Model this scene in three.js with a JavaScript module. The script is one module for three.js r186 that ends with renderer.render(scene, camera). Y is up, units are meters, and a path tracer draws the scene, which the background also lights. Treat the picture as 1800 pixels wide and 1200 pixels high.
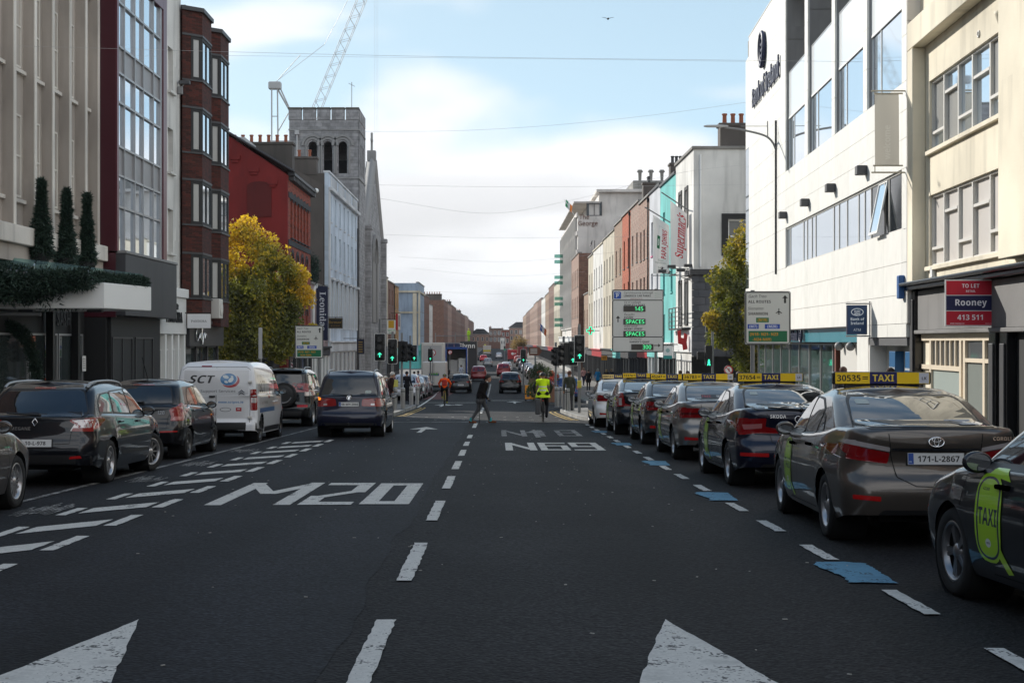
import * as THREE from 'three';
import { mergeGeometries, mergeVertices } from 'three/addons/utils/BufferGeometryUtils.js';
import { RoundedBoxGeometry } from 'three/addons/geometries/RoundedBoxGeometry.js';
import { FontLoader } from 'three/addons/loaders/FontLoader.js';
import { TextGeometry } from 'three/addons/geometries/TextGeometry.js';
import { MeshBVH } from 'three-mesh-bvh';

// ------------------------------------------------------------ camera, sky, sun, exposure
const scene = new THREE.Scene();
const FOC = 2560, CAMY = 1.6;
const camera = new THREE.PerspectiveCamera(2 * Math.atan(600 / FOC) * 180 / Math.PI, 1.5, 0.3, 4000);
camera.position.set(0, CAMY, 0);
camera.lookAt(0, CAMY, -100);
camera.setViewOffset(1800, 1200, 25, 0, 1800, 1200);
const renderer = new THREE.WebGLRenderer({ antialias: true });
renderer.setSize(1024, 682);
renderer.toneMapping = THREE.LinearToneMapping;
renderer.toneMappingExposure = 1.12;
renderer.shadowMap.enabled = true;

const SUN_EL = 27.5 * Math.PI / 180, SUN_AZ = 40 * Math.PI / 180;
const sunDir = new THREE.Vector3(-Math.cos(SUN_EL) * Math.sin(SUN_AZ), Math.sin(SUN_EL), -Math.cos(SUN_EL) * Math.cos(SUN_AZ));
const sun = new THREE.DirectionalLight(new THREE.Color().setRGB(1.0, 0.955, 0.88), 4.9);
sun.position.copy(sunDir).multiplyScalar(200).add(new THREE.Vector3(0, 0, -60));
sun.target.position.set(0, 0, -60);
sun.castShadow = true; sun.shadow.mapSize.set(4096, 4096);
Object.assign(sun.shadow.camera, { left: -120, right: 120, top: 120, bottom: -120, near: 1, far: 500 });
sun.name = 'sun'; sun.target.name = 'sun_target';
scene.add(sun); scene.add(sun.target);

function rng(seed) { let s = seed >>> 0; return () => { s = (s + 0x6D2B79F5) >>> 0; let t = s; t = Math.imul(t ^ (t >>> 15), t | 1); t ^= t + Math.imul(t ^ (t >>> 7), t | 61); return ((t ^ (t >>> 14)) >>> 0) / 4294967296; }; }
function hash3(x, y, z) { let h = Math.imul(x | 0, 374761393) ^ Math.imul(y | 0, 668265263) ^ Math.imul(z | 0, 2147483647 - 1234567); h = Math.imul(h ^ (h >>> 13), 1274126177); h ^= h >>> 16; return (h >>> 0) / 4294967296; }
const sm = (t) => t * t * (3 - 2 * t), lerp = (a, b, t) => a + (b - a) * t, clamp = (v, a, b) => Math.min(b, Math.max(a, v));
const sstep = (a, b, v) => sm(clamp((v - a) / (b - a), 0, 1));
function vnoise(x, y, z) {
const xi = Math.floor(x), yi = Math.floor(y), zi = Math.floor(z), a = sm(x - xi), b = sm(y - yi), c = sm(z - zi);
const L = (dz) => lerp(lerp(hash3(xi, yi, zi + dz), hash3(xi + 1, yi, zi + dz), a), lerp(hash3(xi, yi + 1, zi + dz), hash3(xi + 1, yi + 1, zi + dz), a), b);
return lerp(L(0), L(1), c);
}
function fbm(x, y, z, n = 5) { let s = 0, a = 0.5, f = 1; for (let i = 0; i < n; i++, a *= 0.5, f *= 2.03) s += a * vnoise(x * f + i * 17, y * f + i * 5, z * f + i * 29); return s; }
function pnoise(x, y, p, seed) {                                   // periodic value noise
const xi = Math.floor(x), yi = Math.floor(y), a = sm(x - xi), b = sm(y - yi), m = (v) => ((v % p) + p) % p;
const h = (i, j) => hash3(m(i), m(j), seed);
return lerp(lerp(h(xi, yi), h(xi + 1, yi), a), lerp(h(xi, yi + 1), h(xi + 1, yi + 1), a), b);
}
function pfbm(u, v, p, n, seed) { let s = 0, a = 0.5, f = p; for (let i = 0; i < n; i++, a *= 0.5, f *= 2) s += a * pnoise(u * f, v * f, f, seed + i); return s / (1 - Math.pow(0.5, n)); }

{
const W = 2048, H = 1024, data = new Float32Array(W * H * 4);
for (let r = 0; r < H; r++) {
const el = ((r + 0.5) / H - 0.5) * Math.PI, y = Math.sin(el), ce = Math.cos(el), deg = el * 180 / Math.PI;
for (let c = 0; c < W; c++) {
const ph = ((c + 0.5) / W - 0.5) * 2 * Math.PI, x = Math.cos(ph) * ce, z = Math.sin(ph) * ce;
const cs = x * sunDir.x + y * sunDir.y + z * sunDir.z;
const e = Math.max(y, 0), k = Math.exp(-Math.max(deg, 0) / 27);
let R = lerp(0.06, 0.70, k), G = lerp(0.15, 0.95, k), B = lerp(0.31, 1.10, k);
const glow = Math.pow(Math.max(cs, 0), 6) * 0.35; R += glow * 1.0; G += glow * 0.95; B += glow * 0.85;
if (y > -0.02) {
const q = 3.0, sy = y * 3.1;
let n = fbm(x * q + 11.3, sy * 2.0 + 3.2, z * q + 4.7, 6);
const n2 = fbm(x * q * 2.4 + 1.3, sy * 5.0 + 7.2, z * q * 2.4 + 9.1, 5);
const bank = sstep(11, 3.2, deg) * 0.46 - 0.08;
let m = sstep(0.50, 0.66, n * 0.62 + n2 * 0.38 + bank * 0.62);
const wisp = sstep(0.56, 0.72, fbm(x * 5 + 3.1, sy * 9 + 2.2, z * 5 + 8.4, 5)) * 0.75;
m = Math.max(m, wisp * sstep(34, 10, deg)) * lerp(0.55, 1, sstep(50, 18, deg));
const back = sstep(0.1, -0.75, x * sunDir.x * 1.13 + z * sunDir.z * 1.13) * sstep(80, 50, deg) * sstep(-1, 3, deg); m = Math.max(m, back * sstep(0.30, 0.52, n * 0.6 + n2 * 0.4) * 0.95);
const thick = fbm(x * 4.2 + 21, sy * 6 + 5, z * 4.2 + 13, 5);
const shade = lerp(1.04, 0.80, sstep(0.42, 0.60, thick) * sstep(9, 4, deg));
const s = (0.93 + glow * 0.5 + back * 0.35) * shade;
R = lerp(R, s * 0.985, m); G = lerp(G, s * 0.995, m); B = lerp(B, s * 1.015, m);
const hz = sstep(4, 0, deg) * 0.4; R = lerp(R, 0.80, hz); G = lerp(G, 0.83, hz); B = lerp(B, 0.87, hz);
} else { R = 0.16; G = 0.16; B = 0.16; }
const i = (r * W + c) * 4; data[i] = R; data[i + 1] = G; data[i + 2] = B; data[i + 3] = 1;
}
}
const t = new THREE.DataTexture(data, W, H, THREE.RGBAFormat, THREE.FloatType);
t.mapping = THREE.EquirectangularReflectionMapping; t.magFilter = t.minFilter = THREE.LinearFilter; t.colorSpace = THREE.LinearSRGBColorSpace; t.needsUpdate = true;
scene.background = t; scene.environment = t;
}

// ------------------------------------------------------------ naming, grouping
const taken = {};
function numbered(n) { const k = taken[n] = (taken[n] ?? -1) + 1; return k ? `${n}_${String(k).padStart(3, '0')}` : n; }
function shade(o) { o.castShadow = o.receiveShadow = true; return o; }
function thing(name, label, category, [x, y, z] = [0, 0, 0], turn = 0, group) {
const o = new THREE.Group(); o.name = numbered(name); o.position.set(x, y, z); o.rotation.y = turn; scene.add(o);
o.userData = { label, category }; if (group) o.userData.group = group;
return o;
}
function part(parent, name, geo, mat, label) {
const m = shade(new THREE.Mesh(Array.isArray(geo) ? join(geo) : geo, mat)); m.name = name; parent.add(m); if (label) m.userData.label = label; return m;
}
function struct(name, geo, mat) { const m = shade(new THREE.Mesh(Array.isArray(geo) ? join(geo) : geo, mat)); m.name = numbered(name); m.userData.kind = 'structure'; scene.add(m); return m; }
function single(name, label, category, geo, mat, pos = [0, 0, 0], turn = 0, group) {
const m = shade(new THREE.Mesh(Array.isArray(geo) ? join(geo) : geo, mat)); m.name = numbered(name); m.position.set(...pos); m.rotation.y = turn; scene.add(m);
m.userData = { label, category }; if (group) m.userData.group = group; return m;
}
function copyOf(o, pos, turn, label) { const c = o.clone(); c.name = numbered(o.name.replace(/_\d{3}$/, '')); scene.add(c); c.position.set(...pos); if (turn !== undefined) c.rotation.y = turn; c.userData = { ...o.userData }; if (label) c.userData.label = label; return c; }

// ------------------------------------------------------------ geometry helpers
function clean(g) {                                                // indexed or not -> non-indexed with position, normal, uv only
let h = g.index ? g.toNonIndexed() : g.clone();
for (const k of Object.keys(h.attributes)) if (!['position', 'normal', 'uv', 'color'].includes(k)) h.deleteAttribute(k);
if (!h.attributes.normal) h.computeVertexNormals();
if (!h.attributes.uv) h.setAttribute('uv', new THREE.BufferAttribute(new Float32Array(h.attributes.position.count * 2), 2));
h.morphAttributes = {}; h.clearGroups(); return h;
}
function join(list) { const l = list.flat(9).filter(Boolean).map(clean); return l.length === 1 ? l[0] : mergeGeometries(l); }
function boxUV(g) {
const h = g.index ? g.toNonIndexed() : g, p = h.attributes.position, n = h.attributes.normal, uv = new Float32Array(p.count * 2);
for (let i = 0; i < p.count; i++) {
const ax = Math.abs(n.getX(i)), ay = Math.abs(n.getY(i)), az = Math.abs(n.getZ(i));
if (ay >= ax && ay >= az) { uv[2 * i] = p.getX(i); uv[2 * i + 1] = p.getZ(i); } else if (ax >= az) { uv[2 * i] = p.getZ(i); uv[2 * i + 1] = p.getY(i); } else { uv[2 * i] = p.getX(i); uv[2 * i + 1] = p.getY(i); }
}
h.setAttribute('uv', new THREE.BufferAttribute(uv, 2)); return h;
}
function bx(x0, x1, y0, y1, z0, z1) { return boxUV(new THREE.BoxGeometry(Math.abs(x1 - x0), Math.abs(y1 - y0), Math.abs(z1 - z0)).translate((x0 + x1) / 2, (y0 + y1) / 2, (z0 + z1) / 2)); }
function rbx(x0, x1, y0, y1, z0, z1, r = 0.01, s = 2) { return boxUV(new RoundedBoxGeometry(Math.abs(x1 - x0), Math.abs(y1 - y0), Math.abs(z1 - z0), s, r).translate((x0 + x1) / 2, (y0 + y1) / 2, (z0 + z1) / 2)); }
const V = (x, y, z) => new THREE.Vector3(x, y, z);
function rod(a, b, r0, r1 = r0, n = 8) {
const A = V(...a), B = V(...b), d = B.clone().sub(A), L = d.length();
const g = new THREE.CylinderGeometry(r1, r0, L, n, 1); g.translate(0, L / 2, 0);
g.applyQuaternion(new THREE.Quaternion().setFromUnitVectors(V(0, 1, 0), d.normalize())); g.translate(A.x, A.y, A.z); return g;
}
function tube(pts, r, n = 6, seg = 24) { return new THREE.TubeGeometry(new THREE.CatmullRomCurve3(pts.map((p) => V(...p))), seg, r, n, false); }
function lathe(pts, n = 20) { return new THREE.LatheGeometry(pts.map((p) => new THREE.Vector2(p[0], p[1])), n); }
function poly(pts, depth, bevel = 0) {
const s = new THREE.Shape(pts.map((p) => new THREE.Vector2(p[0], p[1])));
return new THREE.ExtrudeGeometry(s, { depth, bevelEnabled: bevel > 0, bevelSize: bevel, bevelThickness: bevel, bevelSegments: 1, curveSegments: 8 });
}
function rrect(w, h, r) { const s = new THREE.Shape(), x = -w / 2, y = -h / 2; s.moveTo(x + r, y); s.lineTo(x + w - r, y); s.quadraticCurveTo(x + w, y, x + w, y + r); s.lineTo(x + w, y + h - r); s.quadraticCurveTo(x + w, y + h, x + w - r, y + h); s.lineTo(x + r, y + h); s.quadraticCurveTo(x, y + h, x, y + h - r); s.lineTo(x, y + r); s.quadraticCurveTo(x, y, x + r, y); return s; }
function ex(shape, depth, bev = 0) { return new THREE.ExtrudeGeometry(shape, { depth, bevelEnabled: bev > 0, bevelSize: bev, bevelThickness: bev, bevelSegments: 2, curveSegments: 10 }); }
function plane(w, h) { return new THREE.PlaneGeometry(w, h); }
function curve(keys) {
const n = keys.length, d = [], m = [];
for (let i = 0; i < n - 1; i++) d.push((keys[i + 1][1] - keys[i][1]) / (keys[i + 1][0] - keys[i][0]));
m.push(d[0]); for (let i = 1; i < n - 1; i++) m.push(d[i - 1] * d[i] <= 0 ? 0 : 2 * d[i - 1] * d[i] / (d[i - 1] + d[i])); m.push(d[n - 2]);
return (x) => {
if (x <= keys[0][0]) return keys[0][1]; if (x >= keys[n - 1][0]) return keys[n - 1][1];
let i = 0; while (x > keys[i + 1][0]) i++;
const h = keys[i + 1][0] - keys[i][0], t = (x - keys[i][0]) / h, t2 = t * t, t3 = t2 * t;
return keys[i][1] * (2 * t3 - 3 * t2 + 1) + m[i] * h * (t3 - 2 * t2 + t) + keys[i + 1][1] * (-2 * t3 + 3 * t2) + m[i + 1] * h * (t3 - t2);
};
}
const gy = curve([[-60, 1.4], [-20, 0.468], [0, 0], [45, -1.053], [90, -2.106], [120, -2.58], [165, -2.83], [250, -2.95], [340, -2.8], [500, -2.4], [700, -1.75], [900, -1.2], [3000, -1.0]]);

// ------------------------------------------------------------ textures
function dataTex(size, fn, metres, srgb = true) {
const d = new Uint8Array(size * size * 4);
for (let j = 0; j < size; j++) for (let i = 0; i < size; i++) { const c = fn(i / size, j / size, i, j), o = (j * size + i) * 4; d[o] = clamp(c[0] * 255, 0, 255); d[o + 1] = clamp((c[1] ?? c[0]) * 255, 0, 255); d[o + 2] = clamp((c[2] ?? c[0]) * 255, 0, 255); d[o + 3] = 255; }
const t = new THREE.DataTexture(d, size, size, THREE.RGBAFormat); t.wrapS = t.wrapT = THREE.RepeatWrapping; t.magFilter = THREE.LinearFilter; t.minFilter = THREE.LinearMipmapLinearFilter; t.generateMipmaps = true;
if (srgb) t.colorSpace = THREE.SRGBColorSpace; t.repeat.set(1 / metres, 1 / metres); t.needsUpdate = true; return t;
}
function canvasTex(w, h, draw) {
const c = document.createElement('canvas'); c.width = w; c.height = h; const g = c.getContext('2d'); draw(g, w, h);
const t = new THREE.CanvasTexture(c); t.colorSpace = THREE.SRGBColorSpace; t.anisotropy = 8; return t;
}
function rep(t, metres) { const c = t.clone(); c.repeat.set(1 / metres, 1 / metres); c.needsUpdate = true; return c; }
const T = {};
T.mottle = dataTex(512, (u, v) => { const a = pfbm(u, v, 3, 6, 5), s = pfbm(u * 1, v * 0.12, 24, 3, 77); const k = 0.80 + 0.30 * (a - 0.2) - 0.13 * Math.max(0, s - 0.52) * 2; return [k, k * 0.995, k * 0.985]; }, 7);
T.fine = dataTex(256, (u, v) => { const a = pfbm(u, v, 32, 3, 9); return [0.3 + a * 0.6]; }, 0.8, false);
T.asphalt = dataTex(1024, (u, v) => {
const a = pfbm(u, v, 4, 5, 31), g = pfbm(u, v, 256, 2, 3), s = hash3(Math.floor(u * 1024), Math.floor(v * 1024), 9);
let k = 0.58 + 0.24 * (a - 0.5) + 0.85 * (g - 0.5); if (s > 0.98) k += 0.3; return [k, k * 1.0, k * 1.03];
}, 5);
T.asphaltBump = dataTex(512, (u, v) => { const g = pfbm(u, v, 96, 3, 3); return [g]; }, 2, false);
function brickTex(rgb, mortar, seed, vary) {
const W = 8, R = 24;
return dataTex(512, (u, v) => {
const row = Math.floor(v * R), fv = v * R - row, uu = u * W + (row % 2) * 0.5, col = Math.floor(uu), fu = uu - col;
const m = Math.max(sstep(0.13, 0.06, fv), sstep(0.045, 0.02, fu)), h = hash3(((col % W) + W) % W, row, seed), h2 = hash3(((col % W) + W) % W, row, seed + 5), n = pfbm(u, v, 64, 3, seed);
const k = 1 - vary / 2 + vary * h + (n - 0.5) * 0.3;
return [0, 1, 2].map((i) => lerp(rgb[i] * k * (i ? 1 - 0.18 * (h2 - 0.5) : 1), mortar[i] * (0.85 + 0.3 * n), m));
}, 1.8);
}
T.brickRed = brickTex([0.50, 0.22, 0.16], [0.42, 0.36, 0.32], 3, 0.5);
T.brickBrown = brickTex([0.60, 0.50, 0.45], [0.62, 0.58, 0.54], 11, 0.36);
T.stone = dataTex(512, (u, v) => {                                   // coursed ashlar, far away
const R = 16, W = 7, row = Math.floor(v * R), fv = v * R - row, uu = u * W + hash3(row, 1, 4) * 1, col = Math.floor(uu), fu = uu - col;
const m = Math.max(sstep(0.10, 0.03, fv), sstep(0.05, 0.02, fu)), h = hash3(((col % W) + W) % W, row, 21), n = pfbm(u, v, 12, 5, 41);
const k = (0.74 + 0.10 * h + 0.32 * (n - 0.5)) * (1 - 0.2 * m); return [k, k * 0.99, k * 0.985];
}, 5);
T.slab = dataTex(512, (u, v) => {
const R = 8, W = 5, row = Math.floor(v * R), fv = v * R - row, uu = u * W + (row % 2) * 0.5, col = Math.floor(uu), fu = uu - col;
const m = Math.max(sstep(0.05, 0.02, fv), sstep(0.03, 0.012, fu)), h = hash3(((col % W) + W) % W, row, 33), n = pfbm(u, v, 16, 5, 8);
const k = (0.72 + 0.12 * h + 0.3 * (n - 0.5)) * (1 - 0.4 * m); return [k, k * 0.985, k * 0.96];
}, 3);

// ------------------------------------------------------------ materials (linear base colours)
function lin(r, g, b) { return new THREE.Color().setRGB(r, g, b); }
function mt(c, rough = 0.8, o = {}) { const m = new THREE.MeshPhysicalMaterial({ color: c.isColor ? c : lin(...c), roughness: rough, ...o }); return m; }
function plaster(c, rough = 0.85) { return mt(c, rough, { map: T.mottle, bumpMap: T.fine, bumpScale: 0.004 }); }
const M = {
white: plaster([0.86, 0.85, 0.82]), cream: plaster([0.95, 0.87, 0.70]), beige: plaster([0.52, 0.47, 0.425]), finEdge: plaster([0.84, 0.80, 0.74]),
brickRed: mt([1, 1, 1], 0.9, { map: T.brickRed, bumpMap: T.brickRed, bumpScale: 0.004 }),
brickDark: mt([0.25, 0.29, 0.32], 0.9, { map: T.brickRed, bumpMap: T.brickRed, bumpScale: 0.004 }),
brickBrown: mt([0.95, 0.92, 0.9], 0.9, { map: T.brickBrown }), brickPink: mt([0.92, 0.85, 0.81], 0.9, { map: T.brickBrown }), brickTan: mt([0.9, 0.88, 0.76], 0.9, { map: T.brickBrown }), brickGrey: mt([0.62, 0.56, 0.52], 0.9, { map: T.brickBrown }),
brickOld: mt([0.52, 0.41, 0.37], 0.9, { map: T.brickBrown }),
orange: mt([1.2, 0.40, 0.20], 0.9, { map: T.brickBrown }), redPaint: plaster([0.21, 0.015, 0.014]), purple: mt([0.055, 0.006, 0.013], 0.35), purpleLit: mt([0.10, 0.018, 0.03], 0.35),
stone: mt([0.44, 0.445, 0.455], 0.9, { map: T.stone, bumpMap: T.stone, bumpScale: 0.01 }), limestone: plaster([0.34, 0.34, 0.34]), stoneDark: plaster([0.105, 0.11, 0.125]), stoneDarkB: plaster([0.085, 0.09, 0.10]), stoneDarkC: plaster([0.13, 0.132, 0.145]),
greyRender: plaster([0.12, 0.105, 0.095]), slate: plaster([0.05, 0.052, 0.058]), paleBlue: plaster([0.66, 0.77, 0.90]), paleBlueTrim: plaster([0.74, 0.77, 0.80]), pink: plaster([0.40, 0.30, 0.31]), teal: plaster([0.16, 0.62, 0.60]), paleGrey: plaster([0.66, 0.68, 0.73]),
creamPale: plaster([0.66, 0.60, 0.48]), tan: plaster([0.50, 0.30, 0.13]), blueWall: plaster([0.36, 0.45, 0.58]), concrete: plaster([0.30, 0.29, 0.27]), paleConcrete: plaster([0.80, 0.76, 0.72]),
black: mt([0.010, 0.010, 0.011], 0.65), blackGloss: mt([0.010, 0.010, 0.011], 0.18), charcoal: mt([0.035, 0.035, 0.038], 0.5), darkGrey: mt([0.075, 0.075, 0.08], 0.6), midGrey: mt([0.22, 0.22, 0.22], 0.6), lightGrey: mt([0.45, 0.45, 0.45], 0.6),
shopGrey: plaster([0.24, 0.235, 0.235]), whitePaint: mt([0.78, 0.78, 0.76], 0.5), offWhite: mt([0.62, 0.60, 0.56], 0.55), creamPaint: mt([0.70, 0.60, 0.46], 0.5),
steel: mt([0.42, 0.42, 0.42], 0.32, { metalness: 0.9 }), galv: mt([0.20, 0.205, 0.21], 0.5, { metalness: 0.4 }), alu: mt([0.34, 0.34, 0.345], 0.38, { metalness: 0.5 }), chrome: mt([0.75, 0.75, 0.75], 0.1, { metalness: 1 }),
glass: mt([0.018, 0.021, 0.024], 0.04, { ior: 1.6 }), glassMid: mt([0.10, 0.105, 0.11], 0.06, { ior: 1.6 }), glassPale: mt([0.34, 0.34, 0.33], 0.08, { ior: 1.6 }), glassSky: mt([0.30, 0.36, 0.42], 0.03, { metalness: 0.85 }), glassMirror: mt([0.70, 0.78, 0.86], 0.025, { metalness: 0.92 }), frosted: mt([0.36, 0.41, 0.38], 0.35), clearGreen: mt([0.40, 0.62, 0.56], 0.03, { specularIntensity: 0.35, transmission: 0.9, thickness: 0, ior: 1.5 }),
shopGlass: mt([0.04, 0.05, 0.05], 0.03, { ior: 1.7 }), tealGlass: mt([0.09, 0.30, 0.36], 0.12), navy: mt([0.012, 0.018, 0.055], 0.5), tealDark: mt([0.02, 0.12, 0.12], 0.5),
pot: mt([0.26, 0.09, 0.05], 0.9), leafDark: mt([0.010, 0.022, 0.014], 0.8), bark: mt([0.06, 0.05, 0.04], 0.95), rubber: mt([0.012, 0.012, 0.012], 0.85), red: mt([0.45, 0.015, 0.02], 0.4), pinkPaint: mt([0.75, 0.16, 0.34], 0.6), blue: mt([0.02, 0.10, 0.30], 0.4),
};
// ------------------------------------------------------------ ground, road, pavements, markings
const leftKerb = curve([[-40, -8.2], [50, -8.2], [53, -7.6], [57, -4.3], [58.5, -4.1], [73, -4.1], [75, -4.4], [79, -6.6], [81, -6.8], [900, -6.8]]);
const rightKerb = curve([[-40, 5.3], [46, 5.3], [48, 5.1], [51.5, 3.25], [53, 3.0], [64, 2.75], [66, 3.0], [70, 5.0], [72, 5.2], [900, 5.2]]);
function strip(ds, xa, xb, lift, nx = 1) {                          // a sheet between two lines along the street
const p = [], uv = [], idx = []; const W = nx + 1;
for (const d of ds) for (let i = 0; i <= nx; i++) { const x = lerp(xa(d), xb(d), i / nx); p.push(x, gy(d) + lift, -d); uv.push(x, d); }
for (let r = 0; r < ds.length - 1; r++) for (let i = 0; i < nx; i++) { const a = r * W + i, b = a + 1, c = a + W, e = c + 1; idx.push(a, b, c, b, e, c); }
const g = new THREE.BufferGeometry(); g.setAttribute('position', new THREE.Float32BufferAttribute(p, 3)); g.setAttribute('uv', new THREE.Float32BufferAttribute(uv, 2)); g.setIndex(idx); g.computeVertexNormals(); return g;
}
const range = (a, b, s) => { const o = []; for (let x = a; x < b - 1e-6; x += s) o.push(x); o.push(b); return o; };
const farD = [...range(-40, 200, 1), ...range(202, 900, 4), ...range(920, 3000, 80)];
struct('ground', strip(farD, () => -700, () => 700, -0.03, 8), mt([0.09, 0.088, 0.083], 0.95, { map: T.asphalt }));
const roadMat = mt([0.046, 0.0445, 0.043], 0.78, { specularIntensity: 0.4, map: T.asphalt, bumpMap: T.asphaltBump, bumpScale: 0.012 });
const roadMatB = mt([0.039, 0.0405, 0.046], 0.76, { specularIntensity: 0.4, map: T.asphalt, bumpMap: T.asphaltBump, bumpScale: 0.006 });
const roadDs = [...range(-40, 200, 1), ...range(202, 900, 4)];
function worn(g) { const p = g.attributes.position, c = new Float32Array(p.count * 3); for (let i = 0; i < p.count; i++) { const x = p.getX(i), d = -p.getZ(i); let t = 0; for (const q of [-3.5, -1.75, 0.35, 2.05]) t += Math.exp(-(((x - q) / 0.42) ** 2)); const k = 0.84 + 0.30 * t + 0.95 * (fbm(x * 0.9, d * 0.16, 3, 4) - 0.47) + 0.5 * (fbm(x * 2.1, d * 1.4, 8, 3) - 0.44) - 0.16 * Math.exp(-(((x + 2.6) / 0.3) ** 2)); c.set([k, k, k * 1.01], i * 3); } g.setAttribute('color', new THREE.BufferAttribute(c, 3)); return g; }
roadMat.vertexColors = roadMatB.vertexColors = true;
const road = struct('road', worn(strip(roadDs, (d) => leftKerb(d) - 0.05, (d) => rightKerb(d) + 0.05, 0, 60)), roadMat);
part(road, 'lane_resurfacing', worn(strip(range(-40, 62, 0.5), (d) => -6.1 + 0.03 * vnoise(d, 1, 1), (d) => -0.98 + 0.10 * (vnoise(d * 0.7, 3, 3) - 0.5) + 0.05 * (vnoise(d * 3, 3, 9) - 0.5), 0.004, 24)), roadMatB);
const pavMat = mt([0.30, 0.29, 0.275], 0.85, { map: T.slab });
struct('pavement', strip(roadDs, () => -60, (d) => leftKerb(d) - 0.15, 0.125, 2), pavMat);
struct('pavement', strip(roadDs, (d) => rightKerb(d) + 0.15, () => 60, 0.125, 2), pavMat);
const kerbMat = [mt([0.33, 0.33, 0.32], 0.8, { map: T.mottle }), mt([0.28, 0.28, 0.275], 0.8, { map: T.mottle }), mt([0.37, 0.365, 0.35], 0.8, { map: T.mottle })];
for (const [line, s] of [[leftKerb, -1], [rightKerb, 1]]) {
const piece = (d0, d1) => { const ds = d1 - d0 > 3 ? range(d0, d1, 2) : [d0, (d0 + d1) / 2, d1]; const top = strip(ds, (d) => line(d) + s * 0.16, (d) => line(d), 0.13), p = [], idx = [];
ds.forEach((d, i) => { p.push(line(d), gy(d) - 0.05, -d, line(d), gy(d) + 0.13, -d); if (i) { const a = i * 2 - 2; idx.push(a, a + 1, a + 2, a + 1, a + 3, a + 2); } });
const g = new THREE.BufferGeometry(); g.setAttribute('position', new THREE.Float32BufferAttribute(p, 3)); g.setIndex(idx); g.computeVertexNormals(); return boxUV(join([top, g])); };
const kerb = struct('kerb', piece(-40, 44), kerbMat[0]);
let k = 0; for (let d = 44; d < 82; d += 0.92) part(kerb, 'kerb_stone', piece(d, d + 0.905), kerbMat[(k++ * 7) % 3]);
part(kerb, 'kerb_run', piece(82, 900), kerbMat[1]);
}
T.paint = dataTex(512, (u, v) => { const n = pfbm(u, v, 8, 6, 61), g = pfbm(u, v, 96, 2, 17); const wear = sstep(0.67, 0.76, n * 0.6 + g * 0.46); const k = lerp(0.80 + 0.18 * (n - 0.5) + 0.12 * (g - 0.5), 0.30, wear); return [k, k * 0.99, k * 0.97]; }, 1.7);
T.paintWorn = dataTex(512, (u, v) => { const n = pfbm(u, v, 10, 6, 81), g = pfbm(u, v, 128, 2, 27); const wear = sstep(0.44, 0.56, n * 0.55 + g * 0.45); const k = lerp(0.70, 0.33, wear); return [k, k * 0.99, k * 0.98]; }, 1.7);
const paint = mt([0.92, 0.92, 0.89], 0.75, { map: T.paint }), paintWorn = mt([0.74, 0.74, 0.72], 0.8, { map: T.paintWorn });
const paintBlue = mt([0.14, 0.40, 0.62], 0.8, { map: T.paint }), paintYellow = mt([0.62, 0.42, 0.10], 0.8, { map: T.paint }), paintRed = mt([0.30, 0.07, 0.06], 0.85, { map: T.asphalt });
let markLift = 0;
function marking(name, pts, mat = paint, ragged = 0.012, step = 0.12) {   // polygon in (x, d)
const out = [], r = rng(Math.floor(pts[0][0] * 1000 + pts[0][1] * 777) + 5);
for (let i = 0; i < pts.length; i++) { const a = pts[i], b = pts[(i + 1) % pts.length], L = Math.hypot(b[0] - a[0], b[1] - a[1]), n = Math.max(1, Math.round(L / step)); for (let k = 0; k < n; k++) out.push([lerp(a[0], b[0], k / n) + (r() - 0.5) * ragged, lerp(a[1], b[1], k / n) + (r() - 0.5) * ragged]); }
const g = new THREE.ShapeGeometry(new THREE.Shape(out.map((q) => new THREE.Vector2(q[0], q[1])))), p = g.attributes.position, uv = [];
const lift = 0.009 + (markLift = (markLift + 0.0007) % 0.004);
for (let i = 0; i < p.count; i++) { const x = p.getX(i), d = p.getY(i); uv.push(x, d); p.setXYZ(i, x, gy(d) + lift, -d); }
g.setAttribute('uv', new THREE.Float32BufferAttribute(uv, 2)); g.computeVertexNormals();
return part(road, name, g, mat);
}
const rect = (x0, x1, d0, d1) => [[x0, d0], [x1, d0], [x1, d1], [x0, d1]];
for (const [a, b] of [[2.5, 5], [7.0, 9.5], [11.3, 13.86], [16, 18.5], [20.5, 23], [24.8, 27.1], [28.9, 31.2], [33, 35], [37, 39], [44.3, 48.6]]) marking('lane_dash', rect(-0.79, -0.665, a, b), paint, 0.014);
for (let d = 62; d < 150; d += 4.2) marking('lane_dash', rect(-0.79, -0.665, d, d + 2.3), paint, 0);
for (const d of [5.2, 7.4, 9.7, 12.6, 14.9, 17.1, 20.1, 22.4, 24.6, 27.4, 29.7, 32, 34.8, 37, 39.3, 42, 44.3, 46.5]) marking('bay_dash', rect(2.84, 2.955, d, d + 1.1), paint, 0.014);
for (const [a, b] of [[11.15, 12.43], [18.5, 19.85], [25.8, 27.2], [33.2, 34.5], [40.6, 41.8]]) marking('blue_patch', [[2.72, b], [2.66, b - 0.22], [2.74, a + 0.35], [2.70, a + 0.06], [3.06, a], [3.12, b - 0.1], [2.95, b]], paintBlue, 0.028, 0.05);
marking('bay_line', [[-6.28, 6], [-6.18, 6], [-5.96, 18.5], [-5.63, 34.2], [-5.5, 45], [-5.58, 45], [-5.73, 34.2], [-6.06, 18.5]], paintWorn, 0.012, 0.4);
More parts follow.
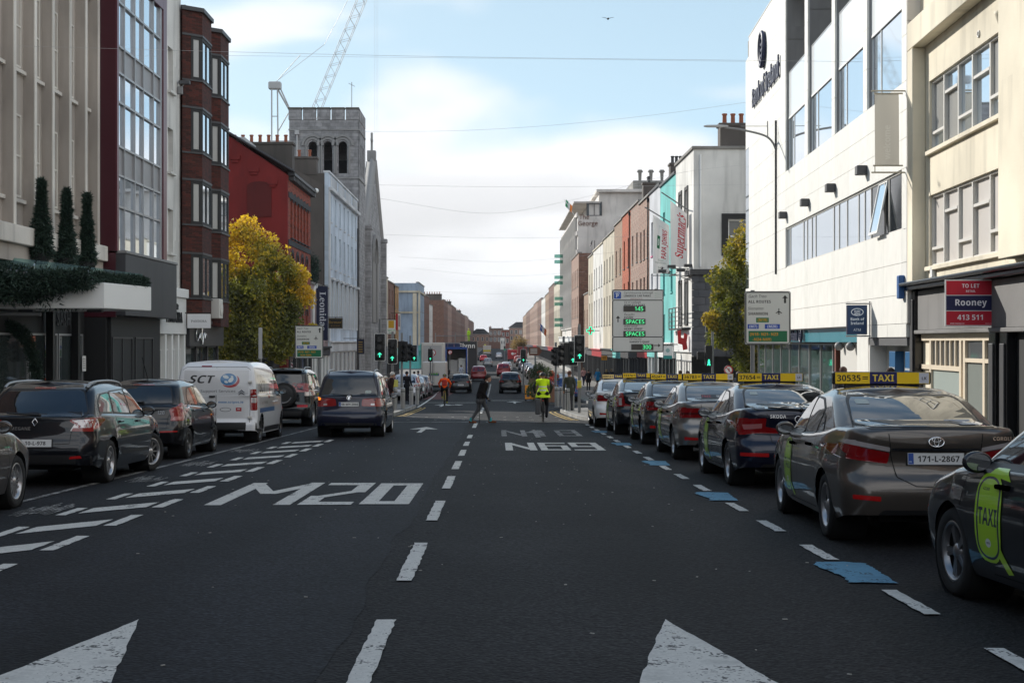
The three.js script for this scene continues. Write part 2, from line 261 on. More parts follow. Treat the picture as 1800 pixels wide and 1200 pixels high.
for (let i = 0, d = 11.1; d < 37; i++, d += 2.16) {
marking('hatch_dash', rect(-4.18, -4.05, d, d + 1.2), paint, 0.014);
marking('hatch_dash', rect(-5.05, -4.93, d - 1.0, d - 0.08), paint, 0.014);
marking('hatch_stripe', [[-4.85, d - 0.78], [-4.26, d + 0.02], [-4.26, d + 0.72], [-4.85, d - 0.1]], paint, 0.014);
}
{ const r = rng(4); for (const d of [16.4, 21.5, 25.5, 30]) for (let k = 0; k < 9; k++) { const x = -5.62 + k * 0.055; marking('worn_scrape', rect(x, x + 0.03, d + r() * 0.5, d + 0.9 + r() * 0.9), paintWorn, 0.02); } }
function arrow(x, d, L, w, mat = paint) { marking('road_arrow', [[x - 0.07, d], [x + 0.07, d], [x + 0.07, d + L * 0.58], [x + w, d + L * 0.58], [x, d + L], [x - w, d + L * 0.58], [x - 0.07, d + L * 0.58]], mat, 0.016); }
arrow(-2.34, 3.9, 5.6, 0.40); arrow(1.09, 3.9, 5.6, 0.43); arrow(-2.2, 40.6, 4.4, 0.42); arrow(1.05, 37.4, 5.2, 0.3, paintWorn); arrow(1.0, 84, 6, 0.5); arrow(-3.0, 76, 6.5, 0.5);
marking('road_arrow', [[-2.9, 78], [-2.3, 80], [-2.1, 79.2], [-1.9, 81], [-2.4, 81.4], [-2.35, 80.7], [-2.95, 78.8]], paint, 0);
const GLYPH = {
M: [[[0, 0], [0, 1]], [[0, 1], [0.5, 0.45]], [[0.5, 0.45], [1, 1]], [[1, 1], [1, 0]]], N: [[[0, 0], [0, 1]], [[0, 1], [1, 0]], [[1, 0], [1, 1]]],
2: [[[0, 1], [1, 1]], [[1, 1], [1, 0.6]], [[1, 0.6], [0, 0.28]], [[0, 0.28], [0, 0]], [[0, 0], [1, 0]]], 0: [[[0, 0.1], [0, 0.9]], [[0, 0.97], [1, 0.97]], [[1, 0.9], [1, 0.1]], [[1, 0.03], [0, 0.03]]],
6: [[[1, 1], [0, 1]], [[0, 1], [0, 0]], [[0, 0], [1, 0]], [[1, 0], [1, 0.55]], [[1, 0.55], [0, 0.55]]], 9: [[[0, 0], [1, 0]], [[1, 0], [1, 1]], [[1, 1], [0, 1]], [[0, 1], [0, 0.45]], [[0, 0.45], [1, 0.45]]],
1: [[[0.5, 0], [0.5, 1]]], 8: [[[0, 0], [0, 1]], [[0, 1], [1, 1]], [[1, 1], [1, 0]], [[1, 0], [0, 0]], [[0, 0.52], [1, 0.52]]],
};
function lettering(text, x0, d0, H, widths, gap, sx, sd, mat) {
let x = x0; [...text].forEach((ch, i) => {
const w = widths[i]; if (ch !== ' ') {
const quads = GLYPH[ch].map(([[ax, ay], [bx_, by]], k) => {
const A = [x + sx / 2 + ax * (w - sx), d0 + sd / 2 + ay * (H - sd)], B = [x + sx / 2 + bx_ * (w - sx), d0 + sd / 2 + by * (H - sd)];
const flat = Math.abs(by - ay) < 0.05, hx = flat ? 0 : sx / 2, hd = flat ? sd / 2 : 0; const e = flat ? sx / 2 : 0, s = B[0] > A[0] ? 1 : -1, f = !flat && ax === bx_ ? sd / 2 : 0, t = B[1] > A[1] ? 1 : -1;
return flat ? [[A[0] - s * e, A[1] - hd], [B[0] + s * e, B[1] - hd], [B[0] + s * e, B[1] + hd], [A[0] - s * e, A[1] + hd]] : [[A[0] - hx, A[1] - t * f], [A[0] + hx, A[1] - t * f], [B[0] + hx, B[1] + t * f], [B[0] - hx, B[1] + t * f]];
});
const gs = quads.map((q, k) => { const g = new THREE.PlaneGeometry(1, 1, 2, 6), p = g.attributes.position, uv = []; for (let v = 0; v < p.count; v++) { const a = p.getX(v) + 0.5, b = p.getY(v) + 0.5; const X = lerp(lerp(q[0][0], q[1][0], a), lerp(q[3][0], q[2][0], a), b), D = lerp(lerp(q[0][1], q[1][1], a), lerp(q[3][1], q[2][1], a), b); p.setXYZ(v, X, gy(D) + 0.009 + 0.0012 * k, -D); uv.push(X, D); } g.setAttribute('uv', new THREE.Float32BufferAttribute(uv, 2)); g.computeVertexNormals(); return g; });
part(road, 'road_letter', gs, mat);
}
x += w + gap;
});
}
lettering('M20', -3.62, 17.9, 3.7, [1.06, 0.66, 0.62], 0.09, 0.21, 0.42, paint);
lettering('N69', 0.17, 31.0, 3.5, [0.68, 0.64, 0.66], 0.08, 0.16, 0.42, paint);
lettering('N18', 0.10, 38.2, 4.2, [0.68, 0.4, 0.62], 0.22, 0.14, 0.42, paintWorn);
marking('stop_line', rect(-4.0, -0.9, 49.6, 49.95), paintWorn, 0.02); marking('stop_line', rect(-0.4, 2.8, 49.6, 49.95), paintWorn, 0.02);
for (const dd of [52.4, 56.0]) for (let x = -3.8; x < 2.8; x += 0.5) marking('crossing_stud', rect(x, x + 0.11, dd, dd + 0.3), paintWorn, 0);
marking('stop_line', rect(-4.6, -0.9, 86, 86.5), paint, 0); marking('stop_line', rect(-0.4, 3.2, 92, 92.6), paint, 0);
for (const o of [0.22, 0.42]) { marking('yellow_line', [...range(53, 74, 1.5).map((d) => [leftKerb(d) + o, d]), ...range(53, 74, 1.5).reverse().map((d) => [leftKerb(d) + o + 0.09, d])], paintYellow, 0, 3); marking('yellow_line', [...range(52, 66, 1.5).map((d) => [rightKerb(d) - o - 0.09, d]), ...range(52, 66, 1.5).reverse().map((d) => [rightKerb(d) - o, d])], paintYellow, 0, 3); }
marking('bay_line', [[-4.15, 74], [-4.03, 74], [-4.9, 124], [-5.02, 124]], paint, 0, 2);
marking('red_surface', rect(-4.95, -3.6, 96, 128), paintRed, 0, 4);
{ const crackMat = mt([0.022, 0.022, 0.024], 0.95), r = rng(17);
for (const [x, d, L, a] of [[-5.0, 12.2, 5.2, 0.05], [-3.2, 13.6, 1.2, 1.3], [-2.1, 16.3, 1.1, 0.9], [2.0, 10.6, 0.9, -0.9], [2.2, 8.4, 0.7, -0.8], [-4.4, 10.4, 3.2, 0.5], [0.6, 14.2, 1.2, 0.5]]) {
const up = [], dn = []; for (let k = 0; k <= 24; k++) { const t = k / 24, w = 0.006 * (0.4 + r()); const px = x + Math.cos(a) * L * t + (r() - 0.5) * 0.03, pd = d + Math.sin(a) * L * t + (r() - 0.5) * 0.05; up.push([px, pd + w]); dn.unshift([px, pd - w]); }
marking('crack', [...up, ...dn], crackMat, 0, 9);
} }
{ const litter = [], r = rng(99); for (let i = 0; i < 160; i++) { const d = 6.5 + r() * 34, x = -4 + r() * 7; const s = 0.006 + 0.012 * r(); litter.push(new THREE.BoxGeometry(s * 1.8, 0.004, s).rotateY(r() * 3).translate(x, gy(d) + 0.012, -d)); }
const l = struct('road_grit', litter, mt([0.35, 0.33, 0.29], 0.9)); l.userData = { kind: 'stuff', label: 'scattered pale grit and leaf scraps on the near road', category: 'grit' }; }
// ------------------------------------------------------------ buildings: helpers
function frame(name, label, category, xa, da, xb, db, group) {
const L = Math.hypot(xb - xa, db - da), base = gy((da + db) / 2), th = Math.atan2((db - da) / L, (xb - xa) / L);
const g = thing(name, label, category, [xa, base, -da], th, group);
g.userData = { ...g.userData }; g.L = L; g.base = base; return g;
}
const winCache = {};
function windowGeo(w, h, nx, ny, bar, depth = 0.06) {
const key = [w.toFixed(2), h.toFixed(2), nx, ny, bar, depth].join(); if (winCache[key]) return winCache[key];
const l = [bx(-w / 2, w / 2, 0, bar, -depth, 0), bx(-w / 2, w / 2, h - bar, h, -depth, 0), bx(-w / 2, -w / 2 + bar, bar, h - bar, -depth, 0), bx(w / 2 - bar, w / 2, bar, h - bar, -depth, 0)];
for (let i = 1; i < nx; i++) { const x = -w / 2 + w * i / nx; l.push(bx(x - bar * 0.4, x + bar * 0.4, bar, h - bar, -depth + 0.008, -0.006)); }
for (let j = 1; j < ny; j++) { const y = h * j / ny; l.push(bx(-w / 2 + bar, w / 2 - bar, y - bar * 0.45, y + bar * 0.45, -depth + 0.004, -0.003)); }
const pane = plane(w - bar, h - bar).translate(0, h / 2, -depth * 0.7);
return winCache[key] = { frame: join(l), pane };
}
const sillCache = {};
const glassPick = [M.glass, M.glass, M.glassMid, M.glass, M.glassPale, M.glass];
let winSeed = 1;
function addWindow(b, u, v, w, h, o = {}) {                         // v in metres above the datum
const { frame: f, pane } = windowGeo(w, h, o.nx ?? 1, o.ny ?? 2, o.bar ?? 0.07), inset = o.inset ?? 0.14;
const win = part(b, 'window', f, o.fm ?? M.whitePaint); win.position.set(u, v - b.base, -inset);
if (o.z) win.position.z += o.z;
const r = hash3(winSeed++, 7, 3); part(win, 'pane', pane, o.glass ?? glassPick[Math.floor(r * glassPick.length)]);
if (o.sill !== false) { const k = w.toFixed(2); const s = part(win, 'sill', sillCache[k] ??= bx(-w / 2 - 0.08, w / 2 + 0.08, -0.09, -0.005, -0.02, inset + 0.07), o.sillMat ?? M.concrete); if (o.inset !== undefined && o.inset !== 0.14) s.scale.z = (inset + 0.07) / 0.21; }
return win;
}
function wallWith(b, x0, x1, y0, y1, holes, mat, name = 'wall', th = 0.3) {
const s = new THREE.Shape([[x0, y0], [x1, y0], [x1, y1], [x0, y1]].map((p) => new THREE.Vector2(p[0], p[1] - b.base)));
for (const q of holes) {
const p = new THREE.Path(), l = q.u - q.w / 2, r = q.u + q.w / 2, v = q.v - b.base;
p.moveTo(l, v); if (q.arch) { p.lineTo(l, v + q.h - q.w / 2); for (let k = 1; k <= 8; k++) { const a = Math.PI * (1 - k / 8); p.lineTo(q.u + Math.cos(a) * q.w / 2, v + q.h - q.w / 2 + Math.sin(a) * q.w / 2); } } else { p.lineTo(l, v + q.h); p.lineTo(r, v + q.h); } p.lineTo(r, v); p.closePath(); s.holes.push(p);
}
return part(b, name, new THREE.ExtrudeGeometry(s, { depth: th, bevelEnabled: false, curveSegments: 6 }).translate(0, 0, -th), mat);
}
function body(b, x0, x1, y1, depth, mat, y0 = b.base - 1, th = 0.302, name = 'side_wall') { return part(b, name, bx(x0, x1, y0 - b.base, y1 - b.base, -depth, -th), mat); }
function coping(b, x0, x1, y, mat, h = 0.16, out = 0.1, name = 'coping') { return part(b, name, rbx(x0 - 0.02, x1 + 0.02, y - b.base, y + h - b.base, -0.4, out, 0.02, 1), mat); }
function shopfront(b, u0, u1, yTop, o = {}) {                        // fascia, pilasters, stall riser, glazing and door
const B = b.base, g0 = o.g0 ?? B + 0.13, fh = o.fh ?? 0.65, fz = o.fz ?? 0.18, fm = o.fascia ?? M.black, pm = o.pil ?? M.charcoal, y0 = g0 - B - 0.4;
part(b, 'fascia', rbx(u0 + 0.01, u1 - 0.01, yTop - fh - B, yTop - B, 0.003, fz, 0.012, 1), fm);
part(b, 'cornice', rbx(u0 + 0.005, u1 - 0.005, yTop - B + 0.002, yTop - B + 0.14, 0.003, fz + 0.14, 0.02, 1), o.corn ?? fm);
const n = Math.max(1, Math.round((u1 - u0) / (o.bay ?? 2.2))), pw = 0.22;
for (let i = 0; i <= n; i++) { const u = lerp(u0 + pw / 2 + 0.02, u1 - pw / 2 - 0.02, i / n); part(b, 'pilaster', rbx(u - pw / 2, u + pw / 2, y0, yTop - fh - B - 0.002, 0.003, 0.12, 0.012, 1), pm); }
for (let i = 0; i < n; i++) {
const a = lerp(u0 + pw + 0.02, u1 - 0.02, i / n), c = lerp(u0 + 0.02, u1 - pw - 0.02, (i + 1) / n), door = o.door === i;
if (!door) part(b, 'stall_riser', bx(a + 0.003, c - 0.003, y0, g0 - B + 0.5, 0.003, 0.06), o.riser ?? pm);
const w = c - a - 0.01, h = yTop - fh - B - (g0 - B + (door ? 0.02 : 0.502)) - 0.01, f = part(b, door ? 'door' : 'shop_window', windowGeo(w, h, door ? 2 : (o.nx ?? 1), o.ny ?? 1, 0.07).frame, o.frameM ?? pm);
f.position.set((a + c) / 2, g0 - B + (door ? 0.02 : 0.502), 0.05); part(f, 'pane', windowGeo(w, h, door ? 2 : (o.nx ?? 1), o.ny ?? 1, 0.07).pane, o.glass ?? M.shopGlass);
}
}
function chimney(b, x, y, z, w, d, h, mat, pots, pm = M.pot) {
const c = part(b, 'chimney', [bx(x - w / 2, x + w / 2, y - b.base, y + h - b.base, z - d / 2, z + d / 2), rbx(x - w / 2 - 0.08, x + w / 2 + 0.08, y + h - b.base + 0.002, y + h + 0.18 - b.base, z - d / 2 - 0.08, z + d / 2 + 0.08, 0.03, 1)], mat);
const along = d > w; for (let i = 0; i < pots; i++) { const t = (i + 0.5) / pots - 0.5; part(c, 'chimney_pot', lathe([[0.1, 0], [0.15, 0.02], [0.12, 0.1], [0.11, 0.45], [0.15, 0.5], [0.14, 0.56], [0.08, 0.56]], 10).translate(x + (along ? 0 : t * w * 0.9), y + h + 0.18 - b.base, z + (along ? t * d * 0.9 : 0)), pm); }
}
function terrace(o) {
const left = o.side === 'L', X = o.x ?? (left ? -13 : 10.5);
const b = left ? frame(o.name ?? 'terraced_house', o.label, o.cat ?? 'building', X, o.d0, X, o.d1, o.group) : frame(o.name ?? 'terraced_house', o.label, o.cat ?? 'building', X, o.d1, X, o.d0, o.group);
const L = b.L, holes = [], wins = [];
for (const f of o.floors ?? []) { const n = f.n ?? o.n; for (let i = 0; i < n; i++) { const t = (i + 0.5) / n, u = L * (f.spread ? 0.5 + (t - 0.5) * f.spread : t); holes.push({ u, v: f.v, w: f.w, h: f.h, arch: f.arch }); wins.push([u, f]); } }
wallWith(b, 0, L, b.base - 1, o.top, holes, o.wall);
for (const [u, f] of wins) addWindow(b, u, f.v, f.w, f.arch ? f.h - 0.001 : f.h, { ny: f.ny ?? 2, nx: f.nx ?? 1, fm: f.fm ?? o.fm, bar: f.bar ?? 0.08, sillMat: f.sill ?? o.sill, glass: f.glass, inset: f.inset ?? o.inset });
body(b, 0.002, L - 0.002, o.top - 0.05, o.depth ?? 11, o.sideMat ?? o.wall);
if (o.coping !== null) coping(b, 0, L, o.top, o.coping ?? M.concrete, o.copH ?? 0.16, o.copOut ?? 0.1);
if (o.cornice) part(b, 'cornice', rbx(0, L, o.cornice - b.base, o.cornice + 0.28 - b.base, 0.003, 0.3, 0.04, 1), o.cornMat ?? M.concrete);
if (o.shop) shopfront(b, 0.05, L - 0.05, o.shop.y ?? b.base + 3.9, o.shop);
if (o.pipe !== undefined) part(b, 'downpipe', [rod([o.pipe, o.top - 0.4 - b.base, 0.08], [o.pipe, 3.5, 0.08], 0.05), bx(o.pipe - 0.13, o.pipe + 0.13, o.top - 0.42 - b.base, o.top - 0.14 - b.base, 0.003, 0.16)], M.black);
for (const c of o.chim ?? []) chimney(b, c[0] * L, o.top - 0.3, c[3] ?? -3, c[1], left ? c[2] : c[2] * 0.55, c[4] ?? 1.7, o.chimMat ?? M.greyRender, c[5] ?? 4, left ? M.pot : M.charcoal);
return b;
}
const signGeo = (w, h, t = 0.03) => rbx(-w / 2, w / 2, -h / 2, h / 2, -t, 0, 0.008, 1);
function printed(parent, name, w, h, tex, pos, turn = 0, rough = 0.5, o = {}) { const m = part(parent, name, plane(w, h), mt([1, 1, 1], rough, { map: tex, ...o })); m.position.set(...pos); m.rotation.y = turn; return m; }
const fontBold = await new FontLoader().loadAsync('fonts/droid/droid_sans_bold.typeface.json');
const fontReg = await new FontLoader().loadAsync('fonts/droid/droid_sans_regular.typeface.json');
const fontSerif = await new FontLoader().loadAsync('fonts/droid/droid_serif_regular.typeface.json');
function letters(text, size, depth, font = fontBold) { const g = new TextGeometry(text, { font, size, depth, curveSegments: 3, bevelEnabled: false }); g.computeBoundingBox(); const c = g.boundingBox; g.translate(-(c.min.x + c.max.x) / 2, 0, 0); return g; }

// ------------------------------------------------------------ left side of the street
{
const X = -13, b = frame('department_store', 'beige concrete shop building with tall vertical fins above a glass canopy', 'building', X, 26, X, 47.55);
const B = b.base, u = (d) => d - 26, yb = 4.75, yt = 20;
part(b, 'recessed_wall', bx(0, 21.55, yb - B, yt - B, -9, -0.42), M.beige);
part(b, 'ledge', rbx(0, 21.5, yb - 0.55 - B, yb - 0.05 - B, -0.5, 0.28, 0.03, 1), M.finEdge);
part(b, 'ledge_shadow_gap', bx(0, 21.5, yb - 1.0 - B, yb - 0.56 - B, -0.5, 0.12), M.beige);
const ds = [34.2, 36.0, 37.6, 39.2, 40.95, 42.6, 44.3, 46.0, 47.45];
ds.forEach((d, i) => {
const f = part(b, 'fin', bx(u(d) - 0.085, u(d) + 0.085, yb - B, yt - B, -0.419, -0.03), M.beige); part(f, 'fin_edge', bx(u(d) - 0.1, u(d) + 0.1, yb - B, yt - B, -0.03, 0.0), M.finEdge);
if (i < ds.length - 1) {
const a = u(d) + 0.085, c = u(ds[i + 1]) - 0.085, w = c - a - 0.5;
part(b, 'bay_panel', bx(a, c, yb - B, yt - B, -0.418, -0.33), M.beige);
for (const y of [5.6, 9.2, 12.85, 16.5]) { const g = windowGeo(w, 2.3, 1, 2, 0.06), f2 = part(b, 'window', g.frame, M.finEdge); f2.position.set((a + c) / 2, y - B, -0.30); part(f2, 'pane', g.pane, M.glassPale); part(f2, 'sill', bx(-w / 2 - 0.2, w / 2 + 0.2, -0.16, -0.06, -0.03, 0.08), M.finEdge); }
}
});
part(b, 'shop_wall', bx(0, 21.5, -1.2, yb - 1.0 - B, -9, -0.5), M.black);
for (let i = 0; i < 7; i++) { const a = 2 + i * 2.75; const g = windowGeo(2.6, 3.0, 1, 1, 0.06), f = part(b, 'shop_window', g.frame, M.alu); f.position.set(a + 1.3, -0.3, -0.42); part(f, 'pane', g.pane, M.shopGlass); }
for (const [d, w] of [[43.3, 0.22], [45.9, 0.22]]) part(b, 'patterned_pillar', rbx(u(d) - w / 2, u(d) + w / 2, -0.5, 3.4, -0.42, -0.2, 0.01, 1), mt([0.35, 0.35, 0.34], 0.5, { map: T.patt ??= canvasTex(64, 512, (g, w2, h2) => { const r = rng(3); g.fillStyle = '#111'; g.fillRect(0, 0, w2, h2); g.strokeStyle = '#ddd'; g.lineWidth = 4; for (let i = 0; i < 70; i++) { const x = r() * w2, y = r() * h2; g.beginPath(); g.moveTo(x, y); g.lineTo(x + 18 * (r() - 0.5), y + 26 * (r() - 0.5)); g.stroke(); } }) }));
for (const [px, s] of [[-11.9, 1]]) { const t = part(b, 'shop_lettering', letters('SASH', 0.42, 0.03), M.black); t.position.set(u(44.7), 2.95, -0.36); }
printed(b, 'notice', 0.42, 0.5, canvasTex(64, 64, (g) => { g.fillStyle = '#e6e4e0'; g.fillRect(0, 0, 64, 64); g.fillStyle = '#777'; for (let i = 0; i < 5; i++) g.fillRect(10, 12 + i * 9, 44, 3); }), [u(47.1), 1.75, -0.39]);
}
const rGar = rng(41);
function sprigs(path, rad, n, len = 0.12, seed = 3) {                 // needle sprigs round a path, cut leaf cards in every direction
const c = new THREE.CatmullRomCurve3(path.map((p) => V(...p))), r = rng(seed), pos = [], nor = [], uv = [], col = [];
for (let i = 0; i < n; i++) {
const p = c.getPoint(r()), th = r() * 6.283, ph = Math.acos(2 * r() - 1), rr = rad * Math.cbrt(r()) * (0.75 + 0.5 * vnoise(p.x * 3, p.y * 3, p.z * 3));
const d = V(Math.sin(ph) * Math.cos(th), Math.cos(ph), Math.sin(ph) * Math.sin(th)), q = p.clone().addScaledVector(d, rr);
const a = V(r() - 0.5, r() - 0.5, r() - 0.5).normalize(), dir = d.clone().multiplyScalar(0.7).add(a).normalize(), side = dir.clone().cross(V(r() - 0.5, r() - 0.5, r() - 0.5)).normalize().multiplyScalar(len * 0.16), L = len * (0.6 + 0.8 * r());
const A = q.clone().sub(side), Bp = q.clone().add(side), C = q.clone().addScaledVector(dir, L); const nn = Bp.clone().sub(A).cross(C.clone().sub(A)).normalize();
const k = 0.6 + 0.8 * r();
for (const v of [A, Bp, C]) { pos.push(v.x, v.y, v.z); nor.push(nn.x, nn.y, nn.z); uv.push(0, 0); col.push(k, k * (0.95 + 0.1 * r()), k); }
}
const g = new THREE.BufferGeometry(); for (const [k, a, s] of [['position', pos, 3], ['normal', nor, 3], ['uv', uv, 2], ['color', col, 3]]) g.setAttribute(k, new THREE.Float32BufferAttribute(a, s)); return g;
}
const needleMat = mt([0.018, 0.040, 0.026], 0.75, { vertexColors: true });
{
const g0 = gy(40), b = thing('shop_canopy', 'white box canopy with a curved glass roof hung with green garland over the shop entrance', 'canopy', [-13, g0, -40]);
const plan = [[0.05, -3.4], [2.95, -2.1], [2.45, 1.05], [-1.2, 1.35], [-6, 2.2], [-6, -3.4]];
const lo = 4.9, yb = 1.6 + 0.90 - g0, yt = yb + 0.66;
const box = poly(plan.map(([x, z]) => [x, z]), yt - yb, 0.015).rotateX(Math.PI / 2).translate(0, yt, 0);
const m = part(b, 'fascia_box', boxUV(box), M.whitePaint);
const N = 9, arc = []; for (let i = 0; i <= N; i++) { const t = i / N; arc.push([lerp(-7, 2.75, t), yb + 0.62 + 0.62 * (1 - t * t) , lerp(5.2, -1.6, Math.pow(t, 2.2))]); }
for (let i = 0; i < N; i++) { const [x0, y0, z0] = arc[i], [x1, y1, z1] = arc[i + 1]; const g = new THREE.BufferGeometry(), up = 0.42; g.setAttribute('position', new THREE.Float32BufferAttribute([x0, y0 + 0.12, z0, x1 - 0.03, y1 + 0.12, z1, x1 - 0.03, y1 + up, z1 - 0.5, x0, y0 + 0.12, z0, x1 - 0.03, y1 + up, z1 - 0.5, x0, y0 + up, z0 - 0.5], 3)); g.computeVertexNormals(); part(b, 'glass_panel', g, M.clearGreen); }
part(b, 'edge_tube', tube(arc.map(([x, y, z]) => [x, y + 0.02, z + 0.03]), 0.075, 8, 40), M.alu);
for (let i = 1; i < N; i++) { const [x, y, z] = arc[i]; part(b, 'glass_clamp', [rod([x, y + 0.05, z], [x, y + 0.3, z - 0.25], 0.022), rod([x - 0.05, y + 0.2, z - 0.12], [x + 0.05, y + 0.2, z - 0.12], 0.035)], M.chrome); }
const gl = single('garland', 'thick dark green fir garland along the curved canopy edge', 'garland', sprigs(arc.slice(0, 9).map(([x, y, z]) => [x - 13, y + g0 - 0.30, z - 40 + 0.15]), 0.50, 26000, 0.15, 5), needleMat);
single('garland', 'green fir garland lying along the white canopy side by the grey slab', 'garland', sprigs([[-10.75, yt + g0 + 0.16, -38.9], [-10.5, yt + g0 + 0.14, -40.3], [-10.3, yt + g0 + 0.14, -41.4], [-10.2, yt + g0 + 0.14, -42.1]], 0.15, 6000, 0.11, 6), needleMat);
single('garland', 'lower swag of fir garland hanging under the canopy glass', 'garland', sprigs([[-15.4, yb + g0 + 0.30, -37.6], [-13.4, yb + g0 + 0.42, -38.0], [-12.2, yb + g0 + 0.62, -38.3], [-10.9, yb + g0 + 0.75, -38.6]], 0.30, 12000, 0.13, 7), needleMat);
single('garland', 'dark fir garland hanging inside the shop entrance', 'garland', sprigs([[-15.6, yb + g0 - 0.42, -38.9], [-14, yb + g0 - 0.36, -39.6], [-13.2, yb + g0 - 0.7, -40.4], [-12.9, yb + g0 - 2.2, -41]], 0.2, 6000, 0.11, 8), needleMat);
part(b, 'soffit_tube', rod([-6, yb - 0.12, 1.2], [0.6, yb - 0.16, 0.5], 0.05), M.alu);
for (const x of [-0.3, 1.6]) part(b, 'downlight', rbx(x, x + 0.4, yb - 0.09, yb - 0.02, -0.6, -0.35, 0.01, 1), M.charcoal);
}
{
const spots = [[40.2, -12.62, 1.92, 'tallest slim potted fir on the canopy ledge, leftmost of the three'], [42.3, -12.55, 1.88, 'slim potted fir on the canopy ledge between its two neighbours'], [44.6, -12.6, 1.95, 'shortest slim potted fir on the ledge beside the maroon wall']];
for (const [d, x, h, label] of spots) {
const y = 4.35 - 0.62, t = thing('potted_fir', label, 'tree', [x, y, -d], 0, 'slim firs on the canopy');
part(t, 'planter', lathe([[0.14, 0], [0.24, 0.12], [0.26, 0.3], [0.23, 0.3], [0.2, 0.2]], 14), M.black);
part(t, 'trunk', rod([0, 0.2, 0], [0, h, 0], 0.03, 0.012), M.bark);
const cones = []; for (let k = 0; k < 14; k++) { const f = k / 13; cones.push(sprigs([[0, 0.25 + h * f, 0], [0.02, 0.25 + h * (f + 0.07), 0.01]], 0.28 * (1 - f * 0.72) * (0.7 + 0.6 * hash3(k, Math.round(d), 4)), Math.round(900 * (1 - f * 0.5)), 0.13, 50 + k + Math.round(d))); }
part(t, 'crown', cones, needleMat);
}
}
{
const X = -12.5, b = frame('office_block', 'maroon framed office block with a grid of sky reflecting windows', 'building', X, 47.6, X, 54.75), B = b.base;
const u = (d) => d - 47.6, yt = 14.5, y0 = 4.5, yTopW = 13.95;
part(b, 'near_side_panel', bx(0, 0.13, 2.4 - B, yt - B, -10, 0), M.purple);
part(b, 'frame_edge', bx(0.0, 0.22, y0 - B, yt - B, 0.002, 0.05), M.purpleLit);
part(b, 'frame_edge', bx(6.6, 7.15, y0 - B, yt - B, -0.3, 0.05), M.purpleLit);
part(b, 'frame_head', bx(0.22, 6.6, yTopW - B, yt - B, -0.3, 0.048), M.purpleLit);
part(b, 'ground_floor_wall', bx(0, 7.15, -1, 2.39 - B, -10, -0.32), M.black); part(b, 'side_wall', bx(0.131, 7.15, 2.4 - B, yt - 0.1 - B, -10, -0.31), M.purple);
const cols = [0.22, 1.1, 2.5, 3.7, 5.2, 6.28, 6.6], rows = [[4.55, 6.05, 0], [6.05, 7.09, 0], [7.09, 8.04, 1], [8.04, 9.5, 0], [9.5, 10.47, 0], [10.47, 11.35, 1], [11.35, 12.8, 0], [12.8, 13.95, 0]];
const spandrel = mt([0.27, 0.265, 0.27], 0.45), r = rng(8);
rows.forEach(([a, c, sp]) => { for (let i = 0; i < 5; i++) { const x0 = cols[i] + 0.035, x1 = cols[i + 1] - 0.035; const p = part(b, sp ? 'spandrel_panel' : 'pane', plane(x1 - x0, c - a - 0.07).rotateX((r() - 0.5) * 0.012).rotateY((r() - 0.5) * 0.012), sp ? spandrel : M.glassMirror); p.position.set((x0 + x1) / 2, (a + c) / 2 - B, -0.06); } });
for (const x of cols.slice(0, 6)) part(b, 'mullion', bx(x - 0.035, x + 0.035, y0 - B, yTopW - B, -0.12, 0.02), M.alu);
for (const [a] of rows) part(b, 'transom', bx(0.22, 6.3, a - 0.035 - B, a + 0.035 - B, -0.12, 0.012), M.alu);
part(b, 'jamb_panel', bx(6.32, 6.6, y0 - B, yTopW - B, -0.2, 0.0), M.alu);
part(b, 'stone_band', rbx(0.02, 7.6, 2.45 - B, y0 - 0.02 - B, -0.3, 0.32, 0.02, 1), mt([0.045, 0.047, 0.055], 0.55, { map: T.mottle }));
part(b, 'band_cap', rbx(0.0, 7.62, y0 - 0.018 - B, y0 + 0.08 - B, -0.3, 0.36, 0.02, 1), M.midGrey);
part(b, 'shop_wall', bx(0.2, 7.1, -1, 2.44 - B, -0.3, -0.2), M.black);
const g = windowGeo(2.6, 2.9, 2, 1, 0.06); for (const x of [1.6, 4.6]) { const f = part(b, 'shop_window', g.frame, M.charcoal); f.position.set(x, 0.05, -0.16); part(f, 'pane', g.pane, M.shopGlass); }
}
